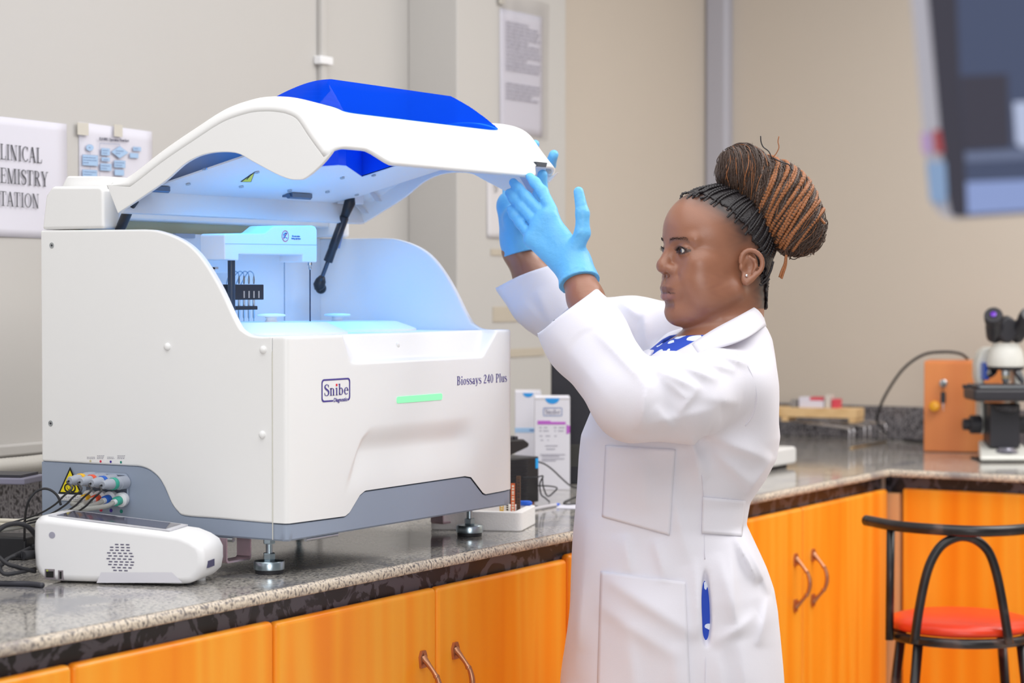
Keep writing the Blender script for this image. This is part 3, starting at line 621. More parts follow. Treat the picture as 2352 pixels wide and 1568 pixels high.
# hazard sign on the base
YEL = mat('hazard_yellow', 'f6e21a', 0.5); BLK = mat('hazard_black', '1b1b1b', 0.5)
def at0(px, py, h=0.0): y, z = PX0(px, py); return np.array((-h, y, z))
tri = [at0(161.7, 1071.5), at0(134.3, 1133), at0(189.7, 1135)]; cen = sum(tri) / 3
hz = MB().add([p - np.array((0.0008, 0, 0)) for p in tri], [(0, 1, 2)]).build('hazard_sign', BLK, AN)
subpart(MB().add([cen + (p - cen) * 0.80 - np.array((0.0011, 0, 0)) for p in tri], [(0, 1, 2)]), 'yellow_field', YEL, hz, AN)
mb = MB(); cb = cen + np.array((-0.0014, 0, -0.002)); R0 = 0.0068
def arc3(c, r, w, a0, a1, n=18):
    for k in range(n):
        t0, t1 = a0 + (a1 - a0) * k / n, a0 + (a1 - a0) * (k + 1) / n
        ww = lambda t: w * math.sin(math.pi * (t - a0) / (a1 - a0)) ** 0.5 + 0.0003
        mb.add([c + np.array((0, (r + s * ww(t) / 2) * math.cos(t), (r + s * ww(t) / 2) * math.sin(t))) for t, s in ((t0, -1), (t0, 1), (t1, 1), (t1, -1))], [(0, 1, 2, 3)])
for k in range(3):
    an = math.radians(90 + 120 * k); c3 = cb + np.array((0, math.cos(an), math.sin(an))) * R0 * 0.95
    arc3(c3, R0 * 0.93, 0.0030, an - 2.35, an + 2.35); mb.add([cb + np.array((0, 0.0025 * math.cos(an + 1.05 + d) * s, 0.0025 * math.sin(an + 1.05 + d) * s)) for d, s in ((-0.2, 0.4), (0.2, 0.4), (0.12, 2.1), (-0.12, 2.1))], [(0, 1, 2, 3)])
arc3(cb, R0 * 1.05, 0.0014, 0, 2 * math.pi - 0.01, 30); subpart(mb, 'biohazard_symbol', BLK, hz, AN)
pl = [at0(133.5, 1134, 0.0007), at0(133.5, 1148, 0.0007), at0(190, 1150.5, 0.0007), at0(190, 1136.5, 0.0007)]
cl = MB().add(pl, [(0, 1, 2, 3)]).build('caption_label', WHITE2, AN)
# recessed connector panel
cA, cB = at0(197.5, 1084), at0(294, 1161); wd = abs(cA[1] - cB[1]); hg = abs(cA[2] - cB[2]); cy, cz = (cA[1] + cB[1]) / 2, (cA[2] + cB[2]) / 2
ro, ri = rrect(wd + 0.003, hg + 0.003, 0.009, 6, cy, cz), rrect(wd - 0.003, hg - 0.003, 0.007, 6, cy, cz); n = len(ro); mb = MB()
mb.add([(-0.0002, *p) for p in ro] + [(-0.0012, *p) for p in ri], [(i, (i + 1) % n, n + (i + 1) % n, n + i) for i in range(n)])
cp = mb.build('connector_panel', SLATE, AN, smooth=True); subpart(MB().prism(ri, 0, -0.0008, 0.0006), 'recess', mat('recess_grey', '5d6676', 0.5), cp, AN)
CONG = mat('grey_connector', 'aab0bd', 0.4); CONW = mat('white_connector', 'e6e8ec', 0.4)
RING = [mat('ring_yellow', 'f4c12c', 0.45), mat('ring_red', 'ee5a3a', 0.45), mat('ring_blue', '2463c9', 0.45), mat('ring_teal', '3fae98', 0.45)]
CONN = []
for k, (px, py) in enumerate(((213, 1098), (238, 1100.5), (263, 1103.5), (288, 1107.5))):
    c = at0(px, py); L = 0.062
    o = MB().lathe([(0.0115, 0), (0.0115, 0.018), (0.0102, 0.0185), (0.0102, 0.026), (0.0092, 0.0265), (0.0092, 0.044), (0.0074, 0.047), (0.0074, 0.056), (0.006, 0.058), (0.0045, 0.058)], c, axis=(-1, 0, 0), seg=22).build('cable_connector', CONG, AN, smooth=True)
    subpart(MB().lathe([(0.0104, 0.0265), (0.0106, 0.027), (0.0106, 0.034), (0.0104, 0.0345)], c, axis=(-1, 0, 0), seg=22), 'colour_ring', RING[k], o, AN, smooth=True)
    CONN.append(c + np.array((-0.058, 0, 0)))
TUBE0 = []
for k, (px, py) in enumerate(((214, 1138), (238, 1139.5), (262.5, 1141), (287, 1144))):
    c = at0(px, py)
    o = MB().lathe([(0.0095, 0), (0.0115, 0.004), (0.0125, 0.006), (0.0125, 0.014), (0.009, 0.016), (0.0072, 0.017), (0.0072, 0.024), (0.005, 0.025), (0.005, 0.036)], c, axis=(-1, -0.12, -0.12), seg=22).build('tube_connector', CONW, AN, smooth=True)
    subpart(MB().lathe([(0.0074, 0.0165), (0.0078, 0.017), (0.0078, 0.0285), (0.0074, 0.029)], c, axis=(-1, -0.12, -0.12), seg=22), 'colour_ring', RING[k], o, AN, smooth=True)
    TUBE0.append(c + np.array((-1, -0.12, -0.12)) / 1.014 * 0.034)
DOTS = [mat('dot_sand', 'cfc6a5', 0.6), mat('dot_red', 'd8324f', 0.6), mat('dot_violet', '43309a', 0.6), mat('dot_teal', '238a7a', 0.6)]
for k, (px, py) in enumerate(((208, 1058.5), (231.3, 1059.2), (254.5, 1060), (278, 1061.2))):
    c = at0(px, py); MB().lathe([(0.0022, 0.0002), (0.0022, 0.0005)], c, axis=(-1, 0, 0), seg=14).build('colour_dot', DOTS[k], AN)
for k, (px, py) in enumerate(((231, 1170.5), (254, 1172), (277.5, 1174))):
    c = at0(px, py, -0.0015); MB().lathe([(0.0033, 0.0002), (0.0033, 0.0006)], c, axis=(-1, 0, 0), seg=16).build('colour_dot', DOTS[k + 1], AN)
mb = MB(); TXT = mat('tiny_grey_print', '9a98a5', 0.7)
for px in (208, 231.3, 254.5, 278):
    for j in range(2 if px in (208, 254.5) else 3):
        y = 1052 - j * 3.2; x = px - 8
        while x < px + 7:
            w = rnd.uniform(1.5, 4); q = [at0(x, y, 0.0004), at0(x, y + 1.3, 0.0004), at0(x + w, y + 1.4, 0.0004), at0(x + w, y + 0.1, 0.0004)]; mb.add(q, [(0, 1, 2, 3)]); x += w + 1
for y, x0, x1 in ((1141, 138, 186), (1145.5, 138, 180)):
    x = x0
    while x < x1: w = rnd.uniform(2, 6); mb.add([at0(x, y - 0.8, 0.0011), at0(x, y + 0.9, 0.0011), at0(x + w, y + 1.1, 0.0011), at0(x + w, y - 0.6, 0.0011)], [(0, 1, 2, 3)]); x += w + 1.2
mb.build('small_print', TXT, AN)['kind'] = 'stuff'

# ------------------------------------------------------------------ inside: deck, back panel, rear housing
deck = boxo('deck', (0.0145, 0.036, 1.333), (0.7155, 0.456, 1.3425), WHITE2, AN)
bp = boxo('back_panel', (0.0145, 0.452, 1.343), (0.7155, 0.458, 1.5225), WHITE2, AN)
for x in (onp(653, 650, 1, 0.452)[0], onp(755, 650, 1, 0.452)[0]): subpart(MB().box((x - 0.0008, 0.4512, 1.343), (x + 0.0008, 0.4521, 1.522)), 'seam', mat('seam_blue_grey', '8f9fb2', 0.5), bp, AN)
subpart(MB().box((0.02, 0.470, 1.51), (0.71, 0.476, 1.56)), 'slot_backing', mat('olive_backing', 'd6d2ac', 0.5), bp, AN)
hy0 = 0.408; HZ0 = 1.5425
chk = [(0.531, 1.5243), PX0(104, 449.5), PX0(119, 427.5), PX0(226, 427), PX0(234, 431), PX0(237, 440), (PX0(237, 440)[0], 1.5243)]
hs = MB(); hs.prism(chk, 0, 0.0, 0.045)
hs.build('rear_housing', WHITE, AN, bevel=0.006, bseg=3)
hs = MB(); hs.prism(chk, 0, 0.685, 0.73); hs.build('rear_housing', WHITE, AN, bevel=0.006, bseg=3)
m0 = PX0(145, 432, 0.05); m1 = PX0(167, 404, 0.05); m2 = PX0(262, 404, 0.05)
hm = MB().prism([(0.53, HZ0), (0.528, m0[1]), (m1[0] + 0.01, m1[1]), (hy0 + 0.02, m2[1]), (hy0, m2[1] - 0.02), (hy0, HZ0)], 0, 0.045, 0.685).build('rear_housing', WHITE, AN, bevel=0.004, bseg=3)
q0, q1 = onp(375, 433, 1, hy0), onp(652, 466, 1, hy0)
subpart(MB().box((q0[0], hy0 - 0.0015, q1[2] + 0.004), ((q0[0] + q1[0]) / 2 - 0.001, hy0 + 0.001, q0[2])), 'cover_plate', WHITE2, hm, AN, bevel=0.001, bseg=2)
subpart(MB().box(((q0[0] + q1[0]) / 2 + 0.001, hy0 - 0.0015, q1[2] + 0.004), (q1[0], hy0 + 0.001, q0[2])), 'cover_plate', WHITE2, hm, AN, bevel=0.001, bseg=2)
# reagent covers with mushroom knobs
def cover(px, py, y, r0, r1, z1, name='reagent_cover'):
    c = onp(px, py, 1, y); x = c[0]; z0 = 1.3425
    o = MB().lathe([(r0, 0), (r0, 0.004), (r0 - 0.004, 0.006), (r1, z1 - z0 - 0.001), (r1 - 0.004, z1 - z0), (0.0001, z1 - z0)], (x, y, z0), seg=64).build(name, WHITE, AN, smooth=True, angle=50)
    subpart(MB().lathe([(0.013, 0), (0.010, 0.002), (0.0095, 0.006), (0.011, 0.0085), (0.0235, 0.0095), (0.0255, 0.0115), (0.0235, 0.0135), (0.012, 0.0148), (0.0001, 0.015)], (x, y, z1), seg=40), 'knob', WHITE, o, AN, smooth=True, angle=60)
    return x, y
cover(623, 738, 0.20, 0.134, 0.098, 1.3635); cover(775, 740, 0.285, 0.150, 0.115, 1.3605)
# pipetting arm
arm = [(516, 540), (519, 536), (606, 534.8), (611, 533), (628, 519), (632, 518), (718, 518), (725, 520.5), (728.5, 528), (728.5, 602), (696, 602), (696, 585), (549, 584), (549, 598), (517, 596)]
ya = 0.25; pa = MB().prism([PY0(px, py, ya) for px, py in arm], 1, ya, ya + 0.055).build('pipetting_arm', WHITE2, AN, bevel=0.003, bseg=3)
def ap(px, py, h=0.0006): return onp(px, py, 1, ya - h)
mb = MB(); mb.add([ap(517, 559, 0.0004), ap(517, 560, 0.0004), ap(728, 563, 0.0004), ap(728, 562, 0.0004)], [(0, 1, 2, 3)]); subpart(mb, 'seam', mat('seam_grey', 'a8b4c6', 0.5), pa, AN)
mb = MB(); cc = ap(655.5, 542); rr = 0.0092
for k in range(28):
    a0, a1 = 2 * math.pi * k / 28, 2 * math.pi * (k + 1) / 28
    mb.add([(cc[0] + r * math.cos(a), cc[1], cc[2] + r * 0.98 * math.sin(a)) for a, r in ((a0, rr), (a1, rr), (a1, rr * 1.13), (a0, rr * 1.13))], [(0, 1, 2, 3)])
d = np.array((0.7, 0, 0.72)); nrm = np.array((-0.72, 0, 0.7)) * 0.0007; e = rr * 0.85
mb.add([cc - d * e - nrm, cc + d * e - nrm, cc + d * e + nrm, cc - d * e + nrm], [(0, 1, 2, 3)]); subpart(mb, 'prohibition_sign', mat('sign_red', 'd2304f', 0.5), pa, AN)
mb = MB(); U = lambda a, b: cc + np.array((a * rr, -0.0002, b * rr))
for pts in ([(-0.68, 0.12), (-0.5, 0.42), (-0.1, 0.6), (0.3, 0.62), (0.5, 0.5)], [(-0.68, 0.12), (-0.3, 0.3), (-0.12, 0.1), (-0.3, -0.15), (-0.62, -0.22)], [(-0.62, -0.3), (0.1, -0.25), (0.6, -0.45)], [(-0.1, 0.55), (0.05, 0.35)], [(0.12, 0.58), (0.28, 0.38)]):
    mb.tube([U(*q) for q in spline(pts, 3)], 0.0005, 5)
subpart(mb, 'hand_symbol', mat('sign_blue', '35679c', 0.5), pa, AN)
for txt, py in (('Do not action', 542), ('during operation', 547.5)):
    p0 = ap(671 if 'Do' in txt else 669.5, py + 1.5); t = sans(txt, 'sign_text', _M['sign_blue'], p0, (1, 0, 0), (0, 0, 1), 0.0030, AN); t.parent = pa
p0 = onp(531.5, 600, 1, ya + 0.025); MB().tube([(p0[0], ya + 0.025, 1.343), (p0[0], ya + 0.025, p0[2] + 0.01)], 0.0066, 18).build('arm_column', mat('charcoal_column', '3a3f48', 0.4), AN, smooth=True)
p0 = onp(712, 604, 1, ya + 0.02); pz = onp(712, 739, 1, ya + 0.02)[2]
pr = MB().tube([(p0[0], ya + 0.02, pz), (p0[0], ya + 0.02, p0[2])], 0.0013, 10).build('probe_needle', mat('dark_needle', '39455c', 0.3, 0.6), AN, smooth=True)
subpart(MB().lathe([(0.0022, -0.012), (0.0028, -0.011), (0.0028, -0.005), (0.0045, -0.004), (0.0045, 0.003)], (p0[0], ya + 0.02, p0[2]), seg=16), 'collar', STEEL, pr, AN, smooth=True)
# wash station: black block, four nozzles, clear loops
yw = 0.275; W0 = lambda px, py, dy=0.0: onp(px, py, 1, yw + dy)
a, b = W0(537, 653), W0(606, 688)
ws = MB().box((a[0], yw, b[2]), (b[0], yw + 0.028, a[2])).build('wash_station', BLACK, AN, bevel=0.001, bseg=2)
a, b = W0(530, 703), W0(592, 711); subpart(MB().box((a[0], yw, b[2]), (b[0], yw + 0.028, a[2])), 'lower_bar', BLACK, ws, AN, bevel=0.001, bseg=2)
for k in range(4):
    px = 549 + 11.3 * k; t = W0(px, 686, 0.008); bt = W0(px, 739, 0.008)
    subpart(MB().tube([t, (t[0], t[1], bt[2] + 0.008), (t[0], t[1], bt[2] + 0.006), (t[0], t[1], bt[2])], [0.0021, 0.0021, 0.001, 0.0008], 10), 'nozzle', STEEL, ws, AN, smooth=True)
    f0, f1 = W0(px, 652, 0.008), W0(px, 633, 0.008)
    subpart(MB().tube([f0, (f0[0], f0[1], (f0[2] + f1[2]) / 2), f1], [0.0014, 0.0021, 0.001], 8), 'fitting', STEEL, ws, AN, smooth=True)
    pts = spline([f1, W0(px - 3, 626, 0.01), W0(px - 12, 624, 0.016), W0(px - 26, 640 + 2 * k, 0.02), W0(px - 34 - 4 * k, 690, 0.02), W0(px - 36 - 6 * k, 742, 0.02)], 6)
    subpart(MB().tube(pts, 0.0012, 6), 'clear_tube', clear_mat('clear_tube', 'd8e4ee', gloss=0.6), ws, AN, smooth='all')
    s0 = W0(px + 10, 668); e0 = W0(px + 13, 684); subpart(MB().box((s0[0], yw - 0.0004, e0[2]), (e0[0], yw + 0.001, s0[2])), 'slot', STEEL, ws, AN)
a, b = onp(497, 625, 1, 0.37), onp(524, 742, 1, 0.37); boxo('mixing_block', (a[0] - 0.04, 0.37, 1.343), (b[0], 0.42, a[2]), WHITE2, AN, bevel=0.002)
a = onp(492, 614, 1, 0.385); MB().box((a[0] - 0.012, 0.38, a[2] - 0.014), (a[0] - 0.004, 0.392, a[2])).box((a[0] - 0.02, 0.38, a[2] - 0.003), (a[0] + 0.006, 0.392, a[2] + 0.001)).build('valve', STEEL, AN)
a = onp(420, 541, 1, 0.449); boxo('sensor', (a[0] - 0.025, 0.444, a[2] - 0.004), (a[0] + 0.03, 0.452, a[2] + 0.004), CONG, AN, bevel=0.001)

# ------------------------------------------------------------------ raised lid
lo = [(270, 490), (245, 425), (300, 385), (360, 338), (430, 290), (500, 245), (560, 223), (600, 217), (640, 218), (675, 226), (705, 245), (737, 290), (772, 336)]
lu = [(270, 490), (330, 450), (380, 415), (430, 372), (480, 352), (540, 351), (580, 371), (630, 398), (662, 411), (682, 413), (702, 409), (740, 376), (772, 336)]
LO = [PX0(*q) for q in lo]; LU = [PX0(*q) for q in lu]
LO_s = [LO[0], LO[1]] + [tuple(q) for q in spline(LO[1:], 5)][1:]
LU_s = [tuple(q) for q in spline(LU, 4)]
CEN = [LO[1], LO[2], LO[3], LO[4], (0.14, 1.714), (0.086, 1.727), (0.045, 1.729), (0.010, 1.726), (-0.028, 1.714), (-0.060, 1.692), (-0.090, 1.660), (-0.116, 1.628)]
CEN_s = [tuple(q) for q in spline(CEN, 5)]
def resample(P, n):
    P = np.array(P); d = np.r_[0, np.cumsum(np.linalg.norm(np.diff(P, axis=0), axis=1))]; t = np.linspace(0, d[-1], n)
    return np.c_[np.interp(t, d, P[:, 0]), np.interp(t, d, P[:, 1])]
NP = 64
SIDE = resample(LO_s[1:], NP); MID = resample(CEN_s, NP)
def lid_profile(x):
    xx = min(x, 0.73 - x)
    k = sst(0.0, 0.16, xx)                                        # from the side ridge to the middle
    P = SIDE * (1 - k) + MID * k
    kl = sst(0.088, 0.135, xx)                                    # wing lip -> tongue lip
    wing = np.array(SIDE[-1]) + np.array((0.004, 0.002)); tip = wing * (1 - kl) + np.array((-0.116, 1.628)) * kl
    t = np.linspace(0, 1, NP)[:, None]; P = P + (tip - P[-1]) * np.clip((t - 0.72) / 0.28, 0, 1) ** 1.5
    r = 0.034
    if xx < r:                                                    # rounded shoulder
        ins = r - math.sqrt(max(0, r * r - (r - xx) ** 2)); d = np.gradient(P, axis=0); nn = np.c_[d[:, 1], -d[:, 0]]; nn /= np.linalg.norm(nn, axis=1)[:, None] + 1e-9
        c0 = np.array((0.12, 1.60)); sg = np.sign(((c0 - P) * nn).sum(1))[:, None]; w = np.clip(np.minimum(t / 0.08, 1), 0, 1)
        P = P + nn * sg * ins * 0.8 * w
    return P
xs = sorted(set([0, 0.0015, 0.004, 0.008, 0.013, 0.019, 0.026, 0.034] + list(np.linspace(0.042, 0.688, 66)) + [0.73 - v for v in (0, 0.0015, 0.004, 0.008, 0.013, 0.019, 0.026, 0.034)]))
GR = np.array([[(x, *q) for q in lid_profile(x)] for x in xs])    # [i over x][j rear -> front]
def lid_z(x, y):
    i = int(np.clip(np.searchsorted(xs, x), 1, len(xs) - 1)); P = GR[i]; return float(np.interp(-y, -P[:, 1], P[:, 2]))
WX0, WX1, WY0, WY1 = 0.115, 0.612, -0.030, 0.245                   # window opening
mb = MB(); ni, nj = GR.shape[:2]; mb.v = [tuple(p) for p in GR.reshape(-1, 3)]
for i in range(ni - 1):
    for j in range(nj - 1):
        c = (GR[i, j] + GR[i + 1, j + 1]) / 2
        if WX0 + 0.01 < c[0] < WX1 - 0.01 and WY0 + 0.006 < c[1] < WY1 - 0.008: continue
        mb.f.append((i * nj + j, i * nj + j + 1, (i + 1) * nj + j + 1, (i + 1) * nj + j))
lid = mb.build('lid', WHITE, AN, smooth='all', solid=0.007, soff=1 if False else -1)
poly = [tuple(q) for q in SIDE] + LU_s[::-1][:-1] + [LO[0]]
side_in = [tuple(q) for q in GR[0][:, 1:]]
polyL = side_in + LU_s[::-1][1:]
subpart(MB().prism(polyL, 0, 0.0, 0.007), 'lid_side', WHITE, lid, AN, bevel=0.002, bseg=2)
subpart(MB().prism(polyL, 0, 0.723, 0.73), 'lid_side', WHITE, lid, AN, bevel=0.002, bseg=2)
mb = MB(); a, b = LO[0], LO[1]
mb.prism([a, b, (b[0] - 0.008, b[1] + 0.006), (a[0] - 0.008, a[1] + 0.002)], 0, 0.007, 0.723); subpart(mb, 'lid_rear_edge', WHITE, lid, AN)
# blue window bubble
BLUE = clear_mat('blue_tinted_window', '3a98ff', gloss=0.07, rough=0.02, body=0.36, bcol='0052f5')
def wz(x, y):
    v = (y - WY0) / (WY1 - WY0); f = min(v / 0.30, 1.0) if v < 0.3 else max(0.0, 1 - ((v - 0.3) / 0.7) ** 1.7)
    e = min(1.0, math.sin(min(1.0, max(0, (x - WX0)) / 0.085) * math.pi / 2), (WX1 - x) / 0.040); s = max(0.0, min(f, 1.15 * e if x > 0.4 else e))
    return lid_z(x, y) + 0.0015 + 0.048 * s
NX, NY = 330, 120
P = [[(WX0 + (WX1 - WX0) * i / NX, WY0 + (WY1 - WY0) * j / NY, wz(WX0 + (WX1 - WX0) * i / NX, WY0 + (WY1 - WY0) * j / NY)) for j in range(NY + 1)] for i in range(NX + 1)]
subpart(MB().grid(P), 'window', BLUE, lid, AN, smooth=True, angle=28)
# inner plate with a hexagonal-ended opening
pn0 = np.array((0.365, 0.375, 1.589)); pnn = np.array((0, 0.24, 1.0)); pnn = pnn / np.linalg.norm(pnn)
def onpl(px, py, h=0.0): return onplane(px, py, pn0 - pnn * h, pnn)
def plate_z(y): return pn0[2] - (y - pn0[1]) * pnn[1] / pnn[2]
k1, k2, k3 = onpl(795, 380), onpl(832, 405), onpl(880, 358)
yo = k1[1]; xo = k1[0]; x2, y2 = k2[0], k2[1]; ym = -0.055
q_ = onpl(812, 453); w_ = onpl(905, 384); PXR = max(q_[0], x2 + 0.012)
outer = [(0.73 - PXR + 0.02, 0.372), (PXR - 0.02, 0.372), (PXR, 0.34), (PXR, ym), (0.73 - PXR, ym), (0.73 - PXR, 0.34)]
hole = [(0.73 - x2, ym + 0.012), (0.73 - x2, y2), (0.73 - xo, yo), (xo, yo), (x2, y2), (x2, ym + 0.012)]
bm = bmesh.new()
def loop(pts):
    vs = [bm.verts.new((x, y, plate_z(y))) for x, y in pts]; return [bm.edges.new((vs[i], vs[(i + 1) % len(vs)])) for i in range(len(vs))]
es = loop(outer) + loop(hole); bmesh.ops.triangle_fill(bm, use_beauty=True, edges=es)
mb = MB(); bm.verts.index_update(); mb.add([v.co for v in bm.verts], [tuple(v.index for v in f.verts) for f in bm.faces]); bm.free()
ip = subpart(mb, 'inner_plate', WHITE2, lid, AN, solid=0.003, soff=0, weld=True)
mb = MB()
for i in range(6):                                               # upstand round the opening
    a, b = hole[i], hole[(i + 1) % 6]
    if i == 5: continue
    mb.add([(a[0], a[1], plate_z(a[1])), (b[0], b[1], plate_z(b[1])), (b[0], b[1], lid_z(b[0], b[1]) - 0.004), (a[0], a[1], lid_z(a[0], a[1]) - 0.004)], [(0, 1, 2, 3)])
subpart(mb, 'opening_frame', mat('blue_frame_plastic', '1258ea', 0.2), lid, AN, solid=0.002)
for px, py in ((470, 386), (590, 394), (432, 421), (554, 427), (665, 436), (703, 402), (786, 407), (858, 401), (752, 439), (819, 446)):
    q = onpl(px, py, 0.0015); s = MB().lathe([(0.0046, -0.003), (0.0044, -0.0005), (0.0014, 0.0)], q, axis=tuple(pnn), seg=12)
    o = subpart(s, 'plate_screw', STEEL, lid, AN, smooth=True)
    subpart(MB().lathe([(0.0014, -0.0034), (0.0014, -0.0029)], q, axis=tuple(pnn), seg=6), 'plate_screw', STEEL, lid, AN)
tr = [onpl(552, 418, 0.0025), onpl(577, 418, 0.0025), onpl(585.5, 395, 0.0025)]; c0 = sum(tr) / 3
subpart(MB().add(tr, [(0, 1, 2)]), 'warning_triangle', BLK, lid, AN); subpart(MB().add([c0 + (p - c0) * 0.82 - pnn * 0.0004 for p in tr], [(0, 1, 2)]), 'warning_yellow', YEL, lid, AN)
a, b = onpl(567, 412, 0.0032), onpl(576, 402, 0.0032); subpart(MB().tube([a, b], 0.0007, 6), 'warning_mark', BLK, lid, AN)
for px, py, w in ((357, 433, 0.05), (683, 449, 0.062)):              # hinges at the rear edge
    q = onpl(px, py, 0.004); mb = MB().box((q[0] - w / 2, q[1] - 0.012, q[2] - 0.004), (q[0] + w / 2, q[1] + 0.012, q[2] + 0.004)); mb.tube([(q[0] - w / 2 - 0.003, q[1] - 0.004, q[2] - 0.002), (q[0] + w / 2 + 0.003, q[1] - 0.004, q[2] - 0.002)], 0.005, 12)
    subpart(mb, 'hinge', mat('dark_steel', '6d7f96', 0.35, 0.8), lid, AN, smooth=True)
# ribs on the right inner wall, catch slot and latch at the tip
for (pa_, pb_) in (((893, 375), (915, 412)), ((850, 432), (872, 462)), ((825, 470), (842, 490))):
    A, B = onp(*pa_, 0, 0.715), onp(*pb_, 0, 0.715); subpart(MB().box((0.700, -0.0008, 0), (0.7235, 0.0008, 1), Matrix.Translation(Vector((0, A[1], A[2]))) @ Matrix(((1, 0, 0, 0), (0, 1, (B - A)[1], 0), (0, 0, (B - A)[2], 0), (0, 0, 0, 1)))), 'rib', WHITE2, lid, AN)
mb = MB(); a = onp(1239, 377, 1, -0.090); mb.prism([(a[0] - 0.022, a[2] + 0.0035), (a[0] + 0.020, a[2] + 0.0035), (a[0] + 0.015, a[2] - 0.005), (a[0] - 0.017, a[2] - 0.005)], 1, -0.0955, -0.080); subpart(mb, 'catch', mat('catch_dark', '3c4450', 0.4), lid, AN)
q = onp(1264, 389, 1, -0.078); subpart(MB().lathe([(0.008, -0.004), (0.008, 0.004), (0.006, 0.006)], q, axis=(0.1, -0.6, -0.8), seg=18), 'bumper', mat('bumper_grey', 'c9c4bd', 0.5), lid, AN, smooth=True)
q0, q1 = onp(1199, 402, 0, 0.722), onp(1222, 440, 0, 0.722); dd = (q1 - q0) / np.linalg.norm(q1 - q0); sd = np.array((0, -dd[2], dd[1])) * 0.006
mb = MB(); mb.add([q0 + sd + (-0.001, 0, 0), q1 + sd + (-0.001, 0, 0), q1 - sd + (-0.001, 0, 0), q0 - sd + (-0.001, 0, 0)], [(0, 1, 2, 3)]); subpart(mb, 'latch_plate', STEEL, lid, AN, solid=0.002)
# gas struts
def strut(t, b, rad=1.0):
    t, b = np.array(t), np.array(b); d = (b - t) / np.linalg.norm(b - t); L = np.linalg.norm(b - t)
    P = lambda f: t + (b - t) * f
    s = MB().tube([P(0.20), P(0.205), P(0.55), P(0.56), P(0.70), P(0.705)], [0.0085 * rad, 0.0092 * rad, 0.0092 * rad, 0.0086 * rad, 0.0092 * rad, 0.0086 * rad], 18).build('gas_strut', mat('strut_black', '2b2d35', 0.3), AN, smooth=True)
    subpart(MB().tube([P(0.68), P(0.90)], 0.0042 * rad, 12), 'strut_rod', mat('strut_rod', '4c5868', 0.25, 0.7), s, AN, smooth=True)
    subpart(MB().tube([P(0.0) - d * 0.006, P(0.03), P(0.10), P(0.21)], [0.006, 0.0115, 0.010, 0.0075], 16), 'ball_end', BLACK, s, AN, smooth='all'); subpart(MB().tube([P(0.87), P(0.92), P(0.98), P(1.0) + d * 0.006], [0.0055, 0.0105, 0.012, 0.006], 16), 'ball_end', BLACK, s, AN, smooth='all')
    return s
st = strut(onp(806, 458, 1, 0.335), onp(731, 660, 1, 0.40)); p = onp(812, 455, 1, 0.345)
subpart(MB().box((p[0] - 0.028, 0.335, p[2] - 0.012), (p[0] + 0.022, 0.365, p[2] + 0.012)), 'strut_bracket', WHITE2, lid, AN, bevel=0.002)
subpart(MB().ball(onp(737, 662, 1, 0.408), 0.011, 14, 10), 'ball_stud', BLACK, st, AN, smooth='all')
strut(onp(306, 455, 0, 0.035), onp(258, 570, 0, 0.035), 0.95)
sb = MB(); a, b = onp(786, 528, 1, 0.385), onp(775, 570, 1, 0.387); subpart(sb.add([a, b, b + (0.008, 0, 0), a + (0.008, 0, 0)], [(0, 1, 2, 3)]), 'strut_label', mat('strut_print', '6f86b8', 0.6), st, AN)

# ================================================================== things on the worktop
def frame_at(o, u):                                              # matrix: local x along u (horizontal), z up
    u = np.array((u[0], u[1], 0.0)); u /= np.linalg.norm(u); return Matrix(((u[0], -u[1], 0, o[0]), (u[1], u[0], 0, o[1]), (0, 0, 1, o[2]), (0, 0, 0, 1)))
def boolcut(o, mbx):
    me = bpy.data.meshes.new('c'); me.from_pydata(mbx.v, [], mbx.f); c = bpy.data.objects.new('c', me); COL.objects.link(c); c.matrix_world = root_matrix(o) if o.parent is None else root_matrix(o.parent)
    k = o.modifiers.new('b', 'BOOLEAN'); k.object = c; k.solver = 'EXACT'; k.operation = 'DIFFERENCE'; o.modifiers.move(len(o.modifiers) - 1, 0)
    bpy.context.view_layer.update(); dg = bpy.context.evaluated_depsgraph_get()
    others = [(m_.name, m_.show_viewport) for m_ in o.modifiers if m_.name != 'b']
    for nme, _ in others: o.modifiers[nme].show_viewport = False
    bpy.context.view_layer.update(); new = bpy.data.meshes.new_from_object(o.evaluated_get(bpy.context.evaluated_depsgraph_get()))
    for nme, v in others: o.modifiers[nme].show_viewport = v
    o.modifiers.remove(o.modifiers['b']); o.data = new; bpy.data.objects.remove(c)
    new.polygons.foreach_set('use_smooth', [True] * len(new.polygons))
def mworld(mb, M): mb.v = [tuple(M @ Vector(p)) for p in mb.v]; return mb

# ------------------------------------------------------------------ white portable device
a, b = onp(75, 1338, 2, CT), onp(468, 1349, 2, CT); U = (b - a) / np.linalg.norm(b - a); LEN = np.linalg.norm(b - a)
W_ = np.array((-U[1], U[0], 0)); PM = frame_at(a, U); PMi = PM.inverted()
def dv(px, py):                                                  # pixel on the near face -> (u, z)
    q = PMi @ Vector(onplane(px, py, a, W_)); return (q.x, q.z)
PD = thing('portable_device', tuple((a + b) / 2 + W_ * 0.05), 'small white portable device with a sloping dark screen and round side vent', 'device')
prof = [dv(*q) for q in ((75, 1192), (74.5, 1260), (77, 1300), (90, 1325), (112, 1337), (180, 1340), (300, 1347), (405, 1351), (440, 1341), (463, 1318), (467.5, 1295), (467, 1268), (458, 1250), (438, 1237), (411, 1226), (361, 1219), (242, 1204.5), (110, 1187), (90, 1186))]
prof = [(u, max(z, 0.003)) for u, z in prof]
DW = 0.105
body = mworld(MB().prism(prof, 1, 0.0, DW), PM).build('body', WHITE2, PD, bevel=0.012, bseg=4)
g0, g1, g2, g3 = dv(232, 1314), dv(395, 1314), dv(425, 1338), dv(222, 1338); n_ = len(prof)
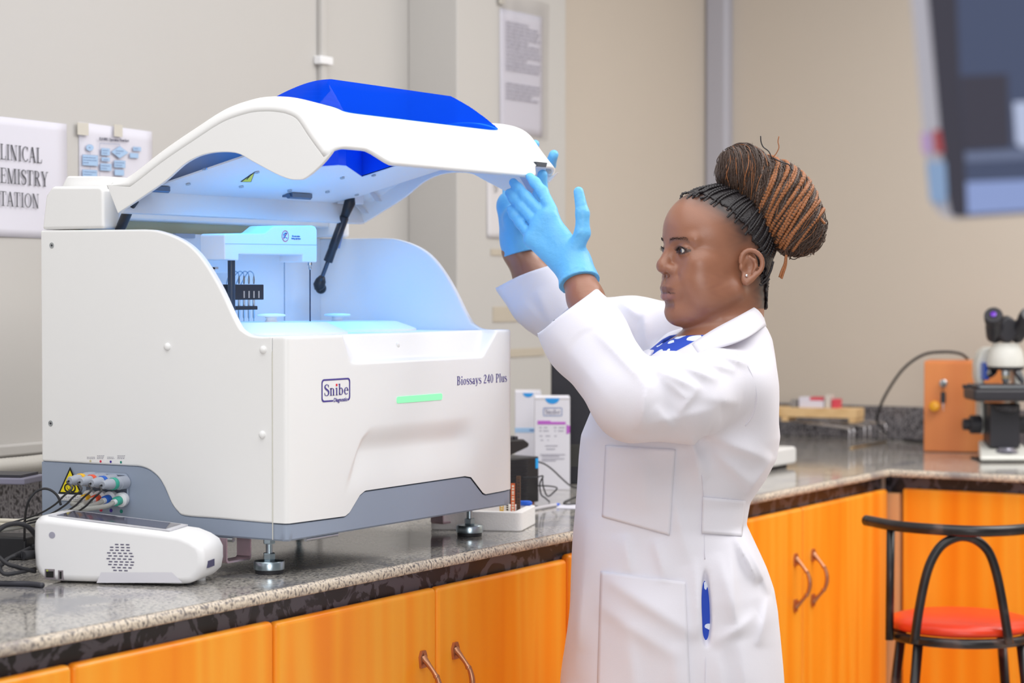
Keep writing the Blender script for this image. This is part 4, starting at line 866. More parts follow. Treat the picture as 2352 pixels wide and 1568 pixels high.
cut = MB().add([(*q[:1], -0.002, q[1]) for q in (g0, g1)] + [(g2[0], -0.002, g2[1]), (g3[0], -0.002, g3[1]), (g2[0] - 0.01, 0.009, g2[1] - 0.002), (g3[0] + 0.012, 0.009, g3[1] - 0.002)], [(0, 1, 2, 3), (0, 3, 5), (1, 4, 2), (0, 5, 4, 1), (3, 2, 4, 5)])
subpart(mworld(MB().add([(g0[0], -0.0004, g0[1]), (g1[0], -0.0004, g1[1]), (g2[0] - 0.004, -0.0004, g2[1]), (g3[0], -0.0004, g3[1])], [(0, 3, 2, 1)]), PM), 'grip_shade', mat('shaded_white_plastic', 'dddce4', 0.5), body, PD)  # flat patch; the shade of the undercut grip is put into its colour
# screen on the sloping top
t0, t1 = dv(120, 1188.5), dv(372, 1220)
def top_pt(f, w, h): return PM @ Vector((t0[0] + (t1[0] - t0[0]) * f, w, t0[1] + (t1[1] - t0[1]) * f + h))
fr = MB().add([top_pt(-0.06, 0.010, 0.0010), top_pt(1.05, 0.010, 0.0010), top_pt(1.05, DW - 0.010, 0.0010), top_pt(-0.06, DW - 0.010, 0.0010)], [(0, 1, 2, 3)]).build('screen_frame', mat('frame_grey', 'cfcfd6', 0.4), PD, solid=0.002, soff=0)
subpart(MB().add([top_pt(0, 0.016, 0.0024), top_pt(1, 0.016, 0.0024), top_pt(1, DW - 0.016, 0.0024), top_pt(0, DW - 0.016, 0.0024)], [(0, 1, 2, 3)]), 'screen', mat('dark_screen_glass', '5a5866', 0.06), fr, PD)
DH_ = mat('vent_violet_black', '4a4566', 0.6); vent = MB(); c0 = dv(278, 1280)
for r in range(10):
    z = c0[1] + (r - 4.5) * 0.0046; hw = math.sqrt(max(0, 0.0245 ** 2 - (z - c0[1]) ** 2)); x = -hw + (r % 2) * 0.003
    while x < hw - 0.004: vent.box((c0[0] + x, -0.0004, z - 0.0009), (c0[0] + x + 0.0058, 0.002, z + 0.0009)); x += 0.0092
mworld(vent, PM).build('vent_slots', DH_, PD)['kind'] = 'stuff'
def face_rect(px0, py0, px1, py1, d): p, q = dv(px0, py0), dv(px1, py1); return mworld(MB().box((p[0], -d, q[1]), (q[0], 0.004, p[1])), PM)
pt = face_rect(103, 1306, 126, 1330, 0.0006).build('network_port', mat('port_metal', 'b3a9b0', 0.35, 0.7), PD)
subpart(face_rect(106, 1311, 123.5, 1326, 0.0009), 'port_hole', BLK, pt, PD); subpart(face_rect(107, 1308, 111, 1311.5, 0.001), 'port_led', mat('led_amber', 'b4c24a', 0.5), pt, PD)
pt = face_rect(133.5, 1309, 145.5, 1332, 0.0006).build('usb_port', _M['port_metal'], PD); subpart(face_rect(137, 1312, 142, 1329, 0.0009), 'port_hole', BLK, pt, PD)
p = dv(119.5, 1228.5); mworld(MB().lathe([(0.0055, 0), (0.0052, 0.0006), (0.0001, 0.0007)], (p[0], 0.0, p[1]), axis=(0, -1, 0), seg=20), PM).build('grey_button', mat('button_grey', 'a4a3b3', 0.5), PD, smooth=True)
q = dv(455, 1300); mworld(MB().box((q[0] - 0.004, 0.02, q[1] - 0.005), (q[0] + 0.0101, 0.05, q[1] + 0.006)), PM).build('side_port', mat('port_dark', '4a4868', 0.5), PD)
for px in (135, 420): q = dv(px, 1345); mworld(MB().lathe([(0.008, 0), (0.008, 0.006)], (q[0], 0.03, -0.0005), seg=16), PM).build('rubber_foot', BLACKR, PD); mworld(MB().lathe([(0.008, 0), (0.008, 0.006)], (q[0], DW - 0.02, -0.0005), seg=16), PM).build('rubber_foot', WHITE2, PD)

# ------------------------------------------------------------------ cables, tubes and clutter at the left end
def line(name, pts, r, m, label, cat, group=None, n=8, seg=8): return tag(MB().tube(spline(pts, n), r, seg).build(name, m, smooth='all'), label, cat, group)
CLT = clear_mat('clear_hose', 'e4e4e0', gloss=0.75, rough=0.12, body=0.4, bcol='d5d5d0'); CREAM = mat('cream_hose', 'd9d3c4', 0.45)
tl = ('yellow-ringed', 'red-ringed', 'blue-ringed', 'teal-ringed')
for k in range(4):
    s = TUBE0[k]
    line('clear_tube', [s, s + (-0.03, -0.006, -0.004), at(190 - 6 * k, 1163 + 3 * k, 3.60), at(140 - 4 * k, 1178 + 2 * k, 3.66), at(90, 1190 + 3 * k, 3.74), at(40, 1196 + 5 * k, 3.78), at(-30, 1200 + 7 * k, 3.8)], 0.0042, CLT, 'clear plastic tube from the %s lower connector of the analyzer' % tl[k], 'tube', 'clear tubes at the analyzer')
for k, (y0, y1, r, m_, lb) in enumerate(((1197, 1192, 0.004, CREAM, 'cream hose lying highest in the bundle left of the white device'), (1206, 1200, 0.0036, CREAM, 'cream hose lowest in the bundle left of the white device'))):
    line('cream_hose', [at(150, 1178 + 4 * k, 3.7), at(110, y0 - 8, 3.74), at(70, y0, 3.76), at(30, y1 + 4, 3.78), at(-40, y1 + 2, 3.8)], r, m_, lb, 'hose')
for k in range(4):
    s = CONN[k]
    tx = 179 + 22.5 * k; e = [at(tx - 14, 1121 + 2 * k, 3.545), at(tx - 34, 1140 + 2 * k, 3.545), at(tx - 55, 1160 + 2 * k, 3.57), at(tx - 95, 1182 + 2 * k, 3.64), at(tx - 160, 1202, 3.7)]
    line('sensor_cable', [s, s + (-0.006, 0, -0.002)] + e, 0.0017, BLACKR, 'thin black cable from the %s upper connector of the analyzer' % tl[k], 'cable', 'thin black sensor cables', seg=6)
line('arched_cable', [at(140, 1160, 3.6), at(133, 1140, 3.6), at(118, 1126, 3.6), at(100, 1122, 3.6), at(80, 1131, 3.6), at(66, 1150, 3.6), at(59, 1175, 3.62), at(57, 1200, 3.66), at(56, 1240, 3.75)], 0.0021, BLACKR, 'black cable arching up beside the hazard sign', 'cable')
ad = thing('power_adapter', tuple(at(30, 1285, 3.78)), 'black power adapter brick among the cables left of the white device', 'adapter')
AM = frame_at(np.array(onp(-20, 1285, 2, CT)), (U[0], U[1])); mworld(MB().box((-0.06, 0, 0.0), (0.064, 0.07, 0.040)), AM).build('brick', BLACK, ad, bevel=0.004)
mworld(MB().tube([(0.064, 0.03, 0.02), (0.072, 0.03, 0.02), (0.078, 0.03, 0.02)], [0.006, 0.005, 0.003], 10), AM).build('cable_boot', BLACKR, ad)
line('thick_cable', [at(-20, 1232, 3.45), at(10, 1208, 3.46), at(38, 1202, 3.47), at(62, 1208, 3.48), at(80, 1228, 3.5), at(90, 1260, 3.56)], 0.0042, BLACKR, 'thick black cable looping over the adapter brick', 'cable')
line('loop_cable', [at(70, 1258, 3.5), at(40, 1272, 3.48), at(10, 1288, 3.45), at(0, 1305, 3.43), at(12, 1318, 3.42), at(45, 1314, 3.44), at(80, 1306, 3.5)], 0.0034, BLACKR, 'black cable loop in front of the adapter brick', 'cable')
line('flat_cable', [at(-30, 1250, 3.44), at(10, 1290, 3.43), at(40, 1302, 3.44), at(80, 1312, 3.48)], 0.0034, BLACKR, 'black cable crossing the loop left of the white device', 'cable')
line('front_cable', [tuple(onp(-60, 1338, 2, CT + 0.0045)), tuple(onp(-10, 1339, 2, CT + 0.0045)), tuple(onp(40, 1340, 2, CT + 0.0045)), tuple(onp(72, 1341, 2, CT + 0.0045)), tuple(onp(98, 1344, 2, CT + 0.0045))], 0.0045, DARK, 'dark cable lying flat on the worktop at the lower left edge', 'cable')
pl = thing('cable_plug', tuple(at(60, 1282, 3.46)), 'black cable plug entering the left end of the white device', 'plug')
s, e = at(52, 1275, 3.46), at(84, 1273, 3.5); MB().tube([s, s + (e - s) * 0.1, e], [0.0065, 0.0075, 0.0075], 14).build('plug_body', BLACKR, pl, smooth=True)
for k in range(4): q = at(50 - 4 * k, 1275.5, 3.46); MB().lathe([(0.0035, -0.001), (0.0056 - 0.0004 * k, 0), (0.0035, 0.001)], q, axis=tuple(RT), seg=12).build('strain_relief', BLACKR, pl)
MB().tube(spline([at(36, 1276, 3.46), at(20, 1282, 3.45), at(4, 1298, 3.44), at(-20, 1315, 3.43)], 5), 0.003, 8).build('lead', BLACKR, pl, smooth='all')
hs = MB(); hp = spline([(-1.3, 0.945, 1.075), (0.0, 0.945, 1.072), (0.40, 0.945, 1.070), (0.52, 0.945, 1.074), (0.75, 0.945, 1.078)], 46); hs.tube(hp, [0.0145 + 0.0032 * (k % 2) for k in range(len(hp))], 12)
tag(hs.build('corrugated_hose', mat('hose_white', 'd5d1c9', 0.5), smooth='all'), 'white corrugated hose running along the wall above the upstand', 'hose')
tag(boxo('wall_trunking', (-1.5, 0.975, 1.085), (0.78, 1.0, 1.110), WALL, bevel=0.006), 'cream cable trunking along the wall above the corrugated hose', 'trunking')
tr = thing('grey_tray', tuple(at(20, 1100, 3.95)), 'grey flat tray edge at the left picture edge before the granite upstand', 'tray')
tq = at(28, 1098, 3.98); TM = frame_at(tq - (0, 0, 0.012), (U[0], U[1])); mworld(MB().box((-0.16, 0, 0), (0.024, 0.10, 0.012)), TM).build('tray_body', mat('tray_grey', '8d8ba0', 0.4), tr, bevel=0.003)
mworld(MB().box((-0.15, 0.01, 0.012), (0.012, 0.09, 0.017)), TM).build('tray_insert', DARK, tr); mworld(MB().box((-0.15, 0.04, CT - tq[2] + 0.012), (-0.13, 0.06, 0.0)), TM).build('support', DARK, tr)

# ------------------------------------------------------------------ foam tray with strips, pens
a, b = onp(987, 1216, 2, CT), onp(1197, 1221, 2, CT); u = (b - a) / np.linalg.norm(b - a); FM = frame_at(a, u); fl = np.linalg.norm(b - a)
FT = thing('foam_tray', tuple((a + b) / 2), 'white foam tray on the worktop beside the analyzer, holding striped slips', 'tray')
FOAM = mat('white_foam', 'efedec', 0.9, bump=0.4, bscale=300); hgt = 0.038; dp = 0.15
out = rrect(fl, dp, 0.014, 5, fl / 2, dp / 2); inn = rrect(fl - 0.034, dp - 0.034, 0.010, 5, fl / 2, dp / 2); n = len(out); mb = MB()
V = [(*p, 0) for p in out] + [(*p, hgt) for p in out] + [(*p, hgt) for p in inn] + [(fl / 2 + (p[0] - fl / 2) * 0.95, dp / 2 + (p[1] - dp / 2) * 0.95, 0.014) for p in inn]
Fc = [tuple(range(n - 1, -1, -1)), tuple(range(3 * n, 4 * n))]
for k in range(3): Fc += [(k * n + i, k * n + (i + 1) % n, (k + 1) * n + (i + 1) % n, (k + 1) * n + i) for i in range(n)]
mworld(mb.add(V, Fc), FM).build('tray_body', FOAM, FT, bevel=0.003)
SC = [('e3b23c', 'gold and white'), ('f1efe9', 'white printed'), ('e06a35', 'orange-red'), ('5c4434', 'dark brown edged')]
fq = [FM.inverted() @ Vector(onp(px, 1180, 2, CT + 0.012)) for px in (1161, 1170, 1178, 1188)]
for k, (cl, nm) in enumerate(SC):
    x = fl - 0.055 + 0.0092 * k; y = 0.055 + 0.010 * k; zt = 0.075 + (0.026 if k == 3 else 0.006 * k)
    s = thing('test_strip', tuple(FM @ Vector((x, y, 0.014))), nm + ' slip standing in the white foam tray', 'strip', group='slips in the foam tray')
    mworld(MB().box((x, y, 0.0142), (x + 0.0078, y + 0.0035, zt)), FM).build('card', mat('strip_' + cl, cl, 0.6), s)
    mb = MB(); z = 0.018
    while z < zt - 0.004: w = rnd.uniform(0.0015, 0.004); mb.box((x + 0.0022, y - 0.0003, z), (x + 0.0066, y + 0.0005, z + w)); z += w + rnd.uniform(0.001, 0.004)
    mworld(mb, FM).build('print', mat('strip_print_%d' % (k % 2), ('f2ead6', '3b3434')[k % 2], 0.6), s)['kind'] = 'stuff'
s, e = np.array(onp(1192, 1165, 2, CT + 0.044)), np.array(onp(1216, 1165, 2, CT + 0.044)); c = FM @ Vector((fl - 0.022, 0.13, hgt + 0.005)); d = Vector((u[0], u[1], 0))
tag(MB().tube([c - d * 0.012, c - d * 0.009, c + d * 0.012, c + d * 0.017], [0.003, 0.0052, 0.0052, 0.003], 12).build('blue_marker', mat('pen_blue', '1f62d8', 0.35), smooth='all'), 'bright blue marker end on the rim of the foam tray', 'marker')
pn = thing('pen', tuple(onp(1250, 1164, 2, CT)), 'clear pen with a blue tip lying between the foam tray and the computer', 'pen')
s, e = np.array(onp(1222, 1169, 2, CT + 0.0042)), np.array(onp(1276, 1159, 2, CT + 0.0042)); d = (e - s) / np.linalg.norm(e - s)
MB().tube([s, e], 0.004, 10).build('barrel', mat('pen_clear', 'c9c6cc', 0.2), pn, smooth=True); MB().tube([e, e + d * 0.012, e + d * 0.022], [0.0038, 0.003, 0.0006], 10).build('tip', _M['pen_blue'], pn, smooth=True)
p0, p1, p2, p3 = (np.array(onp(px, py, 2, CT + 0.001)) for px, py in ((1277, 1166), (1330, 1168), (1340, 1158), (1285, 1159)))
tag(MB().add([p0, p1, p2, p3], [(0, 1, 2, 3)]).build('paper_slip', PAPER, solid=0.001), 'white paper slip on the worktop at the edge of the coat', 'paper')

# ------------------------------------------------------------------ small computer, handset, boxes, black case
a, b = onp(1150, 1166, 2, CT), onp(1238, 1156, 2, CT); u = (b - a) / np.linalg.norm(b - a); KM = frame_at(a, u); kl = np.linalg.norm(b - a)
PC = thing('small_computer', tuple((a + b) / 2), 'small black desktop computer with a woven grille behind the analyzer corner', 'computer')
mworld(MB().box((0, 0, 0.004), (kl, 0.19, 0.104)), KM).build('case', BLACK, PC, bevel=0.003)
gm = MB(); GRL = mat('grille_grey', '55565f', 0.35, 0.3)
for r in range(16):
    for c in range(15):
        x = 0.004 + c * 0.0055 + (r % 2) * 0.0026; z = 0.008 + r * 0.0058
        if x > kl - 0.004 or (x > kl - 0.013 and z > 0.075): continue
        gm.add([(x, -0.0004, z), (x + 0.0040, -0.0004, z + 0.0008), (x + 0.0040, -0.0026, z + 0.0040), (x, -0.0026, z + 0.0032)], [(0, 1, 2, 3)])
o = mworld(gm, KM).build('grille', GRL, PC); o['kind'] = 'stuff'
mworld(MB().box((kl - 0.012, -0.0008, 0.078), (kl - 0.003, 0.001, 0.100)), KM).build('blue_sticker', mat('sticker_blue', '1aa1ea', 0.4), PC); mworld(MB().box((0.02, 0.01, 0), (kl - 0.004, 0.18, 0.004)), KM).build('red_base', mat('foot_red', 'd8583f', 0.5), PC)
HD = thing('black_handset', tuple(KM @ Vector((kl / 2, 0.05, 0.104))), 'black keypad device lying on top of the small computer', 'device')
mworld(MB().prism([(0, 0.0), (0.05, 0.0), (0.105, 0.014), (0.108, 0.022), (0.09, 0.032), (0.0, 0.034)], 1, 0.0, 0.12, Matrix.Translation((-0.012, 0.0, 0.112))), KM).build('shell', BLACK, HD, bevel=0.004)
mworld(MB().box((-0.012, 0.01, 0.104), (0.03, 0.10, 0.113)), KM).build('foot_block', BLACKR, HD)
for k in range(4): mworld(MB().box((0.006 + 0.017 * k, 0.01, 0.143), (0.018 + 0.017 * k, 0.05, 0.151)), KM).build('key', DARK, HD, bevel=0.002)
def carton(px0, px1, pyb, pyt, dep, label, lift=0.0):
    a, b = onp(px0, pyb, 2, CT), onp(px1, pyb, 2, CT); u = (b - a) / np.linalg.norm(b - a); M = frame_at(a, u); L = np.linalg.norm(b - a)
    zt = at(px0, pyt, ((a + b) / 2 - CAM) @ DV)[2] - CT
    t = thing('reagent_box', tuple((a + b) / 2), label, 'box', group='white reagent boxes'); CB = mat('white_carton', 'e9e7ef', 0.6)
    mworld(MB().box((0, 0, 0), (L, dep, zt)), M).build('carton', CB, t, bevel=0.0015, bseg=2)
    mworld(MB().prism([(L * 0.30 + L * 0.40 * k / 14 if False else L / 2 + L * 0.20 * math.cos(math.pi + math.pi * k / 14), zt * 0.985 + L * 0.16 * math.sin(math.pi + math.pi * k / 14)) for k in range(15)], 1, -0.0006, 0.0005), M).build('blue_tab', mat('tab_blue', '2a9ce8', 0.5), t)
    return t, M, L, zt
t, M, L, zt = carton(1228, 1309, 1125, 911, 0.085, 'tall white reagent box with a violet band, facing the analyzer corner')
mworld(MB().box((-0.0005, -0.0004, zt - 0.006), (L + 0.0005, 0.0, zt - 0.0048)), M).build('flap_line', mat('carton_grey', 'b9b4b0', 0.6), t)
x0, x1, zc0, zc1 = L * 0.24, L * 0.78, zt * 0.795, zt * 0.885
ro, ri = rrect(x1 - x0, zc1 - zc0, 0.003, 4, (x0 + x1) / 2, (zc0 + zc1) / 2), rrect(x1 - x0 - 0.003, zc1 - zc0 - 0.003, 0.002, 4, (x0 + x1) / 2, (zc0 + zc1) / 2); n = len(ro)
mb = MB().add([(p[0], -0.0007, p[1]) for p in ro] + [(p[0], -0.0007, p[1]) for p in ri], [(i, (i + 1) % n, n + (i + 1) % n, n + i) for i in range(n)]); lgo = mworld(mb, M).build('logo', mat('logo_blue', '5d7cb5', 0.6), t)
mb = MB(); hh = (zc1 - zc0) * 0.58; tw = sum(G[c][0] + 0.02 for c in 'Snibe'); letters(mb, 'Snibe', (x0 + 0.004, 0, zc0 + 0.0045), (1, 0, 0), (0, 0, 1), (0, -1, 0), hh, (x1 - x0 - 0.008) / (tw * hh), lift=0.0008); o = mworld(mb, M).build('lettering', mat('logo_grey', '6d6c88', 0.6), t); o.parent = lgo
VIO = mat('violet_band', 'c266cc', 0.5); mworld(MB().box((L * 0.08, -0.0007, zt * 0.705), (L * 0.45, 0.0, zt * 0.745)).box((L * 0.45, -0.0007, zt * 0.705), (L * 0.88, 0.0, zt * 0.733)), M).build('violet_band', VIO, t)
mworld(MB().add([(L * 0.90, -0.0007, zt * 0.70), (L * 1.0, -0.0007, zt * 0.69), (L * 1.0, -0.0007, zt * 0.615), (L * 0.90, -0.0007, zt * 0.60)], [(3, 2, 1, 0)]), M).build('violet_flag', VIO, t)
mb = MB()
for zf, segs in ((0.665, ((0.13, 0.2), (0.26, 0.36), (0.54, 0.62), (0.68, 0.85))), (0.63, ((0.13, 0.2), (0.24, 0.4), (0.56, 0.6), (0.66, 0.82))), (0.575, ((0.14, 0.22), (0.31, 0.44), (0.56, 0.62))), (0.53, ((0.17, 0.24), (0.36, 0.4))), (0.47, ((0.3, 0.65),)), (0.435, ((0.33, 0.58),)), (0.375, ((0.16, 0.86),)), (0.357, ((0.2, 0.7),)), (0.33, ((0.2, 0.84),)), (0.31, ((0.2, 0.6),))):
    for s0, s1 in segs: mb.box((L * s0, -0.0005, zt * zf), (L * s1, 0, zt * (zf + 0.010)))
o = mworld(mb, M).build('small_print', mat('carton_print', 'a5a3b0', 0.7), t); o['kind'] = 'stuff'
t, M, L, zt = carton(1183, 1243, 1112, 899, 0.11, 'white reagent box with a pale blue band, partly hidden by the analyzer')
mworld(MB().box((-0.0005, -0.0006, zt * 0.56), (L + 0.0005, 0, zt * 0.61)), M).build('pale_blue_band', mat('band_pale_blue', 'a9cdf0', 0.5), t); mworld(MB().box((L * 0.55, -0.0009, zt * 0.578), (L * 0.95, 0, zt * 0.592)), M).build('small_print', _M['logo_blue'], t)
a, b = onp(1266, 1112, 2, CT), onp(1400, 1112, 2, CT); u = (b - a) / np.linalg.norm(b - a); M = frame_at(a, u); L = np.linalg.norm(b - a)
EC = thing('black_equipment_case', tuple((a + b) / 2), 'tall black case behind the white reagent boxes, half hidden by the coat', 'case')
mworld(MB().box((0, 0, 0), (L, 0.05, 0.30)), M).build('case', mat('black_textured_case', '25252d', 0.55, bump=0.3, bscale=400), EC, bevel=0.004)
vn = MB()
for k in range(9): vn.box((L * 0.30, -0.0008, 0.045 + 0.006 * k), (L * 0.55, 0.001, 0.047 + 0.006 * k))
mworld(vn, M).build('vent_lines', mat('vent_olive', '5b5a50', 0.6), EC)['kind'] = 'stuff'
ZC = lambda px, py, h=0.002: tuple(onp(px, py, 2, CT + h))
line('computer_cable', [at(1236, 1060, 4.80), at(1252, 1066, 4.82), at(1270, 1079, 4.86), at(1290, 1098, 4.9), at(1310, 1115, 4.95), at(1330, 1122, 5.0)], 0.0018, BLACKR, 'black cable from the top of the small computer sloping to the coat', 'cable')
line('curled_cable', [at(1200, 1097, 4.66), at(1230, 1096, 4.66), at(1247, 1093, 4.68), at(1240, 1110, 4.68), at(1243, 1135, 4.70), at(1252, 1143, 4.72), ZC(1262, 1152)], 0.0016, BLACKR, 'black cable curling down the corner of the small computer', 'cable')
line('looped_cable', [at(1237, 1115, 4.72), at(1262, 1116, 4.74), at(1279, 1120, 4.78), at(1272, 1130, 4.78), at(1258, 1139, 4.78), at(1248, 1118, 4.76), at(1246, 1096, 4.74)], 0.0016, BLACKR, 'black cable bent into a triangular loop beside the small computer', 'cable')
line('worktop_cable', [ZC(1330, 1138), ZC(1310, 1146), ZC(1296, 1153), ZC(1300, 1158), ZC(1330, 1157)], 0.0018, BLACKR, 'black cable end resting on the worktop against the coat', 'cable')

# ------------------------------------------------------------------ far corner of the bench
wd = thing('white_bench_device', (2.3, 0.30, CT), 'low white device with rounded corners on the worktop behind the woman', 'device')
MB().prism(rrect(0.40, 0.046, 0.012, 5, 2.292, CT + 0.032), 1, 0.185, 0.40).build('shell', mat('offwhite_plastic', 'e2e1e0', 0.4), wd, bevel=0.008); boxo('underside', (2.12, 0.20, CT), (2.46, 0.39, CT + 0.010), BLACKR, wd)
wr = thing('wire_rack', tuple(onp(1960, 1025, 2, CT)), 'low silver wire rack standing on the worktop under the wooden tray', 'rack')
WIRE = mat('silver_wire', 'c9c9ce', 0.25, 0.9); p0 = onp(1952, 1030, 2, CT); d = onp(1745, 955, 2, CT + 0.06) - onp(1952, 982, 2, CT + 0.06)
feet = [onp(px, py, 2, CT) for px, py in ((1951, 1031), (1961, 1029), (1986, 1024.5), (1998, 1022.5), (2022, 1018), (2034, 1016))]
for f in feet:
    h = np.array((0, 0, 0.060)); MB().tube([f + (0, 0, 0.002), f + h * 0.9, f + h + d * 0.01, f + h + d * 0.99, f + h * 0.9 + d, f + d + (0, 0, 0.002)], 0.0026, 8).build('wire', WIRE, wr, smooth='all')
for q in (np.zeros(3), d): MB().tube([feet[0] + q + (0, 0, 0.0026), feet[-1] + q + (0, 0, 0.0026)], 0.0026, 8).build('base_wire', mat('brass_wire', 'b49a72', 0.3, 0.8), wr, smooth='all')
wz0 = CT + 0.064; q1 = onp(1966, 971, 2, wz0); q0 = onp(1770, 966, 2, wz0); u = (q1 - q0) / np.linalg.norm(q1 - q0); M = frame_at(q0, u); L = np.linalg.norm(q1 - q0)
wt = thing('wooden_tray', tuple((q0 + q1) / 2), 'pale wooden tray of small boxes standing on the wire rack', 'tray'); PINE = ramp_mat('pale_pine', [(0.3, 'd2ab76'), (0.6, 'e3c08d')], 0.5, (0.2, 1, 1), tscale=20)
mworld(MB().box((0, 0, 0.013), (L, 0.10, 0.042)), M).build('board', PINE, wt, bevel=0.002)
for x in (0.035, L - 0.022): mworld(MB().box((x, 0, 0), (x + 0.02, 0.10, 0.013)), M).build('foot', PINE, wt)
def onboard(name, px0, px1, pyt, m, label, dep=0.05, w0=0.02, cap=None, grp='small packs on the wooden tray'):
    a = M.inverted() @ Vector(onplane(px0, 936, q0 + np.array((0, 0, 0.042)), (0, 0, 1))); b = M.inverted() @ Vector(onplane(px1, 936, q0 + np.array((0, 0, 0.042)), (0, 0, 1)))
    Z = (q1 - CAM) @ DV; h = (936 - pyt) * Z / FOC
    t = thing(name, tuple(M @ Vector(((a.x + b.x) / 2, w0, 0.0422))), label, 'pack', group=grp); mworld(MB().box((a.x, w0, 0.0422), (b.x, w0 + dep, 0.042 + h)), M).build('carton', m, t, bevel=0.001, bseg=2)
    if cap: mworld(MB().box((a.x + (b.x - a.x) * 0.45, w0 - 0.0006, 0.042 + h * 0.72), (b.x, w0 + dep * 0.9, 0.0422 + h + 0.0004)), M).build('red_stripe', cap, t)
    return t
REDM = mat('carton_red', 'd94a5c', 0.5)
onboard('white_pack', 1832, 1896, 912, mat('white_pack', 'dfdcea', 0.6), 'white pack with a red stripe in the middle of the wooden tray', cap=REDM)
onboard('red_pack', 1917, 1932, 915, REDM, 'small red pack at the right end of the wooden tray'); onboard('grey_pack', 1811, 1826, 918, mat('pack_grey', '8f8c8c', 0.6), 'small grey pack left of the white pack on the wooden tray')
onboard('beige_pack', 1899, 1914, 906, mat('pack_beige', 'd3cbc4', 0.6), 'narrow beige pack between the white and red packs')
# locked wooden box
a, b = onp(2121, 1037.5, 2, CT), onp(2300, 1041, 2, CT); u = (b - a) / np.linalg.norm(b - a); M = frame_at(a, u); L = np.linalg.norm(b - a); Zb = ((a) - CAM) @ DV; ht = (1037 - 829) * Zb / FOC
wb = thing('wooden_box', tuple((a + b) / 2), 'orange wooden box with a keyed door beside the microscope', 'box'); BOXW = ramp_mat('box_veneer', [(0.3, 'cb743c'), (0.6, 'db8749')], 0.45, (1, 1, 0.08), tscale=14)
mworld(MB().box((0, 0.014, 0), (L, 0.20, ht)), M).build('cabinet_shell', BOXW, wb, bevel=0.002); mworld(MB().box((0.001, 0, 0.002), (L - 0.001, 0.0135, ht - 0.004)), M).build('door', BOXW, wb, bevel=0.002)
def bx(px, py): q = M.inverted() @ Vector(onplane(px, py, a, (-u[1], u[0], 0))); return q.x, q.z
x, z = bx(2147, 932); mworld(MB().lathe([(0.006, 0), (0.005, 0.006), (0.013, 0.010), (0.0155, 0.016), (0.013, 0.023), (0.0001, 0.026)], (x, 0, z), axis=(0, -1, 0), seg=24), M).build('knob', mat('amber_knob', 'e8a21c', 0.2), wb, smooth=True)
x, z = bx(2167, 880); lk = mworld(MB().lathe([(0.011, 0), (0.011, 0.004), (0.008, 0.006)], (x, 0, z), axis=(0, -1, 0), seg=20), M).build('lock', STEEL, wb, smooth=True)
k = mworld(MB().lathe([(0.0095, 0), (0.0095, 0.003)], (x, -0.012, z + 0.004), axis=(1, 0, 0.2), seg=16).box((x - 0.001, -0.022, z - 0.02), (x + 0.001, -0.006, z + 0.002)), M).build('key', BLACK, wb); x2_, z2_ = bx(2167, 912)
mworld(MB().prism(rrect(0.014, 0.034, 0.006, 4, x2_, z2_), 1, -0.014, -0.010), M).build('key_fob', BLACK, wb); mworld(MB().prism([(x2_ - 0.002, z2_ - 0.017), (x2_ + 0.002, z2_ - 0.017), (x2_ + 0.001, z2_ - 0.042)], 1, -0.013, -0.011), M).build('key_blade', STEEL, wb)
line('microscope_cable', [at(2222, 823, 6.35), at(2205, 812, 6.3), at(2168, 808, 6.3), at(2120, 815, 6.32), at(2074, 848, 6.35), at(2035, 905, 6.4), at(2016, 950, 6.45), at(2015, 968, 6.47), at(2026, 984, 6.5), ZC(2046, 1002, 0.004), ZC(2085, 1010, 0.004), ZC(2120, 1013, 0.004)], 0.0042, BLACKR, 'black power cable arching over the wooden box to the worktop', 'cable')

# ------------------------------------------------------------------ microscope (local frame: x right, y away from the camera, z up)
mz = 5.85; m0 = onp(2322, 1062, 2, CT); MM = frame_at(m0, (RT[0], RT[1])); mr = math.atan2(RT[1], RT[0])
MS = thing('microscope', tuple(m0), 'white and black binocular microscope on the right worktop', 'microscope', rz=mr); sc = ((m0 - CAM) @ DV) / FOC
def mx(px): return (px - 2322) * sc
def mzz(py): return 0.0 + (1062 - py) * sc
IV = mat('ivory_enamel', 'dcdcd6', 0.35); MBK = mat('microscope_black', '2e2d33', 0.4)
def mb_(mbx, name, m, **k): return mworld(mbx, MM).build(name, m, MS, **k)
mb_(MB().add([(mx(2251), -0.0, 0.004), (mx(2393), 0, 0.004), (mx(2366), 0.17, 0.004), (mx(2278), 0.17, 0.004), (mx(2251), -0.0, 0.016), (mx(2393), 0, 0.016), (mx(2366), 0.17, 0.050), (mx(2278), 0.17, 0.050)], [(3, 2, 1, 0), (4, 5, 6, 7), (0, 1, 5, 4), (1, 2, 6, 5), (2, 3, 7, 6), (3, 0, 4, 7)]), 'base', IV, bevel=0.006); mb_(MB().box((mx(2258), 0.01, 0), (mx(2386), 0.16, 0.0045)), 'base_pad', BLACKR)
mb_(MB().box((mx(2287), 0.07, 0.035), (mx(2357), 0.16, mzz(930))), 'illuminator_column', MBK, bevel=0.004); mb_(MB().lathe([(0.034, 0), (0.026, 0.006), (0.022, 0.012), (0.018, 0.013)], (mx(2322), 0.055, 0.024), seg=28), 'field_lens', mat('field_lens', '8b8a96', 0.2, 0.5), smooth=True)
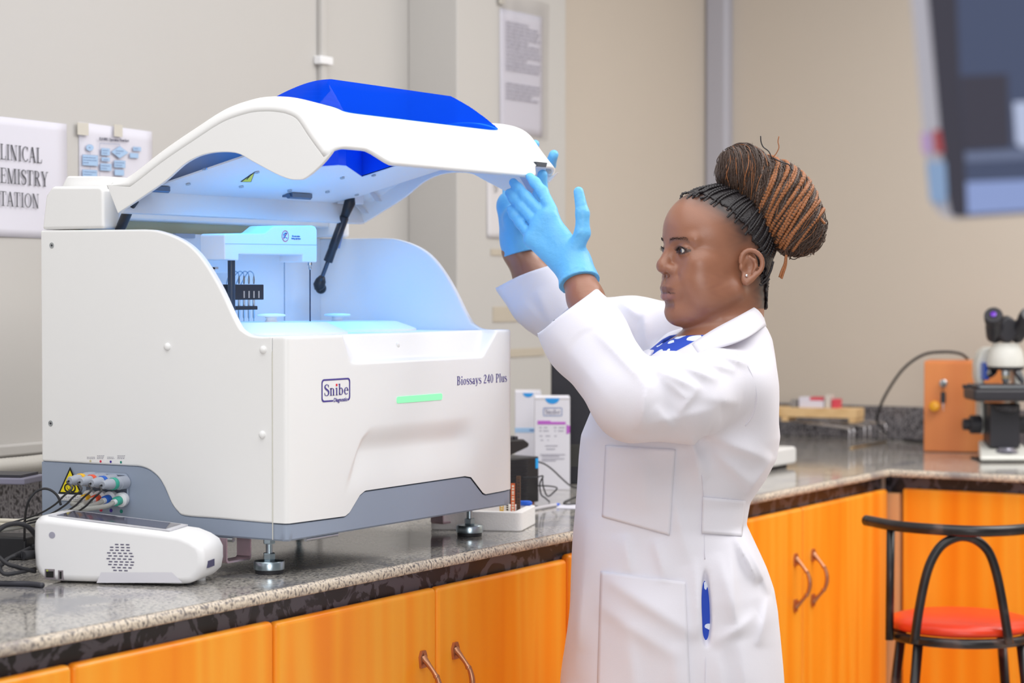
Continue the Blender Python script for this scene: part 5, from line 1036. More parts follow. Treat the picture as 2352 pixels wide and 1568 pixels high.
mb_(MB().prism([(mx(2275), mzz(1005)), (mx(2275), mzz(900)), (mx(2267), mzz(870)), (mx(2267), mzz(838)), (mx(2276), mzz(812)), (mx(2290), mzz(800)), (mx(2354), mzz(800)), (mx(2368), mzz(812)), (mx(2377), mzz(838)), (mx(2377), mzz(870)), (mx(2369), mzz(900)), (mx(2369), mzz(1005)), (mx(2357), mzz(1005)), (mx(2357), mzz(880)), (mx(2350), mzz(845)), (mx(2294), mzz(845)), (mx(2287), mzz(880)), (mx(2287), mzz(1005))], 1, 0.14, 0.20), 'arm', IV, bevel=0.008)
mb_(MB().box((mx(2278), 0.10, mzz(876)), (mx(2290), 0.15, mzz(836))), 'blue_panel', mat('panel_blue', '2456c4', 0.3), bevel=0.002)
st = mb_(MB().box((mx(2237), 0.0, mzz(922)), (mx(2407), 0.15, mzz(893))), 'stage', MBK, bevel=0.010); o = mb_(MB().box((mx(2244), 0.004, mzz(893)), (mx(2400), 0.14, mzz(885))), 'stage_plate', DARK, bevel=0.003); o.parent = st
o = mb_(MB().box((mx(2250), 0.002, mzz(891)), (mx(2394), 0.012, mzz(886))), 'slide_holder', STEEL); o.parent = st; o = mb_(MB().tube([(mx(2240), 0.05, mzz(889)), (mx(2219), 0.05, mzz(889))], [0.003, 0.006], 10), 'stage_lever', BLACK); o.parent = st
mb_(MB().lathe([(0.018, 0), (0.030, 0.006), (0.034, 0.012), (0.034, 0.020), (0.024, 0.024)], (mx(2322), 0.06, mzz(950)), seg=28), 'condenser', MBK, smooth=True)
for s in (-1, 1): mb_(MB().lathe([(0.020, 0), (0.026, 0.003), (0.026, 0.030), (0.023, 0.033), (0.016, 0.034), (0.016, 0.050), (0.014, 0.052)], (mx(2322) + s * 0.048, 0.15, mzz(982)), axis=(s, 0, 0), seg=28), 'focus_knob', MBK, smooth=True)
mb_(MB().lathe([(0.046, 0), (0.050, 0.004), (0.051, 0.008)], (mx(2322), 0.07, mzz(851)), seg=36), 'nosepiece', MBK, smooth=True); mb_(MB().lathe([(0.050, 0.0), (0.052, 0.010), (0.046, 0.040), (0.040, 0.052), (0.036, 0.056)], (mx(2322), 0.07, mzz(843)), seg=40), 'head_base', IV, smooth=True)
for x, ax, L_ in ((2322, (0, 0, -1), 0.036), (2350, (0.5, 0.1, -0.85), 0.04), (2296, (-0.3, 0.8, -0.6), 0.03)):
    o = mb_(MB().lathe([(0.012, 0), (0.0125, 0.012), (0.011, 0.013), (0.011, L_ * 0.7), (0.007, L_)], (mx(x), 0.07 if x == 2322 else 0.08, mzz(852)), axis=ax, seg=20), 'objective', STEEL, smooth=True)
    if x == 2322: o2 = mb_(MB().lathe([(0.0113, 0.017), (0.0113, 0.021)], (mx(x), 0.07, mzz(852)), axis=ax, seg=20), 'yellow_ring', mat('objective_ring', 'e3c77a', 0.4)); o2.parent = o
mb_(MB().lathe([(0.036, 0), (0.036, 0.008)], (mx(2322), 0.07, mzz(796)), seg=30), 'collar', IV, smooth=True)
mb_(MB().prism([(-0.010, 0.0), (-0.03, 0.02), (-0.036, 0.05), (0.0, 0.078), (0.036, 0.05), (0.03, 0.02), (0.010, 0.0)], 1, 0.03, 0.10, Matrix.Translation((mx(2320), 0, mzz(788)))), 'prism_housing', MBK, bevel=0.010)
VIOL = mat('coated_lens', '6a2fb8', 0.08)
for s, px in ((-1, 2278), (1, 2362)):
    e = Vector((mx(px), -0.01, mzz(722))); r = Vector((mx(2322 + s * 24), 0.075, mzz(772))); d = (e - r).normalized()
    o = mb_(MB().tube([r, r + (e - r) * 0.45, r + (e - r) * 0.5, r + (e - r) * 0.72, r + (e - r) * 0.75, e - d * 0.004, e], [0.024, 0.0245, 0.0225, 0.0225, 0.0255, 0.0255, 0.0235], 24), 'eyepiece', MBK, smooth=True)
    o2 = mb_(MB().lathe([(0.0125, 0), (0.0115, 0.0008)], e + d * 0.0006, axis=tuple(d), seg=24), 'eyepiece_rim', BLACK); o2.parent = o; o2 = mb_(MB().lathe([(0.0085, 0.0), (0.006, 0.0014), (0.0001, 0.002)], e + d * 0.0016, axis=tuple(d), seg=20), 'lens', VIOL, smooth=True); o2.parent = o

# ------------------------------------------------------------------ stool (local frame as above)
zs = 4.95; sc = zs / FOC; s0 = at(2206, 1425, zs); ST = thing('stool', (s0[0], s0[1], 0), 'black tubular stool with a round red seat and a low back', 'stool', rz=mr); SM = frame_at((s0[0], s0[1], 0), (RT[0], RT[1]))
zseat = s0[2]; REDS = mat('red_vinyl', 'e8401f', 0.3, var=0.05, vscale=5); TUB = ramp_mat('worn_black_tube', [(0.4, '1d1a1c'), (0.62, '2a2527'), (0.72, '5a4a45')], 0.3, tscale=18, detail=5)
def sb_(mbx, name, m, **k): return mworld(mbx, SM).build(name, m, ST, **k)
R_ = 0.163
sb_(MB().lathe([(R_ - 0.012, -0.016), (R_ - 0.001, -0.012), (R_ + 0.001, -0.004), (R_ - 0.006, 0.007), (R_ - 0.03, 0.013), (0.0001, 0.016)], (0, 0, zseat), seg=56), 'seat', REDS, smooth='all')
ring = [(R_ * math.cos(t) * 0.97, R_ * math.sin(t) * 0.97, zseat - 0.028) for t in np.linspace(0, 2 * math.pi, 41)[:-1]]; sb_(MB().tube(ring, 0.0115, 12, closed=True), 'seat_ring', TUB, smooth='all')
rail = spline([(-0.212, 0.03, mzz(0) * 0 + at(1997, 1192, 5.0)[2]), (-0.155, -0.085, at(2057, 1204, 4.9)[2]), (-0.06, -0.165, at(2150, 1215, 4.8)[2]), (0.03, -0.178, at(2240, 1218, 4.78)[2]), (0.13, -0.12, at(2330, 1210, 4.85)[2]), (0.212, 0.03, at(2410, 1194, 5.0)[2])], 8)
sb_(MB().tube(rail, 0.0125, 14), 'back_rail', TUB, smooth='all')
zr_ = rail[8][2]; sb_(MB().tube([(-0.170, -0.055, zr_ - 0.004), (-0.172, -0.055, zseat - 0.035)], 0.0095, 12), 'back_post', TUB, smooth='all'); sb_(MB().tube([(0.170, -0.055, zr_ - 0.004), (0.172, -0.055, zseat - 0.035)], 0.0095, 12), 'back_post', TUB, smooth='all')
SMi = SM.inverted()
arch = spline([tuple(SMi @ Vector(at(px, py, 4.79 + 0.0 * k))) for k, (px, py) in enumerate(((2100, 1478), (2111, 1400), (2125, 1330), (2140, 1286), (2162, 1253), (2190, 1236), (2216, 1232), (2244, 1241), (2270, 1266), (2287, 1310), (2301, 1375), (2318, 1478)))], 6)
sb_(MB().tube(arch, 0.0105, 14), 'back_arch', TUB, smooth='all')
for x, y in ((-0.115, -0.10), (0.115, -0.10), (-0.115, 0.10), (0.115, 0.10)): sb_(MB().tube([(x, y, zseat - 0.03), (x * 1.55, y * 1.55, 0.0)], 0.0115, 12), 'leg', TUB, smooth='all')
fr_ = [(0.165 * math.cos(t), 0.165 * math.sin(t), 0.24) for t in np.linspace(0, 2 * math.pi, 41)[:-1]]; sb_(MB().tube(fr_, 0.009, 10, closed=True), 'foot_ring', TUB, smooth='all')

# ------------------------------------------------------------------ screen close to the camera, upper right
zf = 1.70; q = at(2430, 300, zf); FS = thing('near_screen', (q[0], q[1], 0), 'out-of-focus grey framed dark screen in the upper right foreground', 'screen')
f0 = at(2350, 200, zf); fn = -DH * 0.94 + RT * (-0.34); fn /= np.linalg.norm(fn)
def fp_(px, py, h=0.0): return onplane(px, py, f0 + fn * h, fn)
def slab(pts, h0, h1): A = [fp_(*q, h0) for q in pts]; B = [p + fn * (h1 - h0) for p in A]; n = len(A); return MB().add(A + B, [tuple(range(n)), tuple(range(2 * n - 1, n - 1, -1))] + [(i, n + i, n + (i + 1) % n, (i + 1) % n) for i in range(n)])
slab([(2092, -60), (2104, 60), (2118, 220), (2132, 380), (2140, 448), (2150, 478), (2168, 496), (2195, 503), (2440, 488), (2440, -60)], -0.012, 0.0).build('housing', mat('silver_grey_bezel', 'a9a8b2', 0.6, spec=0.2), FS)
slab([(2128, -55), (2146, 140), (2163, 330), (2176, 440), (2186, 492), (2200, 498), (2430, 484), (2430, -55)], -0.001, 0.001).build('screen_border', mat('screen_border', '3e3d48', 0.6, spec=0.15), FS)
slab([(2196, -40), (2204, 170), (2222, 470), (2425, 466), (2425, -40)], 0.001, 0.0015).build('display', mat('display_slate', '48516b', 0.6, spec=0.15), FS)
slab([(2206, 175), (2215, 345), (2320, 338), (2314, 170)], 0.0016, 0.002).build('dark_reflection', mat('reflection_dark', '403f4b', 0.6, spec=0.15), FS)  # dark reflected block, painted on the screen as a coloured slab
slab([(2216, 350), (2218, 372), (2425, 362), (2425, 340)], 0.0016, 0.002).build('display_line', mat('display_steel', '69738f', 0.6, spec=0.15), FS); slab([(2219, 418), (2222, 492), (2425, 480), (2425, 410)], 0.0016, 0.002).build('display_bar', mat('display_blue', '8a9ccc', 0.6, spec=0.15), FS)
slab([(2328, 235), (2334, 330), (2352, 340), (2425, 330), (2425, 230)], 0.0021, 0.0025).build('pale_reflection', mat('reflection_pale', 'b3bedb', 0.2), FS)  # pale reflection on the glass, put in as colour
slab([(2115, 305), (2119, 352), (2140, 352), (2137, 305)], 0.0005, 0.0012).build('violet_mark', mat('mark_violet', 'a98cba', 0.4), FS); slab([(2143, 300), (2148, 352), (2168, 350), (2160, 298)], 0.0012, 0.0018).build('red_mark', mat('mark_red', 'a03a40', 0.4), FS)
slab([(2128, 372), (2136, 462), (2172, 470), (2176, 440), (2172, 372)], 0.0012, 0.0018).build('blue_mark', mat('mark_blue', '7f9bc0', 0.4), FS)
b0 = fp_(2620, 300, -0.012); MB().tube([fp_(2430, 60, -0.02), fp_(2560, 60, -0.02), (b0[0], b0[1], fp_(2620, 90, 0)[2]), (b0[0], b0[1], 0.0)], 0.011, 14).build('stand_post', DARK, FS, smooth='all'); MB().lathe([(0.16, 0), (0.16, 0.015), (0.03, 0.025)], (b0[0], b0[1], 0.0), seg=30).build('stand_foot', DARK, FS, smooth=True)

# ================================================================== woman in a lab coat
ZP = 3.90; p0w = at(1640, 700, ZP); PR = np.array((p0w[0], p0w[1], 0.0))
WM = thing('person', tuple(PR), 'woman in a white lab coat and blue gloves holding up the analyzer lid', 'person', rz=mr)
def L(px, py, Z=ZP):
    w = at(px, py, Z) - PR; return np.array((w @ RT, w @ DH, w[2]))
def lobj(name, vs, fs, m, parent=WM, smooth=True, sharp=None):   # mesh given in the person's own frame
    me = bpy.data.meshes.new(name); me.from_pydata([tuple(map(float, v)) for v in vs], [], [tuple(map(int, f)) for f in fs]); me.update()
    if smooth: me.polygons.foreach_set('use_smooth', [True] * len(me.polygons))
    if sharp: me.set_sharp_from_angle(angle=math.radians(sharp))
    o = bpy.data.objects.new(name, me); COL.objects.link(o); me.materials.append(m); o.parent = parent; return o
def lmb(mbx, name, m, parent=WM, smooth=True, sharp=None): return lobj(name, mbx.v, mbx.f, m, parent, smooth, sharp)

class Field:                                                     # distance field on a rectilinear grid, meshed with surface nets
    def __init__(s, xs, ys, zs): s.g = [np.asarray(a, np.float32) for a in (xs, ys, zs)]; s.F = np.full([len(a) for a in s.g], 1.0, np.float32)
    def block(s, lo, hi):
        sl = tuple(slice(max(0, int(np.searchsorted(a, l)) - 1), int(np.searchsorted(a, h)) + 1) for a, l, h in zip(s.g, lo, hi))
        X, Y, Z = np.meshgrid(*[a[q] for a, q in zip(s.g, sl)], indexing='ij'); return sl, np.stack((X, Y, Z), -1)
    def op(s, lo, hi, fn, k=0.0, mode='u'):
        m = k + 0.012; sl, P = s.block(np.asarray(lo) - m, np.asarray(hi) + m)
        if P.size == 0: return
        d = fn(P).astype(np.float32); A = s.F[sl]
        if mode == 'u':
            s.F[sl] = smin(A, d, k) if k > 0 else np.minimum(A, d)
        elif mode == 's':
            s.F[sl] = -smin(-A, d, k) if k > 0 else np.maximum(A, -d)
        elif mode == 'i': s.F[sl] = np.maximum(A, d)
        else: s.F[sl] = A + d
    def cap(s, a, b, ra, rb=None, k=0.0, mode='u'):
        rb = ra if rb is None else rb; a, b = np.asarray(a, float), np.asarray(b, float); R = max(ra, rb)
        s.op(np.minimum(a, b) - R, np.maximum(a, b) + R, lambda P: d_cap(P, a, b, ra, rb), k, mode)
    def chain(s, pts, rs, k=0.0, mode='u', kk=None):
        for i in range(len(pts) - 1): s.cap(pts[i], pts[i + 1], rs[i], rs[i + 1], k if i == 0 or kk is None else kk, mode)
    def ell(s, c, r, k=0.0, mode='u', B=None):
        c = np.asarray(c, float); r = np.asarray(r, float); R = r.max()
        s.op(c - R, c + R, lambda P: d_ell(P, c, r, B), k, mode)
    def mesh(s):
        F = s.F; ins = F < 0; C = np.zeros([n - 1 for n in F.shape], np.int8)
        for dx in (0, 1):
            for dy in (0, 1):
                for dz in (0, 1): C += ins[dx:F.shape[0] - 1 + dx, dy:F.shape[1] - 1 + dy, dz:F.shape[2] - 1 + dz]
        act = np.argwhere((C > 0) & (C < 8)); idx = np.full(C.shape, -1, np.int32); idx[tuple(act.T)] = np.arange(len(act))
        S = np.zeros((len(act), 3)); N = np.zeros(len(act)); co = [(a, b, c) for a in (0, 1) for b in (0, 1) for c in (0, 1)]
        val = {o: F[act[:, 0] + o[0], act[:, 1] + o[1], act[:, 2] + o[2]].astype(np.float64) for o in co}
        pos = {o: np.stack([s.g[i][act[:, i] + o[i]] for i in range(3)], 1) for o in co}
        for o in co:
            for ax in range(3):
                if o[ax]: continue
                q = list(o); q[ax] = 1; q = tuple(q); va, vb = val[o], val[q]; m = (va < 0) != (vb < 0)
                t = np.where(m, va / np.where(m, va - vb, 1), 0)[:, None]; S += np.where(m[:, None], pos[o] + (pos[q] - pos[o]) * t, 0); N += m
        V = S / N[:, None]; faces = []
        for ax in range(3):
            a1, a2 = [i for i in range(3) if i != ax]; sl0 = [slice(1, n - 1) for n in F.shape]; sl0[ax] = slice(0, F.shape[ax] - 1); sl1 = list(sl0); sl1[ax] = slice(1, F.shape[ax])
            i0, i1 = ins[tuple(sl0)], ins[tuple(sl1)]; E = np.argwhere(i0 != i1)
            if not len(E): continue
            E0 = E.copy(); E0[:, a1] += 1; E0[:, a2] += 1
            def ci(d1, d2): q = E0.copy(); q[:, a1] -= d1; q[:, a2] -= d2; return idx[q[:, 0], q[:, 1], q[:, 2]]
            Q = np.stack((ci(1, 1), ci(0, 1), ci(0, 0), ci(1, 0)), 1); fl = i0[tuple(E.T)]
            if ax == 1: fl = ~fl
            Q[~fl] = Q[~fl][:, ::-1]; faces.append(Q)
        Q = np.concatenate(faces); return V, Q[(Q >= 0).all(1)]
def smin(a, b, k): h = np.clip(0.5 + 0.5 * (b - a) / k, 0, 1); return b * (1 - h) + a * h - k * h * (1 - h)
def d_cap(P, a, b, ra, rb):
    ba = (b - a); t = np.clip(((P - a) @ ba) / (ba @ ba + 1e-12), 0, 1); return np.linalg.norm(P - a - t[..., None] * ba, axis=-1) - (ra + (rb - ra) * t)
def d_ell(P, c, r, B=None):
    q = P - c
    if B is not None: q = q @ np.asarray(B).T                     # rows of B: the ellipsoid's own axes
    k0 = np.linalg.norm(q / r, axis=-1); k1 = np.linalg.norm(q / (r * r), axis=-1); return k0 * (k0 - 1.0) / (k1 + 1e-9)
def d_seg(P, a, b): ba = b - a; t = np.clip(((P - a) @ ba) / (ba @ ba + 1e-12), 0, 1); return np.linalg.norm(P - a - t[..., None] * ba, axis=-1)

# head frame: hx forward, hy to her left (towards the camera), hz up; origin between the ear canals
TH = math.radians(22); HF = np.array((-math.cos(TH), -math.sin(TH), 0)); HL = np.array((math.sin(TH), -math.cos(TH), 0)); HU = np.array((0, 0, 1.0))
HO = L(1657, 612); HB = np.stack((HF, HL, HU))
def H(x, y, z): return HO + HF * x + HL * y + HU * z
def toH(P): return (np.asarray(P) - HO) @ HB.T

# ------------------------------------------------------------------ body (one continuous surface)
def axis_pts(fine0, fine1, df, lo, hi, dc): return np.r_[np.arange(lo, fine0, dc), np.arange(fine0, fine1, df), np.arange(fine1, hi, dc)]
BO = Field(axis_pts(HO[0] - 0.16, HO[0] + 0.13, 0.0022, -0.42, 0.32, 0.008), axis_pts(HO[1] - 0.125, HO[1] + 0.125, 0.0022, -0.42, 0.42, 0.008), axis_pts(HO[2] - 0.155, HO[2] + 0.165, 0.0022, -0.02, HO[2] + 0.18, 0.008))
e = lambda c, r, k=0.0, m='u': BO.ell(H(*c), r, k, m, HB)
c_ = lambda a, b, ra, rb=None, k=0.0, m='u': BO.cap(H(*a), H(*b), ra, rb, k, m)
e((0.000, 0, 0.055), (0.097, 0.075, 0.090))                                   # skull
e((0.040, 0, 0.062), (0.070, 0.066, 0.068), 0.02)                              # forehead
e((0.040, 0, -0.025), (0.066, 0.065, 0.080), 0.025)                            # face
for s in (1, -1):
    e((0.060, s * 0.036, -0.022), (0.036, 0.029, 0.040), 0.02)                 # cheeks
    e((0.062, s * 0.047, 0.008), (0.026, 0.017, 0.017), 0.018)                 # cheek bones
    c_((0.000, s * 0.055, -0.042), (0.072, s * 0.022, -0.080), 0.019, 0.019, 0.022)   # jaw
    e((0.042, s * 0.040, -0.054), (0.038, 0.024, 0.030), 0.02)                 # lower cheek
e((0.087, 0, -0.080), (0.024, 0.026, 0.024), 0.014)                            # chin
e((0.052, 0, -0.086), (0.044, 0.040, 0.021), 0.018)                             # under the chin
e((0.098, 0, -0.040), (0.018, 0.030, 0.026), 0.014)                            # muzzle
for s in (1, -1):
    c_((0.096, s * 0.012, 0.046), (0.080, s * 0.050, 0.047), 0.0085, 0.007, 0.014)     # brow
    BO.ell(H(0.110, s * 0.034, 0.027), (0.016, 0.019, 0.013), 0.010, 's', HB)          # socket
    BO.ell(H(0.0865, s * 0.033, 0.028), (0.0150, 0.0165, 0.0145), 0.004, 'u', HB)      # lids over the eyeball
    BO.ell(H(0.1055, s * 0.0335, 0.0275), (0.014, 0.0135, 0.0048), 0.0018, 's', HB)    # eye opening
    c_((0.0975, s * 0.020, 0.0345), (0.0930, s * 0.046, 0.0325), 0.0024, 0.0018, 0.004)  # upper lid fold
c_((0.101, 0, 0.034), (0.115, 0, 0.006), 0.0085, 0.0105, 0.012)                # nose bridge
e((0.1160, 0, -0.001), (0.0125, 0.0135, 0.0115), 0.008)                        # tip
for s in (1, -1):
    e((0.1035, s * 0.0155, -0.006), (0.0130, 0.0085, 0.0090), 0.006)           # wings
    e((0.111, s * 0.0075, -0.0155), (0.006, 0.0036, 0.005), 0.002, 's')        # nostrils
    c_((0.096, s * 0.0290, -0.018), (0.089, s * 0.034, -0.040), 0.0012, 0.0012, 0.010, 's')   # cheek fold
c_((0.1105, 0, -0.020), (0.1125, 0, -0.030), 0.0022, 0.002, 0.004, 's')        # philtrum
BO.chain([H(0.098, -0.024, -0.0455), H(0.1105, -0.010, -0.0390), H(0.1125, 0, -0.0405), H(0.1105, 0.010, -0.0390), H(0.098, 0.024, -0.0455)], [0.003, 0.0056, 0.0058, 0.0056, 0.003], 0.004)
BO.chain([H(0.098, -0.022, -0.0475), H(0.109, -0.010, -0.0540), H(0.1110, 0, -0.0550), H(0.109, 0.010, -0.0540), H(0.098, 0.022, -0.0475)], [0.003, 0.0062, 0.0068, 0.0062, 0.003], 0.004)
BO.chain([H(0.099, -0.0255, -0.0465), H(0.1175, -0.010, -0.0468), H(0.1215, 0, -0.0478), H(0.1175, 0.010, -0.0468), H(0.099, 0.0255, -0.0465)], [0.0012] * 5, 0.0012, 's')
BO.cap(H(0.110, -0.012, -0.0680), H(0.110, 0.012, -0.0680), 0.0045, None, 0.008, 's')
# ears
EARY = lambda hx: 0.0735 - hx * 0.30
for s in (1, -1):
    ear = [(0.002, 0.008), (-0.001, 0.020), (-0.010, 0.0275), (-0.022, 0.0265), (-0.032, 0.018), (-0.0355, 0.006), (-0.033, -0.006), (-0.025, -0.015), (-0.016, -0.023), (-0.008, -0.0285)]
    e((-0.016, s * 0.0765, 0.000), (0.0175, 0.0045, 0.026), 0.006)
    BO.chain([H(x, s * (EARY(x) + 0.004), z) for x, z in spline(ear, 2)], [0.0042] * 15 + [0.005, 0.0056, 0.006, 0.0064], 0.002)
    e((-0.007, s * 0.078, -0.0225), (0.008, 0.0045, 0.009), 0.005)              # lobe
    BO.chain([H(x, s * (EARY(x) + 0.004), z) for x, z in ((-0.013, 0.017), (-0.022, 0.010), (-0.0245, 0.000), (-0.019, -0.010))], [0.0028, 0.003, 0.003, 0.0028], 0.003)
    e((-0.011, s * 0.084, -0.002), (0.0080, 0.0075, 0.0110), 0.003, 's')         # bowl
    e((0.0015, s * 0.0775, -0.002), (0.0035, 0.0045, 0.0060), 0.003)             # tragus
# neck, torso, arms, legs
BO.cap(H(-0.014, 0, -0.035), L(1652, 815, ZP), 0.056, 0.062, 0.016); BO.cap(H(-0.036, 0, -0.03), L(1692, 800, ZP), 0.043, 0.043, 0.03)
TZ = [640, 740, 780, 830, 880, 940, 1000, 1050, 1100, 1150, 1200, 1250, 1300, 1350, 1400, 1450, 1500, 1568, 1750, 2000]
TL = [1640, 1585, 1510, 1450, 1402, 1358, 1336, 1331, 1327, 1322, 1319, 1317, 1315, 1312, 1309, 1305, 1299, 1288, 1272, 1262]
TR = [1700, 1756, 1771, 1779, 1783, 1785, 1790, 1781, 1757, 1724, 1713, 1735, 1757, 1775, 1785, 1790, 1793, 1797, 1804, 1808]
TY = [0.03, 0.085, 0.125, 0.165, 0.185, 0.185, 0.180, 0.178, 0.175, 0.172, 0.176, 0.186, 0.198, 0.208, 0.214, 0.218, 0.221, 0.225, 0.235, 0.24]
tz = np.array([L(1550, y)[2] for y in TZ]); tl = np.array([L(x, y)[0] for x, y in zip(TL, TZ)]); tr_ = np.array([L(x, y)[0] for x, y in zip(TR, TZ)]); ty = np.array(TY)
def torso(P, inset=0.0, sy=1.0):
    z = P[..., 2]; l = np.interp(z, tz[::-1], tl[::-1]) + inset; r = np.interp(z, tz[::-1], tr_[::-1]) - inset; hy = np.interp(z, tz[::-1], ty[::-1]) * sy - inset; hy = np.maximum(hy, 0.01); rx = np.maximum((r - l) / 2, 0.01)
    u = np.abs((P[..., 0] - (l + r) / 2) / rx); v = np.abs(P[..., 1] / hy); q = (u ** 2.3 + v ** 2.3) ** (1 / 2.3); d = (q - 1) * np.minimum(rx, hy)
    return np.maximum(d, z - (tz[0] - inset))
ztop = L(1660, 745)[2]
BO.op((-0.32, -0.2, 0.80), (0.16, 0.2, ztop + 0.05), lambda P: np.maximum(np.maximum(torso(P, 0.022, 0.9), 0.80 - P[..., 2]), P[..., 2] - ztop), 0.03)
WR_L, EL_L, SH_L = L(1322, 622, 3.84), L(1452, 925, 3.63), L(1660, 895, 3.765)
WR_R, EL_R, SH_R = L(1190, 575, 4.18), L(1335, 765, 4.15), L(1560, 800, 4.08)
BO.chain([SH_L, EL_L, L(1345, 685, 3.80), WR_L, L(1300, 575, 3.86)], [0.040, 0.040, 0.0315, 0.0285, 0.018], 0.03, kk=0.012)
BO.chain([SH_R, EL_R, L(1225, 640, 4.175), WR_R, L(1183, 520, 4.18)], [0.045, 0.042, 0.036, 0.030, 0.016], 0.03, kk=0.012)
for s in (-1, 1):
    hp = np.array((L(1540, 1400)[0], s * 0.09, 0.86)); BO.chain([hp, hp + (0.0, 0, -0.40), hp + (0.02, 0, -0.60), hp + (0.02, 0, -0.78), hp + (-0.06, 0, -0.82)], [0.085, 0.055, 0.050, 0.036, 0.028], 0.03, kk=0.01)
V, Q = BO.mesh()
SKIN = mat('skin', '8f5f48', 0.40, attr='Col', spec=0.6, sss=0.03, coat=0.20, crough=0.32, bump=0.10, bscale=420)
body = lobj('body', V, Q, SKIN)
def hair_line(z): return np.interp(z, [-0.07, -0.05, -0.02, 0.0, 0.035, 0.07, 0.095, 0.115, 0.13, 0.16], [-0.052, -0.048, -0.042, -0.034, -0.004, 0.012, 0.036, 0.060, 0.082, 0.10])
h = toH(V); hx, hy, hz = h.T; ay = np.abs(hy)
def g(x, s): return np.exp(-(x / s) ** 2)
HMASK = ((np.abs(hx) < 0.15) & (ay < 0.12) & (hz > -0.13)).astype(float)
base = np.array(lin('99664d')[:3]); colr = np.tile(base, (len(V), 1))
def tint(w, c): global colr; w = (np.clip(w, 0, 1) * HMASK)[:, None]; colr = colr * (1 - w) + np.array(lin(c)[:3]) * w
nz = np.sin(hx * 210 + 3 * np.sin(hz * 170)) * np.sin(hz * 190 + hy * 160)
headm = (hz > -0.11).astype(float)
tint(0.22 * g(hx - 0.10, 0.035) * headm * g(hz - 0.02, 0.05), '9d6549')                  # warmer middle of the face
tint(0.30 * headm * g(hz + 0.035, 0.03) * g(hx - 0.045, 0.035) * (0.5 + 0.5 * nz), '7a4a3c')     # blotches on the cheek
eb = g((hz - 0.0475) + 14 * (ay - 0.030) ** 2 - 0.0005, 0.0036) * (ay > 0.010) * (ay < 0.051) * (hx > 0.06); tint(0.5 * eb, '4a3128')     # brows
es = g(np.hypot((hx - 0.095) * 0.6, hz - 0.028), 0.018) * g(ay - 0.034, 0.022) * (hx > 0.07); tint(0.30 * es, '7a4d35')
lid_ = g(np.hypot(ay - 0.0335, (hz - 0.0275) * 2.3), 0.0175) * (np.hypot((ay - 0.0335) / 0.0150, (hz - 0.0275) / 0.0066) < 1.12) * (hx > 0.085); tint(0.85 * (lid_ > 0.15), '2a1a17')
sm_ = lambda v: np.clip((1.12 - v) / 0.30, 0, 1)
lipu = sm_(np.hypot(ay / 0.0265, (hz + 0.0412) / 0.0060)) * (hx > 0.090); lipl = sm_(np.hypot(ay / 0.0250, (hz + 0.0540) / 0.0076)) * (hx > 0.090)
tint(0.75 * lipu, '6a443e'); tint(0.85 * lipl, '94655f'); tint(0.9 * g(hz + 0.0474, 0.0013) * (ay < 0.027) * (hx > 0.09), '43261f')
tint(0.5 * g(np.hypot(hx - 0.100, hz + 0.069), 0.012) * (ay < 0.02), '6a4234')
hl = hair_line(hz); stub = np.clip((hl + 0.040 - hx) / 0.052, 0, 1) ** 1.4 * (hz > -0.075) * (hz < 0.2) * (1 - np.clip(g(hx + 0.016, 0.022) * g(hz, 0.034) * (ay > 0.066) * 2.2, 0, 1)); tint(np.clip(stub * (0.93 + 0.12 * nz), 0, 0.97), '221b1c')
for q in ((0.060, 0.05, 0.03), (0.045, 0.06, -0.02), (0.052, 0.06, -0.035), (0.068, 0.05, -0.028), (0.06, 0.055, -0.05)): tint(0.5 * g(np.linalg.norm(h - np.array(q), axis=1), 0.006), '5d3a30')
ca = body.data.color_attributes.new('Col', 'FLOAT_COLOR', 'POINT'); ca.data.foreach_set('color', np.c_[colr, np.ones(len(V))].astype(np.float32).ravel())
# eyes
EYEM = mat('eye', 'e8e0da', 0.12, attr='Col', coat=0.6)
for s in (1, -1):
    gz = HF * 0.985 + HL * (-0.10) + HU * (-0.06); gz /= np.linalg.norm(gz); c = H(0.0862, s * 0.033, 0.0276); prof = [(0.0128 * math.sin(a), -0.0128 * math.cos(a)) for a in np.linspace(0.001, math.pi - 0.001, 25)]
    mb = MB().lathe(prof, c, axis=tuple(gz), seg=28); o = lmb(mb, 'eye', EYEM); A = np.array(mb.v) - c; an = np.arccos(np.clip(A @ gz / np.linalg.norm(A, axis=1), -1, 1))
    cc = np.where((an < 0.24)[:, None], np.array(lin('0b0808')[:3]), np.where((an < 0.50)[:, None], np.array(lin('33221c')[:3]), np.array(lin('d9cdbf')[:3])))
    ca = o.data.color_attributes.new('Col', 'FLOAT_COLOR', 'POINT'); ca.data.foreach_set('color', np.c_[cc, np.ones(len(cc))].astype(np.float32).ravel())
LASH = mat('lash_black', '15100f', 0.6); bvh_b = BVHTree.FromPolygons([tuple(v) for v in V], [tuple(map(int, q)) for q in Q])
mb = MB()
for s in (1, -1):
    for k in range(17):
        t = k / 16; y = s * (0.0215 + 0.0245 * t); z = 0.0276 + 0.0052 * math.sin(math.pi * t) ** 0.8; x = 0.0995 - 0.0065 * t - 0.001 * abs(t - 0.5)
        a = H(x, y, z); mb.tube([a, a + HF * 0.0045 + HU * 0.0010 + HL * s * 0.0015 * t, a + HF * 0.0075 + HU * 0.0042 + HL * s * 0.003 * t], [0.0005, 0.0004, 0.0001], 5)
    mb.tube([H(0.0998 - 0.0068 * t, s * (0.0205 + 0.0265 * t), 0.0274 + 0.0054 * math.sin(math.pi * t) ** 0.8) for t in np.linspace(0, 1, 14)], [0.0003] + [0.0009] * 12 + [0.0003], 6)
lmb(mb, 'eyelashes', LASH)['kind'] = 'stuff'
mb = MB()
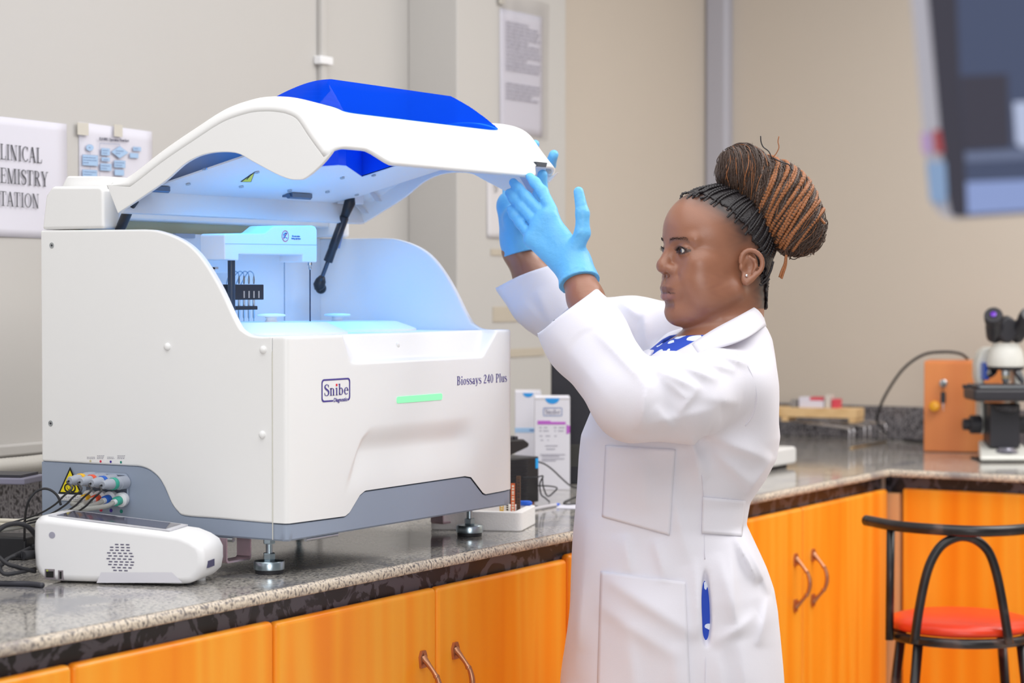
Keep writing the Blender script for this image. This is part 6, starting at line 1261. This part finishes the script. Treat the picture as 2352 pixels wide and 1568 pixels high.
for s in (1, -1):
    for k in range(70):
        t = k / 69; y = s * (0.012 + 0.036 * t); z = 0.0468 + 0.0045 * math.sin(t * 2.2) - 0.004 * t + rnd.uniform(-0.0022, 0.0022)
        hit = bvh_b.ray_cast(Vector(H(0.14, y, z)), Vector(-HF))
        if hit[0] is not None: a = np.array(hit[0]); mb.tube([a - HF * 0.0005, a + HF * 0.0007 + HU * 0.0012 + HL * s * 0.002, a + HF * 0.0002 + HU * 0.0014 + HL * s * 0.0048], [0.0003, 0.00028, 0.0001], 4)
lmb(mb, 'eyebrows', mat('brow_hair', '33221c', 0.7))['kind'] = 'stuff'
er = H(-0.006, 0.0842, -0.0165); lmb(MB().ball(er, 0.0027, 12, 8), 'earring', mat('earring_silver', 'e6e6ea', 0.1, 0.9)); er = H(-0.006, -0.0842, -0.0165); lmb(MB().ball(er, 0.0027, 12, 8), 'earring', _M['earring_silver'])

# ------------------------------------------------------------------ hair
HAIRK = mat('black_hair', '211c1f', 0.42, var=0.3, vscale=90, bump=0.7, bscale=260, spec=0.55); HAIRB = mat('dark_brown_hair', '4a382f', 0.5, var=0.35, vscale=120, bump=0.6, bscale=300); HAIRC = mat('copper_braid_hair', '9a6038', 0.5, var=0.3, vscale=150, bump=0.6, bscale=500)
HC = Field(np.arange(HO[0] - 0.14, HO[0] + 0.14, 0.0030), np.arange(HO[1] - 0.12, HO[1] + 0.12, 0.0030), np.arange(HO[2] - 0.09, HO[2] + 0.18, 0.0030))
HC.ell(H(-0.002, 0, 0.055), (0.1000, 0.0785, 0.0925), 0, 'u', HB); HC.ell(H(0.036, 0, 0.064), (0.071, 0.068, 0.069), 0.02, 'u', HB); HC.cap(H(-0.030, 0, -0.005), H(-0.036, 0, -0.070), 0.060, 0.052, 0.03)
def cut(P):
    q = toH(P); n = 0.004 * np.sin(q[..., 2] * 330) * np.sin(q[..., 1] * 260 + 1); ear = 0.040 - np.hypot((q[..., 0] + 0.014) * 1.0, (q[..., 2] - 0.002) * 0.95)
    ear = np.where(np.abs(q[..., 1]) > 0.055, ear, -1); return np.maximum(np.maximum(q[..., 0] - hair_line(q[..., 2]) - n + 0.024, ear), -0.078 - q[..., 2])
HC.op((-9, -9, -9), (9, 9, 9), cut, 0, 'i'); Vh, Qh = HC.mesh(); cap_ = lobj('hair', Vh, Qh, HAIRK); bvh_h = BVHTree.FromPolygons([tuple(v) for v in Vh], [tuple(map(int, q)) for q in Qh])
cen_h = H(0.0, 0, 0.045)
def on_scalp(d, lift=0.002):
    d = np.asarray(d); d = d / np.linalg.norm(d); hit = bvh_h.ray_cast(Vector(cen_h + d * 0.3), Vector(-d)); hb = bvh_b.ray_cast(Vector(cen_h + d * 0.16), Vector(-d)); best = np.linalg.norm(np.array(hb[0]) - cen_h) if hb[0] is not None else 0.1
    if hit[0] is not None: best = min(max(best, np.linalg.norm(np.array(hit[0]) - cen_h)), best + 0.006)
    return cen_h + d * ((best or 0.09) + lift)
def braid_r(n, r, per): return [r * (1.0 + 0.28 * math.sin(2 * math.pi * k / per)) for k in range(n)]
BUN0 = H(-0.074, 0, 0.118)
st = []
for t in np.linspace(0, 1, 24): st.append((t,))
def start(t, s):                                                  # along the hairline, forehead middle -> temple -> behind the ear -> nape
    K = [(0.088, 0.004, 0.128), (0.078, 0.026, 0.124), (0.060, 0.046, 0.110), (0.036, 0.062, 0.090), (0.014, 0.070, 0.068), (-0.006, 0.075, 0.050), (-0.022, 0.078, 0.038), (-0.044, 0.073, 0.012), (-0.052, 0.066, -0.012), (-0.058, 0.056, -0.036), (-0.068, 0.040, -0.052)]
    q = np.array(K); f = t * (len(K) - 1); i = min(int(f), len(K) - 2); p = q[i] + (q[i + 1] - q[i]) * (f - i); return p * np.array((1, s, 1))
for s in (1, -1):
    for t in np.linspace(0.06 if s == 1 else 0.10, 1, 30 if s == 1 else 14):
        a = start(t, s) + np.array([rnd.uniform(-0.022, 0.000) * min(1, 3.5 * t), rnd.uniform(-0.003, 0.003), rnd.uniform(-0.003, 0.003)]); d0 = HB.T @ a + HO - cen_h; wob = rnd.uniform(-0.02, 0.02)
        b = BUN0 + HL * (s * 0.030 * (1 - abs(2 * t - 1))) + HU * (0.030 - 0.060 * t) - HF * 0.012 * t; d1 = b - cen_h
        pts = []
        for f in np.linspace(0, 1, 13):
            d = d0 / np.linalg.norm(d0) * (1 - f) + d1 / np.linalg.norm(d1) * f + HU * 0.10 * math.sin(math.pi * f) * (0.6 - 0.6 * t) + HU * wob * math.sin(math.pi * f)
            pts.append(on_scalp(d, -0.0012 + 0.0030 * min(1, 4 * f)))
        sp = spline(pts, 7); rr = braid_r(len(sp), 0.0024, 3.2); rr[0] = 0.0008; mb = MB().tube(sp, rr, 7); lmb(mb, 'braid', HAIRK, cap_)
# bun of wrapped braids
BA, BB = L(1706, 396, 3.90), L(1826, 524, 3.90); BX = (BB - BA); BLn = np.linalg.norm(BX); BX /= BLn
BF_ = Field(np.arange(L(1640, 400)[0], L(1900, 400)[0], 0.0035), np.arange(-0.09, 0.09, 0.0035), np.arange(L(1700, 620)[2], L(1700, 320)[2], 0.0035))
BF_.cap(BA, BB, 0.0445, 0.0520); BF_.ell(L(1700, 395), (0.040, 0.045, 0.044), 0.02); BF_.ell(L(1838, 500), (0.034, 0.05, 0.046), 0.02); BF_.ell(L(1772, 440), (0.052, 0.048, 0.056), 0.02); BF_.ell(L(1808, 462), (0.046, 0.048, 0.054), 0.02)
BF_.op((-9, -9, -9), (9, 9, 9), lambda P: 0.0016 * np.sin(260 * (P - BA) @ BX + 3 * np.sin(60 * P[..., 1])), 0, 'a'); Vb, Qb = BF_.mesh(); bun = lobj('hair_bun', Vb, Qb, HAIRB); bvh_u = BVHTree.FromPolygons([tuple(v) for v in Vb], [tuple(map(int, q)) for q in Qb])
BUp = np.cross(BX, np.array((0, -1.0, 0))); BUp /= np.linalg.norm(BUp); BUp = BUp if BUp[2] > 0 else -BUp; BY = np.array((0, -1.0, 0))
def on_bun(t, an, lift):
    tc_ = min(1.0, max(0.0, t)); ph = (t - tc_) * 3.2; c = BA + BX * tc_ * BLn; d = (BUp * math.cos(an) + BY * math.sin(an)) * math.cos(ph) + BX * math.sin(ph)
    hit = bvh_u.ray_cast(Vector(c + d * 0.15), Vector(-d)); return (np.array(hit[0]) if hit[0] is not None else c + d * 0.048) + d * lift
ts = [0.16, 0.24, 0.30, 0.335, 0.40, 0.44, 0.47, 0.505, 0.53, 0.56, 0.60, 0.63, 0.66, 0.70, 0.73, 0.76, 0.79, 0.82, 0.86, 0.90, 0.94, 0.98, 1.03, 1.08]
for k, t in enumerate(ts):
    sl = 0.62 * (1 - t) + 0.12 + rnd.uniform(-0.05, 0.05); a0, a1 = -0.25 + rnd.uniform(-0.15, 0.2), 2.55 + rnd.uniform(-0.3, 0.2); cop = k >= 2 and (k % 3 != 1); ph = rnd.uniform(0, 6)
    sp = spline([on_bun(t - sl * 0.5 + sl * f + 0.02 * math.sin(5 * f + ph), a0 + (a1 - a0) * f, 0.0026) for f in np.linspace(0, 1, 16)], 6); lmb(MB().tube(sp, braid_r(len(sp), 0.0034 if cop else 0.0028, 3.2), 7), 'braid', HAIRC if cop else HAIRB, bun)
mb = MB(); mc = MB()
for k in range(760):
    t = rnd.uniform(-0.46, 1.40); a0 = rnd.uniform(-0.6, 2.2); a1 = a0 + rnd.uniform(0.5, 1.5); sl = (0.5 * (1 - min(1, max(0, t))) + 0.05) * (a1 - a0) / 1.6 + rnd.uniform(-0.12, 0.12); lf = rnd.uniform(0.0003, 0.0028)
    (mc if k % 14 == 0 else mb).tube(spline([on_bun(t + sl * f + 0.03 * math.sin(4 * f + k), a0 + (a1 - a0) * f, lf * (1 + math.sin(3 * f))) for f in np.linspace(0, 1, 6)], 4), rnd.choice((0.0004, 0.0006, 0.0009)), 5)
for k in range(70):                                               # stray ends standing off the outline
    t = rnd.uniform(-0.3, 1.1); an = rnd.uniform(-0.5, 0.6); p = on_bun(t, an, 0.0); d = (p - (BA + BX * t * BLn)); d /= np.linalg.norm(d); v = np.array([rnd.uniform(-0.7, 0.7), rnd.uniform(-0.5, 0.5), rnd.uniform(-0.4, 0.6)])
    mb.tube([p, p + d * 0.004 + v * 0.004, p + d * 0.006 + v * 0.011], [0.0003, 0.00025, 0.0001], 4)
lmb(mb, 'loose_hair', HAIRB, bun)['kind'] = 'stuff'; lmb(mc, 'loose_copper_hair', HAIRC, bun)['kind'] = 'stuff'
for pts, r, m in (([(1772, 362), (1766, 348), (1753, 337), (1748, 325), (1747, 312)], 0.0011, HAIRK), ([(1774, 362), (1783, 352), (1789, 338), (1787, 325), (1789, 313)], 0.0010, HAIRC), ([(1774, 362), (1795, 372), (1812, 378), (1820, 392)], 0.0012, HAIRK), ([(1868, 470), (1876, 488), (1885, 502), (1895, 514)], 0.0024, HAIRC), ([(1806, 585), (1803, 605), (1796, 622), (1791, 637)], 0.0026, HAIRC), ([(1806, 585), (1805, 608), (1799, 628), (1795, 640)], 0.0020, HAIRC), ([(1860, 545), (1852, 556), (1853, 540)], 0.0024, HAIRC), ([(1768, 640), (1757, 650), (1749, 655), (1744, 652)], 0.0016, HAIRK), ([(1776, 600), (1770, 622), (1761, 638), (1748, 650)], 0.0022, HAIRK)):
    lmb(MB().tube(spline([L(x, y, 3.86) for x, y in pts], 6), r, 6), 'hair_strand', m, bun)

# ------------------------------------------------------------------ gloves
GLOVE = mat('blue_nitrile', '6cbcf2', 0.42, spec=0.4, sss=0.0, bump=0.6, bscale=110)
def glove(name, lo, hi, fingers, palm, cuff, folds=(), palmk=0.012):
    F = Field(*[np.arange(a, b, 0.0021) for a, b in zip(lo, hi)])
    for a, b, ra, rb in palm: F.cap(a, b, ra, rb, palmk)
    for pts, rs in fingers: F.chain(pts, rs, 0.0045, kk=0.006)
    a, b, ra, rb = cuff; F.cap(a, b, ra, rb, 0.010)
    n = (b - a) / np.linalg.norm(b - a); F.op(b - 0.06, b + 0.06, lambda P: np.maximum((P - b) @ n, -1), 0, 'i'); pass
    for a, b, w, amp in folds: F.op(np.minimum(a, b) - 3 * w, np.maximum(a, b) + 3 * w, (lambda P, a=a, b=b, w=w, amp=amp: -1.5 * amp * np.exp(-(d_seg(P, a, b) / w) ** 2)), 0, 'a')
    V, Q = F.mesh(); return lobj(name, V, Q, GLOVE)
def LL(*q): return [L(*p) for p in q]
fing = [(LL((1266, 482, 3.872), (1246, 440, 3.895), (1229, 419, 3.91), (1217, 406, 3.92)), [0.0115, 0.0102, 0.0094, 0.0078]),
        (LL((1247, 492, 3.88), (1209, 453, 3.91), (1190, 433, 3.925), (1179, 419, 3.932)), [0.0115, 0.0104, 0.0095, 0.0080]),
        (LL((1231, 512, 3.88), (1197, 475, 3.908), (1179, 455, 3.922), (1169, 443, 3.93)), [0.0110, 0.0098, 0.0090, 0.0076]),
        (LL((1219, 545, 3.875), (1194, 512, 3.90), (1180, 493, 3.912), (1171, 481, 3.92)), [0.0100, 0.0088, 0.0081, 0.0068]),
        (LL((1318, 578, 3.835), (1338, 535, 3.825), (1338, 490, 3.825), (1329, 440, 3.832)), [0.0165, 0.0136, 0.0118, 0.0090])]
wr = (1322, 628, 3.84)
palm = [(L(1318, 612, 3.845), L(1262, 497, 3.87), 0.024, 0.0150), (L(1318, 612, 3.845), L(1247, 503, 3.876), 0.024, 0.0150), (L(1312, 615, 3.845), L(1234, 521, 3.876), 0.023, 0.0145), (L(1306, 618, 3.845), L(1222, 550, 3.872), 0.022, 0.0140), (L(1262, 497, 3.87), L(1222, 548, 3.873), 0.0135, 0.0125), (L(1322, 600, 3.84), L(1320, 572, 3.838), 0.024, 0.019), (L(1285, 548, 3.862), L(1318, 600, 3.845), 0.019, 0.024)]
fl = [(L(*a), L(*b), 0.0022, am) for a, b, am in (((1262, 505, 3.84), (1310, 520, 3.83), 0.0012), ((1285, 575, 3.82), (1335, 530, 3.81), 0.0012), ((1290, 600, 3.81), (1340, 555, 3.80), 0.0011), ((1278, 610, 3.81), (1318, 560, 3.81), 0.0011), ((1285, 625, 3.80), (1345, 590, 3.795), 0.0014), ((1288, 640, 3.80), (1350, 610, 3.795), 0.0014), ((1290, 632, 3.80), (1348, 600, 3.795), 0.0010), ((1247, 455, 3.88), (1232, 462, 3.88), 0.001), ((1230, 490, 3.885), (1250, 470, 3.875), 0.0008))]
for q, (i, j) in ((0, (0, 1)), (1, (0, 1)), (2, (0, 1)), (3, (0, 1))):
    a, b = fing[q][0][1], fing[q][0][0]; d = (b - a); nn = np.cross(d, (0, 1, 0)); nn /= np.linalg.norm(nn)
    for f in (-0.10, 0.08, 0.30): c = a + d * f + np.array((0, -0.009, 0)); fl.append((c - nn * 0.007, c + nn * 0.007, 0.0016, 0.0010))
glove('glove', L(1130, 690, 3.70), L(1400, 375, 4.02), fing, palm, (L(1318, 600, 3.845), L(1331, 650, 3.822), 0.0290, 0.0375), fl)
fing = [(LL((1195, 440, 4.20), (1213, 395, 4.235), (1222, 355, 4.225), (1229, 331, 4.19)), [0.0115, 0.0104, 0.0098, 0.0085]), (LL((1215, 445, 4.21), (1248, 410, 4.235), (1264, 378, 4.20), (1272, 355, 4.155)), [0.0115, 0.0106, 0.0104, 0.0092]), (LL((1178, 445, 4.20), (1185, 400, 4.235), (1195, 360, 4.235), (1204, 338, 4.21)), [0.011, 0.010, 0.0092, 0.008]), (LL((1165, 455, 4.20), (1165, 415, 4.23), (1172, 385, 4.235), (1178, 366, 4.22)), [0.010, 0.009, 0.0082, 0.0072]),
        (LL((1210, 500, 4.135), (1230, 465, 4.085), (1243, 430, 4.055), (1246, 401, 4.045)), [0.0170, 0.0130, 0.0115, 0.0095])]
palm = [(L(1192, 555, 4.18), L(1165, 462, 4.19), 0.026, 0.0165), (L(1192, 555, 4.18), L(1180, 455, 4.19), 0.026, 0.0170), (L(1195, 555, 4.18), L(1200, 455, 4.195), 0.026, 0.0170), (L(1198, 555, 4.18), L(1214, 460, 4.195), 0.026, 0.0160), (L(1163, 470, 4.19), L(1214, 468, 4.19), 0.016, 0.0155), (L(1163, 480, 4.19), L(1172, 555, 4.18), 0.016, 0.018), (L(1180, 500, 4.16), L(1190, 560, 4.16), 0.022, 0.022)]
fl = [(L(*a), L(*b), 0.0022, 0.0012) for a, b in (((1170, 565, 4.13), (1215, 550, 4.13)), ((1175, 575, 4.13), (1222, 562, 4.13)), ((1180, 540, 4.13), (1225, 530, 4.13)))]
glove('glove', L(1110, 620, 4.0), L(1310, 300, 4.32), fing, palm, (L(1190, 545, 4.18), L(1199, 582, 4.178), 0.0330, 0.0375), fl)

# ------------------------------------------------------------------ lab coat
CO = Field(np.arange(L(1120, 800, 4.2)[0], L(1830, 800)[0], 0.0038), np.arange(-0.40, 0.42, 0.0038), np.arange(0.50, L(1700, 575, 4.2)[2], 0.0038))
CUL, dL = L(1300, 714, 3.80), None; nL = CUL - L(1345, 775, 3.765); nL = np.array((-0.60, 0.0, 0.80))
CO.chain([L(1268, 668, 3.82), L(1345, 775, 3.745), L(1452, 922, 3.635)], [0.0660, 0.0680, 0.0630], 0, kk=0.03); CO.chain([L(1452, 922, 3.635), L(1560, 915, 3.67), L(1664, 885, 3.745)], [0.0630, 0.0665, 0.0640], 0.03, kk=0.03)
CO.op(CUL - 0.10, CUL + 0.14, lambda P: np.where(d_seg(P, CUL - 0.5 * nL * 0, CUL + nL * 0.1) < 0.12, (P - CUL) @ nL, -1), 0, 'i')
CO.cap(CUL - nL * 0.055, CUL + nL * 0.05, 0.056, 0.0635, 0.002, 's')
CUR = L(1214, 632, 4.178); nR = CUR - L(1290, 745, 4.165); nR = np.array((-0.349, 0.06, 0.937)); nR /= np.linalg.norm(nR)
T2 = Field(*CO.g)
T2.chain([L(1180, 585, 4.18), L(1250, 680, 4.17), L(1340, 764, 4.15), L(1450, 778, 4.11), L(1560, 802, 4.07)], [0.065, 0.064, 0.064, 0.076, 0.086], 0.03, kk=0.03); T2.cap(L(1185, 590, 4.18), L(1236, 662, 4.174), 0.0700, 0.0690, 0.001)
T2.op(CUR - 0.14, CUR + 0.14, lambda P: np.where(np.linalg.norm(P - CUR, axis=-1) < 0.15, (P - CUR) @ nR, -1), 0, 'i'); T2.cap(CUR - nR * 0.06, CUR + nR * 0.05, 0.050, 0.0565, 0.002, 's')
CO.F = smin(CO.F, T2.F, 0.02)
ctop = L(1700, 762)[2]
CO.op((-0.32, -0.26, 0.50), (0.2, 0.26, ctop + 0.09), lambda P: np.maximum(torso(P), P[..., 2] - np.interp(P[..., 0], [L(1560, 800)[0], L(1742, 716)[0]], [L(1560, 803)[2], L(1742, 722)[2]])), 0.022)
CO.op((-0.5, -0.5, 0.47), (0.3, 0.5, 0.53), lambda P: 0.52 - P[..., 2], 0, 'i')
CO.op(L(1740, 905, 3.80) - 0.08, L(1740, 905, 3.80) + 0.08, lambda P: d_ell(P, L(1722, 905, 3.80), np.array((0.044, 0.07, 0.080))), 0.04)
# neck opening and the V at the front
CO.cap(L(1672, 830, 3.90), H(-0.01, 0, 0.03), 0.068, 0.076, 0.010, 's'); CO.cap(L(1600, 775, 3.86), L(1503, 832, 3.83), 0.058, 0.014, 0.012, 's')
CO.ell(L(1625, 1383, 3.69), (0.0105, 0.05, 0.080), 0.003, 's')
CR = [((1482, 872), (1466, 990), 3.60, 0.024, 0.015, 1), ((1365, 755), (1490, 890), 3.64, 0.022, 0.010, 1), ((1270, 762), (1440, 965), 3.68, 0.040, 0.006, 1), ((1492, 838), (1600, 892), 3.62, 0.020, 0.012, 1), ((1606, 885), (1556, 945), 3.62, 0.018, 0.011, -1), ((1515, 862), (1575, 915), 3.61, 0.015, 0.008, 1), ((1545, 828), (1645, 872), 3.65, 0.018, 0.009, 1), ((1590, 905), (1700, 925), 3.68, 0.030, 0.009, 1), ((1620, 800), (1722, 838), 3.70, 0.018, 0.010, 1), ((1600, 822), (1690, 852), 3.68, 0.015, 0.007, 1), ((1478, 968), (1650, 935), 3.63, 0.030, 0.009, -1), ((1500, 930), (1545, 985), 3.62, 0.018, 0.007, -1), ((1405, 700), (1420, 800), 3.72, 0.02, 0.006, -1),
      ((1582, 1000), (1630, 1100), 3.70, 0.020, 0.010, -1), ((1620, 995), (1778, 1062), 3.74, 0.034, 0.016, 1), ((1640, 1035), (1742, 1132), 3.72, 0.028, 0.011, 1), ((1600, 1050), (1618, 1135), 3.70, 0.016, 0.007, -1), ((1716, 1132), (1778, 1050), 3.78, 0.020, 0.010, 1), ((1545, 1120), (1585, 1290), 3.70, 0.026, 0.008, -1), ((1475, 1030), (1492, 1180), 3.71, 0.034, 0.005, -1),
      ((1352, 1190), (1332, 1500), 3.72, 0.030, 0.009, 1), ((1330, 1300), (1322, 1568), 3.72, 0.026, 0.007, -1), ((1438, 1232), (1450, 1318), 3.70, 0.022, 0.009, -1), ((1505, 1240), (1528, 1335), 3.70, 0.022, 0.009, 1), ((1395, 1335), (1600, 1462), 3.69, 0.034, 0.012, 1), ((1378, 1400), (1560, 1510), 3.69, 0.034, 0.008, 1), ((1440, 1440), (1470, 1640), 3.69, 0.034, 0.007, -1), ((1550, 1480), (1560, 1640), 3.69, 0.03, 0.006, 1),
      ((1692, 1236), (1748, 1345), 3.72, 0.018, 0.013, 1), ((1712, 1236), (1776, 1370), 3.74, 0.018, 0.011, 1), ((1684, 1250), (1690, 1430), 3.70, 0.022, 0.010, -1), ((1655, 1280), (1700, 1460), 3.69, 0.026, 0.008, -1), ((1640, 1475), (1745, 1420), 3.70, 0.026, 0.008, -1), ((1700, 1480), (1720, 1640), 3.70, 0.03, 0.008, 1), ((1650, 1500), (1668, 1640), 3.69, 0.024, 0.007, -1), ((1600, 1290), (1606, 1470), 3.69, 0.012, 0.006, -1), ((1770, 1380), (1740, 1480), 3.75, 0.02, 0.008, 1),
      ((1392, 682), (1450, 770), 4.0, 0.022, 0.009, 1), ((1478, 700), (1484, 800), 4.0, 0.018, 0.010, 1), ((1430, 690), (1475, 730), 4.0, 0.016, 0.008, -1), ((1232, 668), (1275, 765), 4.10, 0.022, 0.008, 1), ((1200, 690), (1250, 745), 4.10, 0.016, 0.006, -1)]
def crease(P, a, b, w, am, sg):
    ba = b - a; t = ((P - a) @ ba) / (ba @ ba); tt = np.clip(t, 0, 1); m = np.array((-ba[2], 0, ba[0])); m /= np.linalg.norm(m); s_ = sg * ((P - a - t[..., None] * ba) @ m)
    prof = np.where(s_ > 0, np.exp(-(s_ / w) ** 1.3 * 1.2), np.exp(-(np.abs(s_) / (0.42 * w)) ** 1.4)); yy = (P[..., 1] - (a[1] + ba[1] * tt)) / 0.10
    return -am * prof * np.sin(math.pi * np.clip(t * 0.94 + 0.03, 0, 1)) ** 0.7 * (t > -0.03) * (t < 1.03) * np.exp(-yy ** 4)
for a, b, Z, w, am, sg in CR:
    a, b = L(*a, Z), L(*b, Z); CO.op(np.minimum(a, b) - (0.08, 0.16, 0.08), np.maximum(a, b) + (0.08, 0.16, 0.08), (lambda P, a=a, b=b, w=w, am=am, sg=sg: crease(P, a, b, w, am, sg)), 0, 'a')
CO.op((-9, -9, -9), (9, 9, 9), lambda P: 0.0016 * np.sin(38 * P[..., 0] + 2.0 * np.sin(9 * P[..., 2]) + 21 * P[..., 1]) * np.clip((1.05 - P[..., 2]) * 3, 0.15, 1) + 0.0012 * np.sin(31 * P[..., 2] + 24 * P[..., 0] + 2 * np.sin(17 * P[..., 1])), 0, 'a')
V, Q = CO.mesh(); COATM = mat('white_cotton', 'e2e0e9', 0.75, bump=0.06, bscale=500, sheen=0.15); coat = lobj('lab_coat', V, Q, COATM); k_ = coat.modifiers.new('smooth', 'SMOOTH'); k_.factor = 0.5; k_.iterations = 3
bvh_c = BVHTree.FromPolygons([tuple(v) for v in V], [tuple(map(int, q)) for q in Q]); CL = np.array(((CAM - PR) @ RT, (CAM - PR) @ DH, CAM[2]))
def drape(px, py, lift=0.0015):
    d = L(px, py, 3.9) - CL; d /= np.linalg.norm(d); h_ = bvh_c.ray_cast(Vector(CL), Vector(d))
    return (np.array(h_[0]) if h_[0] is not None else L(px, py, 3.72)) - d * lift
def patch(name, qd, nu, nv, lift=0.0022, m=COATM):
    P = [[drape(*((np.array(qd[0]) * (1 - u) + np.array(qd[1]) * u) * (1 - v) + (np.array(qd[3]) * (1 - u) + np.array(qd[2]) * u) * v), lift) for v in np.linspace(0, 1, nv)] for u in np.linspace(0, 1, nu)]
    mb = MB().grid(P); o = lmb(mb, name, m, coat); k = o.modifiers.new('s', 'SOLIDIFY'); k.thickness = 0.0022; k.offset = 0; return o
patch('breast_pocket', [(1391, 1022), (1552, 1032), (1538, 1229), (1383, 1186)], 24, 28); patch('side_pocket', [(1380, 1311), (1574, 1336), (1586, 1600), (1371, 1600)], 26, 34); patch('back_belt', [(1614, 1141), (1712, 1150), (1704, 1231), (1612, 1224)], 18, 12)
SEAMM = mat('seam_thread', 'd9d7e2', 0.8)  # seam thread, slightly greyer than the coat cotton
for pts in ([(1612, 1090), (1616, 1150), (1617, 1220), (1619, 1284)], [(1622, 1484), (1620, 1530), (1618, 1600)], [(1655, 795), (1690, 812), (1722, 850), (1738, 905), (1730, 950), (1712, 978)], [(1392, 690 + 0), (1372, 664)][:0]):
    if pts: lmb(MB().tube(spline([drape(x, y, 0.0002) for x, y in pts], 8), 0.0011, 6), 'seam', SEAMM, coat)
# collar and lapels
def ribbon(name, A, B, roll=0.006, m=COATM):
    a, b = spline(A, 6), spline(B, 6); P = []
    for p, q in zip(a, b):
        out = np.cross(np.array(b[-1]) - b[0], p - q); out = np.array((0, -1.0, 0)); P.append([p + (q - p) * t + out * roll * math.sin(math.pi * t) for t in np.linspace(0, 1, 7)])
    o = lmb(MB().grid(P), name, m, coat); k = o.modifiers.new('s', 'SOLIDIFY'); k.thickness = 0.0028; k.offset = 0; return o
ribbon('collar', LL((1706, 706, 3.99), (1742, 697, 3.95), (1730, 707, 3.86), (1692, 729, 3.80), (1640, 757, 3.775), (1588, 790, 3.775)), LL((1735, 770, 4.02), (1757, 752, 3.95), (1754, 750, 3.83), (1722, 772, 3.745), (1679, 790, 3.715), (1604, 812, 3.735)))
ribbon('lapel', LL((1640, 757, 3.776), (1588, 789, 3.776), (1545, 812, 3.79), (1492, 842, 3.80)), LL((1660, 796, 3.72), (1604, 814, 3.733), (1570, 838, 3.742), (1500, 856, 3.775)), 0.004)
ribbon('lapel', LL((1700, 712, 4.02), (1620, 735, 4.02), (1570, 758, 3.96), (1530, 790, 3.93), (1486, 832, 3.90)), LL((1690, 745, 4.06), (1600, 748, 4.06), (1540, 762, 4.0), (1500, 795, 3.96), (1470, 828, 3.92)), 0.002)
# dress: blue with white blossoms, seen at the neckline and through the side slit
m = bpy.data.materials.new('blue_floral_print'); m.use_nodes = True; nt = m.node_tree; b = nt.nodes['Principled BSDF']; b.inputs['Roughness'].default_value = 0.7; tc = nt.nodes.new('ShaderNodeTexCoord')
v1 = nt.nodes.new('ShaderNodeTexVoronoi'); v1.inputs['Scale'].default_value = 30; v1.feature = 'SMOOTH_F1'; v1.inputs['Smoothness'].default_value = 0.25; n1 = nt.nodes.new('ShaderNodeTexNoise'); n1.inputs['Scale'].default_value = 22
mx_ = nt.nodes.new('ShaderNodeVectorMath'); mx_.operation = 'MULTIPLY_ADD'; mx_.inputs[1].default_value = (0.03, 0.03, 0.03); nt.links.new(tc.outputs['Object'], n1.inputs['Vector']); nt.links.new(n1.outputs['Color'], mx_.inputs[0]); nt.links.new(tc.outputs['Object'], mx_.inputs[2]); nt.links.new(mx_.outputs[0], v1.inputs['Vector'])
r = nt.nodes.new('ShaderNodeValToRGB'); r.color_ramp.interpolation = 'CONSTANT'; r.color_ramp.elements[0].color = lin('dfe8f6'); r.color_ramp.elements[1].position = 0.36; r.color_ramp.elements[1].color = lin('1f47b8'); nt.links.new(v1.outputs['Distance'], r.inputs['Fac']); nt.links.new(r.outputs[0], b.inputs['Base Color'])
DR = Field(np.arange(-0.33, 0.18, 0.006), np.arange(-0.26, 0.26, 0.006), np.arange(0.55, L(1600, 720)[2], 0.006)); DR.op((-9, -9, -9), (9, 9, 9), lambda P: np.maximum(np.maximum(torso(P, 0.009, 0.97), 0.56 - P[..., 2]), P[..., 2] - np.interp(P[..., 0], [L(1540, 800)[0], L(1742, 716)[0]], [L(1560, 770)[2], L(1742, 760)[2]])))
DR.cap(L(1672, 830, 3.90), H(0, 0, 0), 0.060, 0.075, 0.01, 's'); DR.cap(L(1620, 740, 3.90), L(1562, 792, 3.885), 0.055, 0.034, 0.008, 's')
V, Q = DR.mesh(); lobj('dress', V, Q, m)
SHOE = mat('black_shoe', '1c1a1c', 0.4)
for s in (-1, 1):
    hp = np.array((L(1540, 1400)[0] + 0.02, s * 0.09, 0.0)); F = Field(np.arange(hp[0] - 0.24, hp[0] + 0.10, 0.006), np.arange(hp[1] - 0.07, hp[1] + 0.07, 0.006), np.arange(-0.02, 0.14, 0.006)); F.chain([hp + (0.01, 0, 0.045), hp + (-0.07, 0, 0.05), hp + (-0.15, 0, 0.035)], [0.046, 0.046, 0.042], 0.02, kk=0.02); F.op((-9, -9, -9), (9, 9, 9), lambda P: 0.001 - P[..., 2], 0, 'i'); F.cap(hp + (0.0, 0, 0.06), hp + (0, 0, 0.2), 0.036, 0.036, 0.004, 's')
    V, Q = F.mesh(); lobj('shoe', V, Q, SHOE)
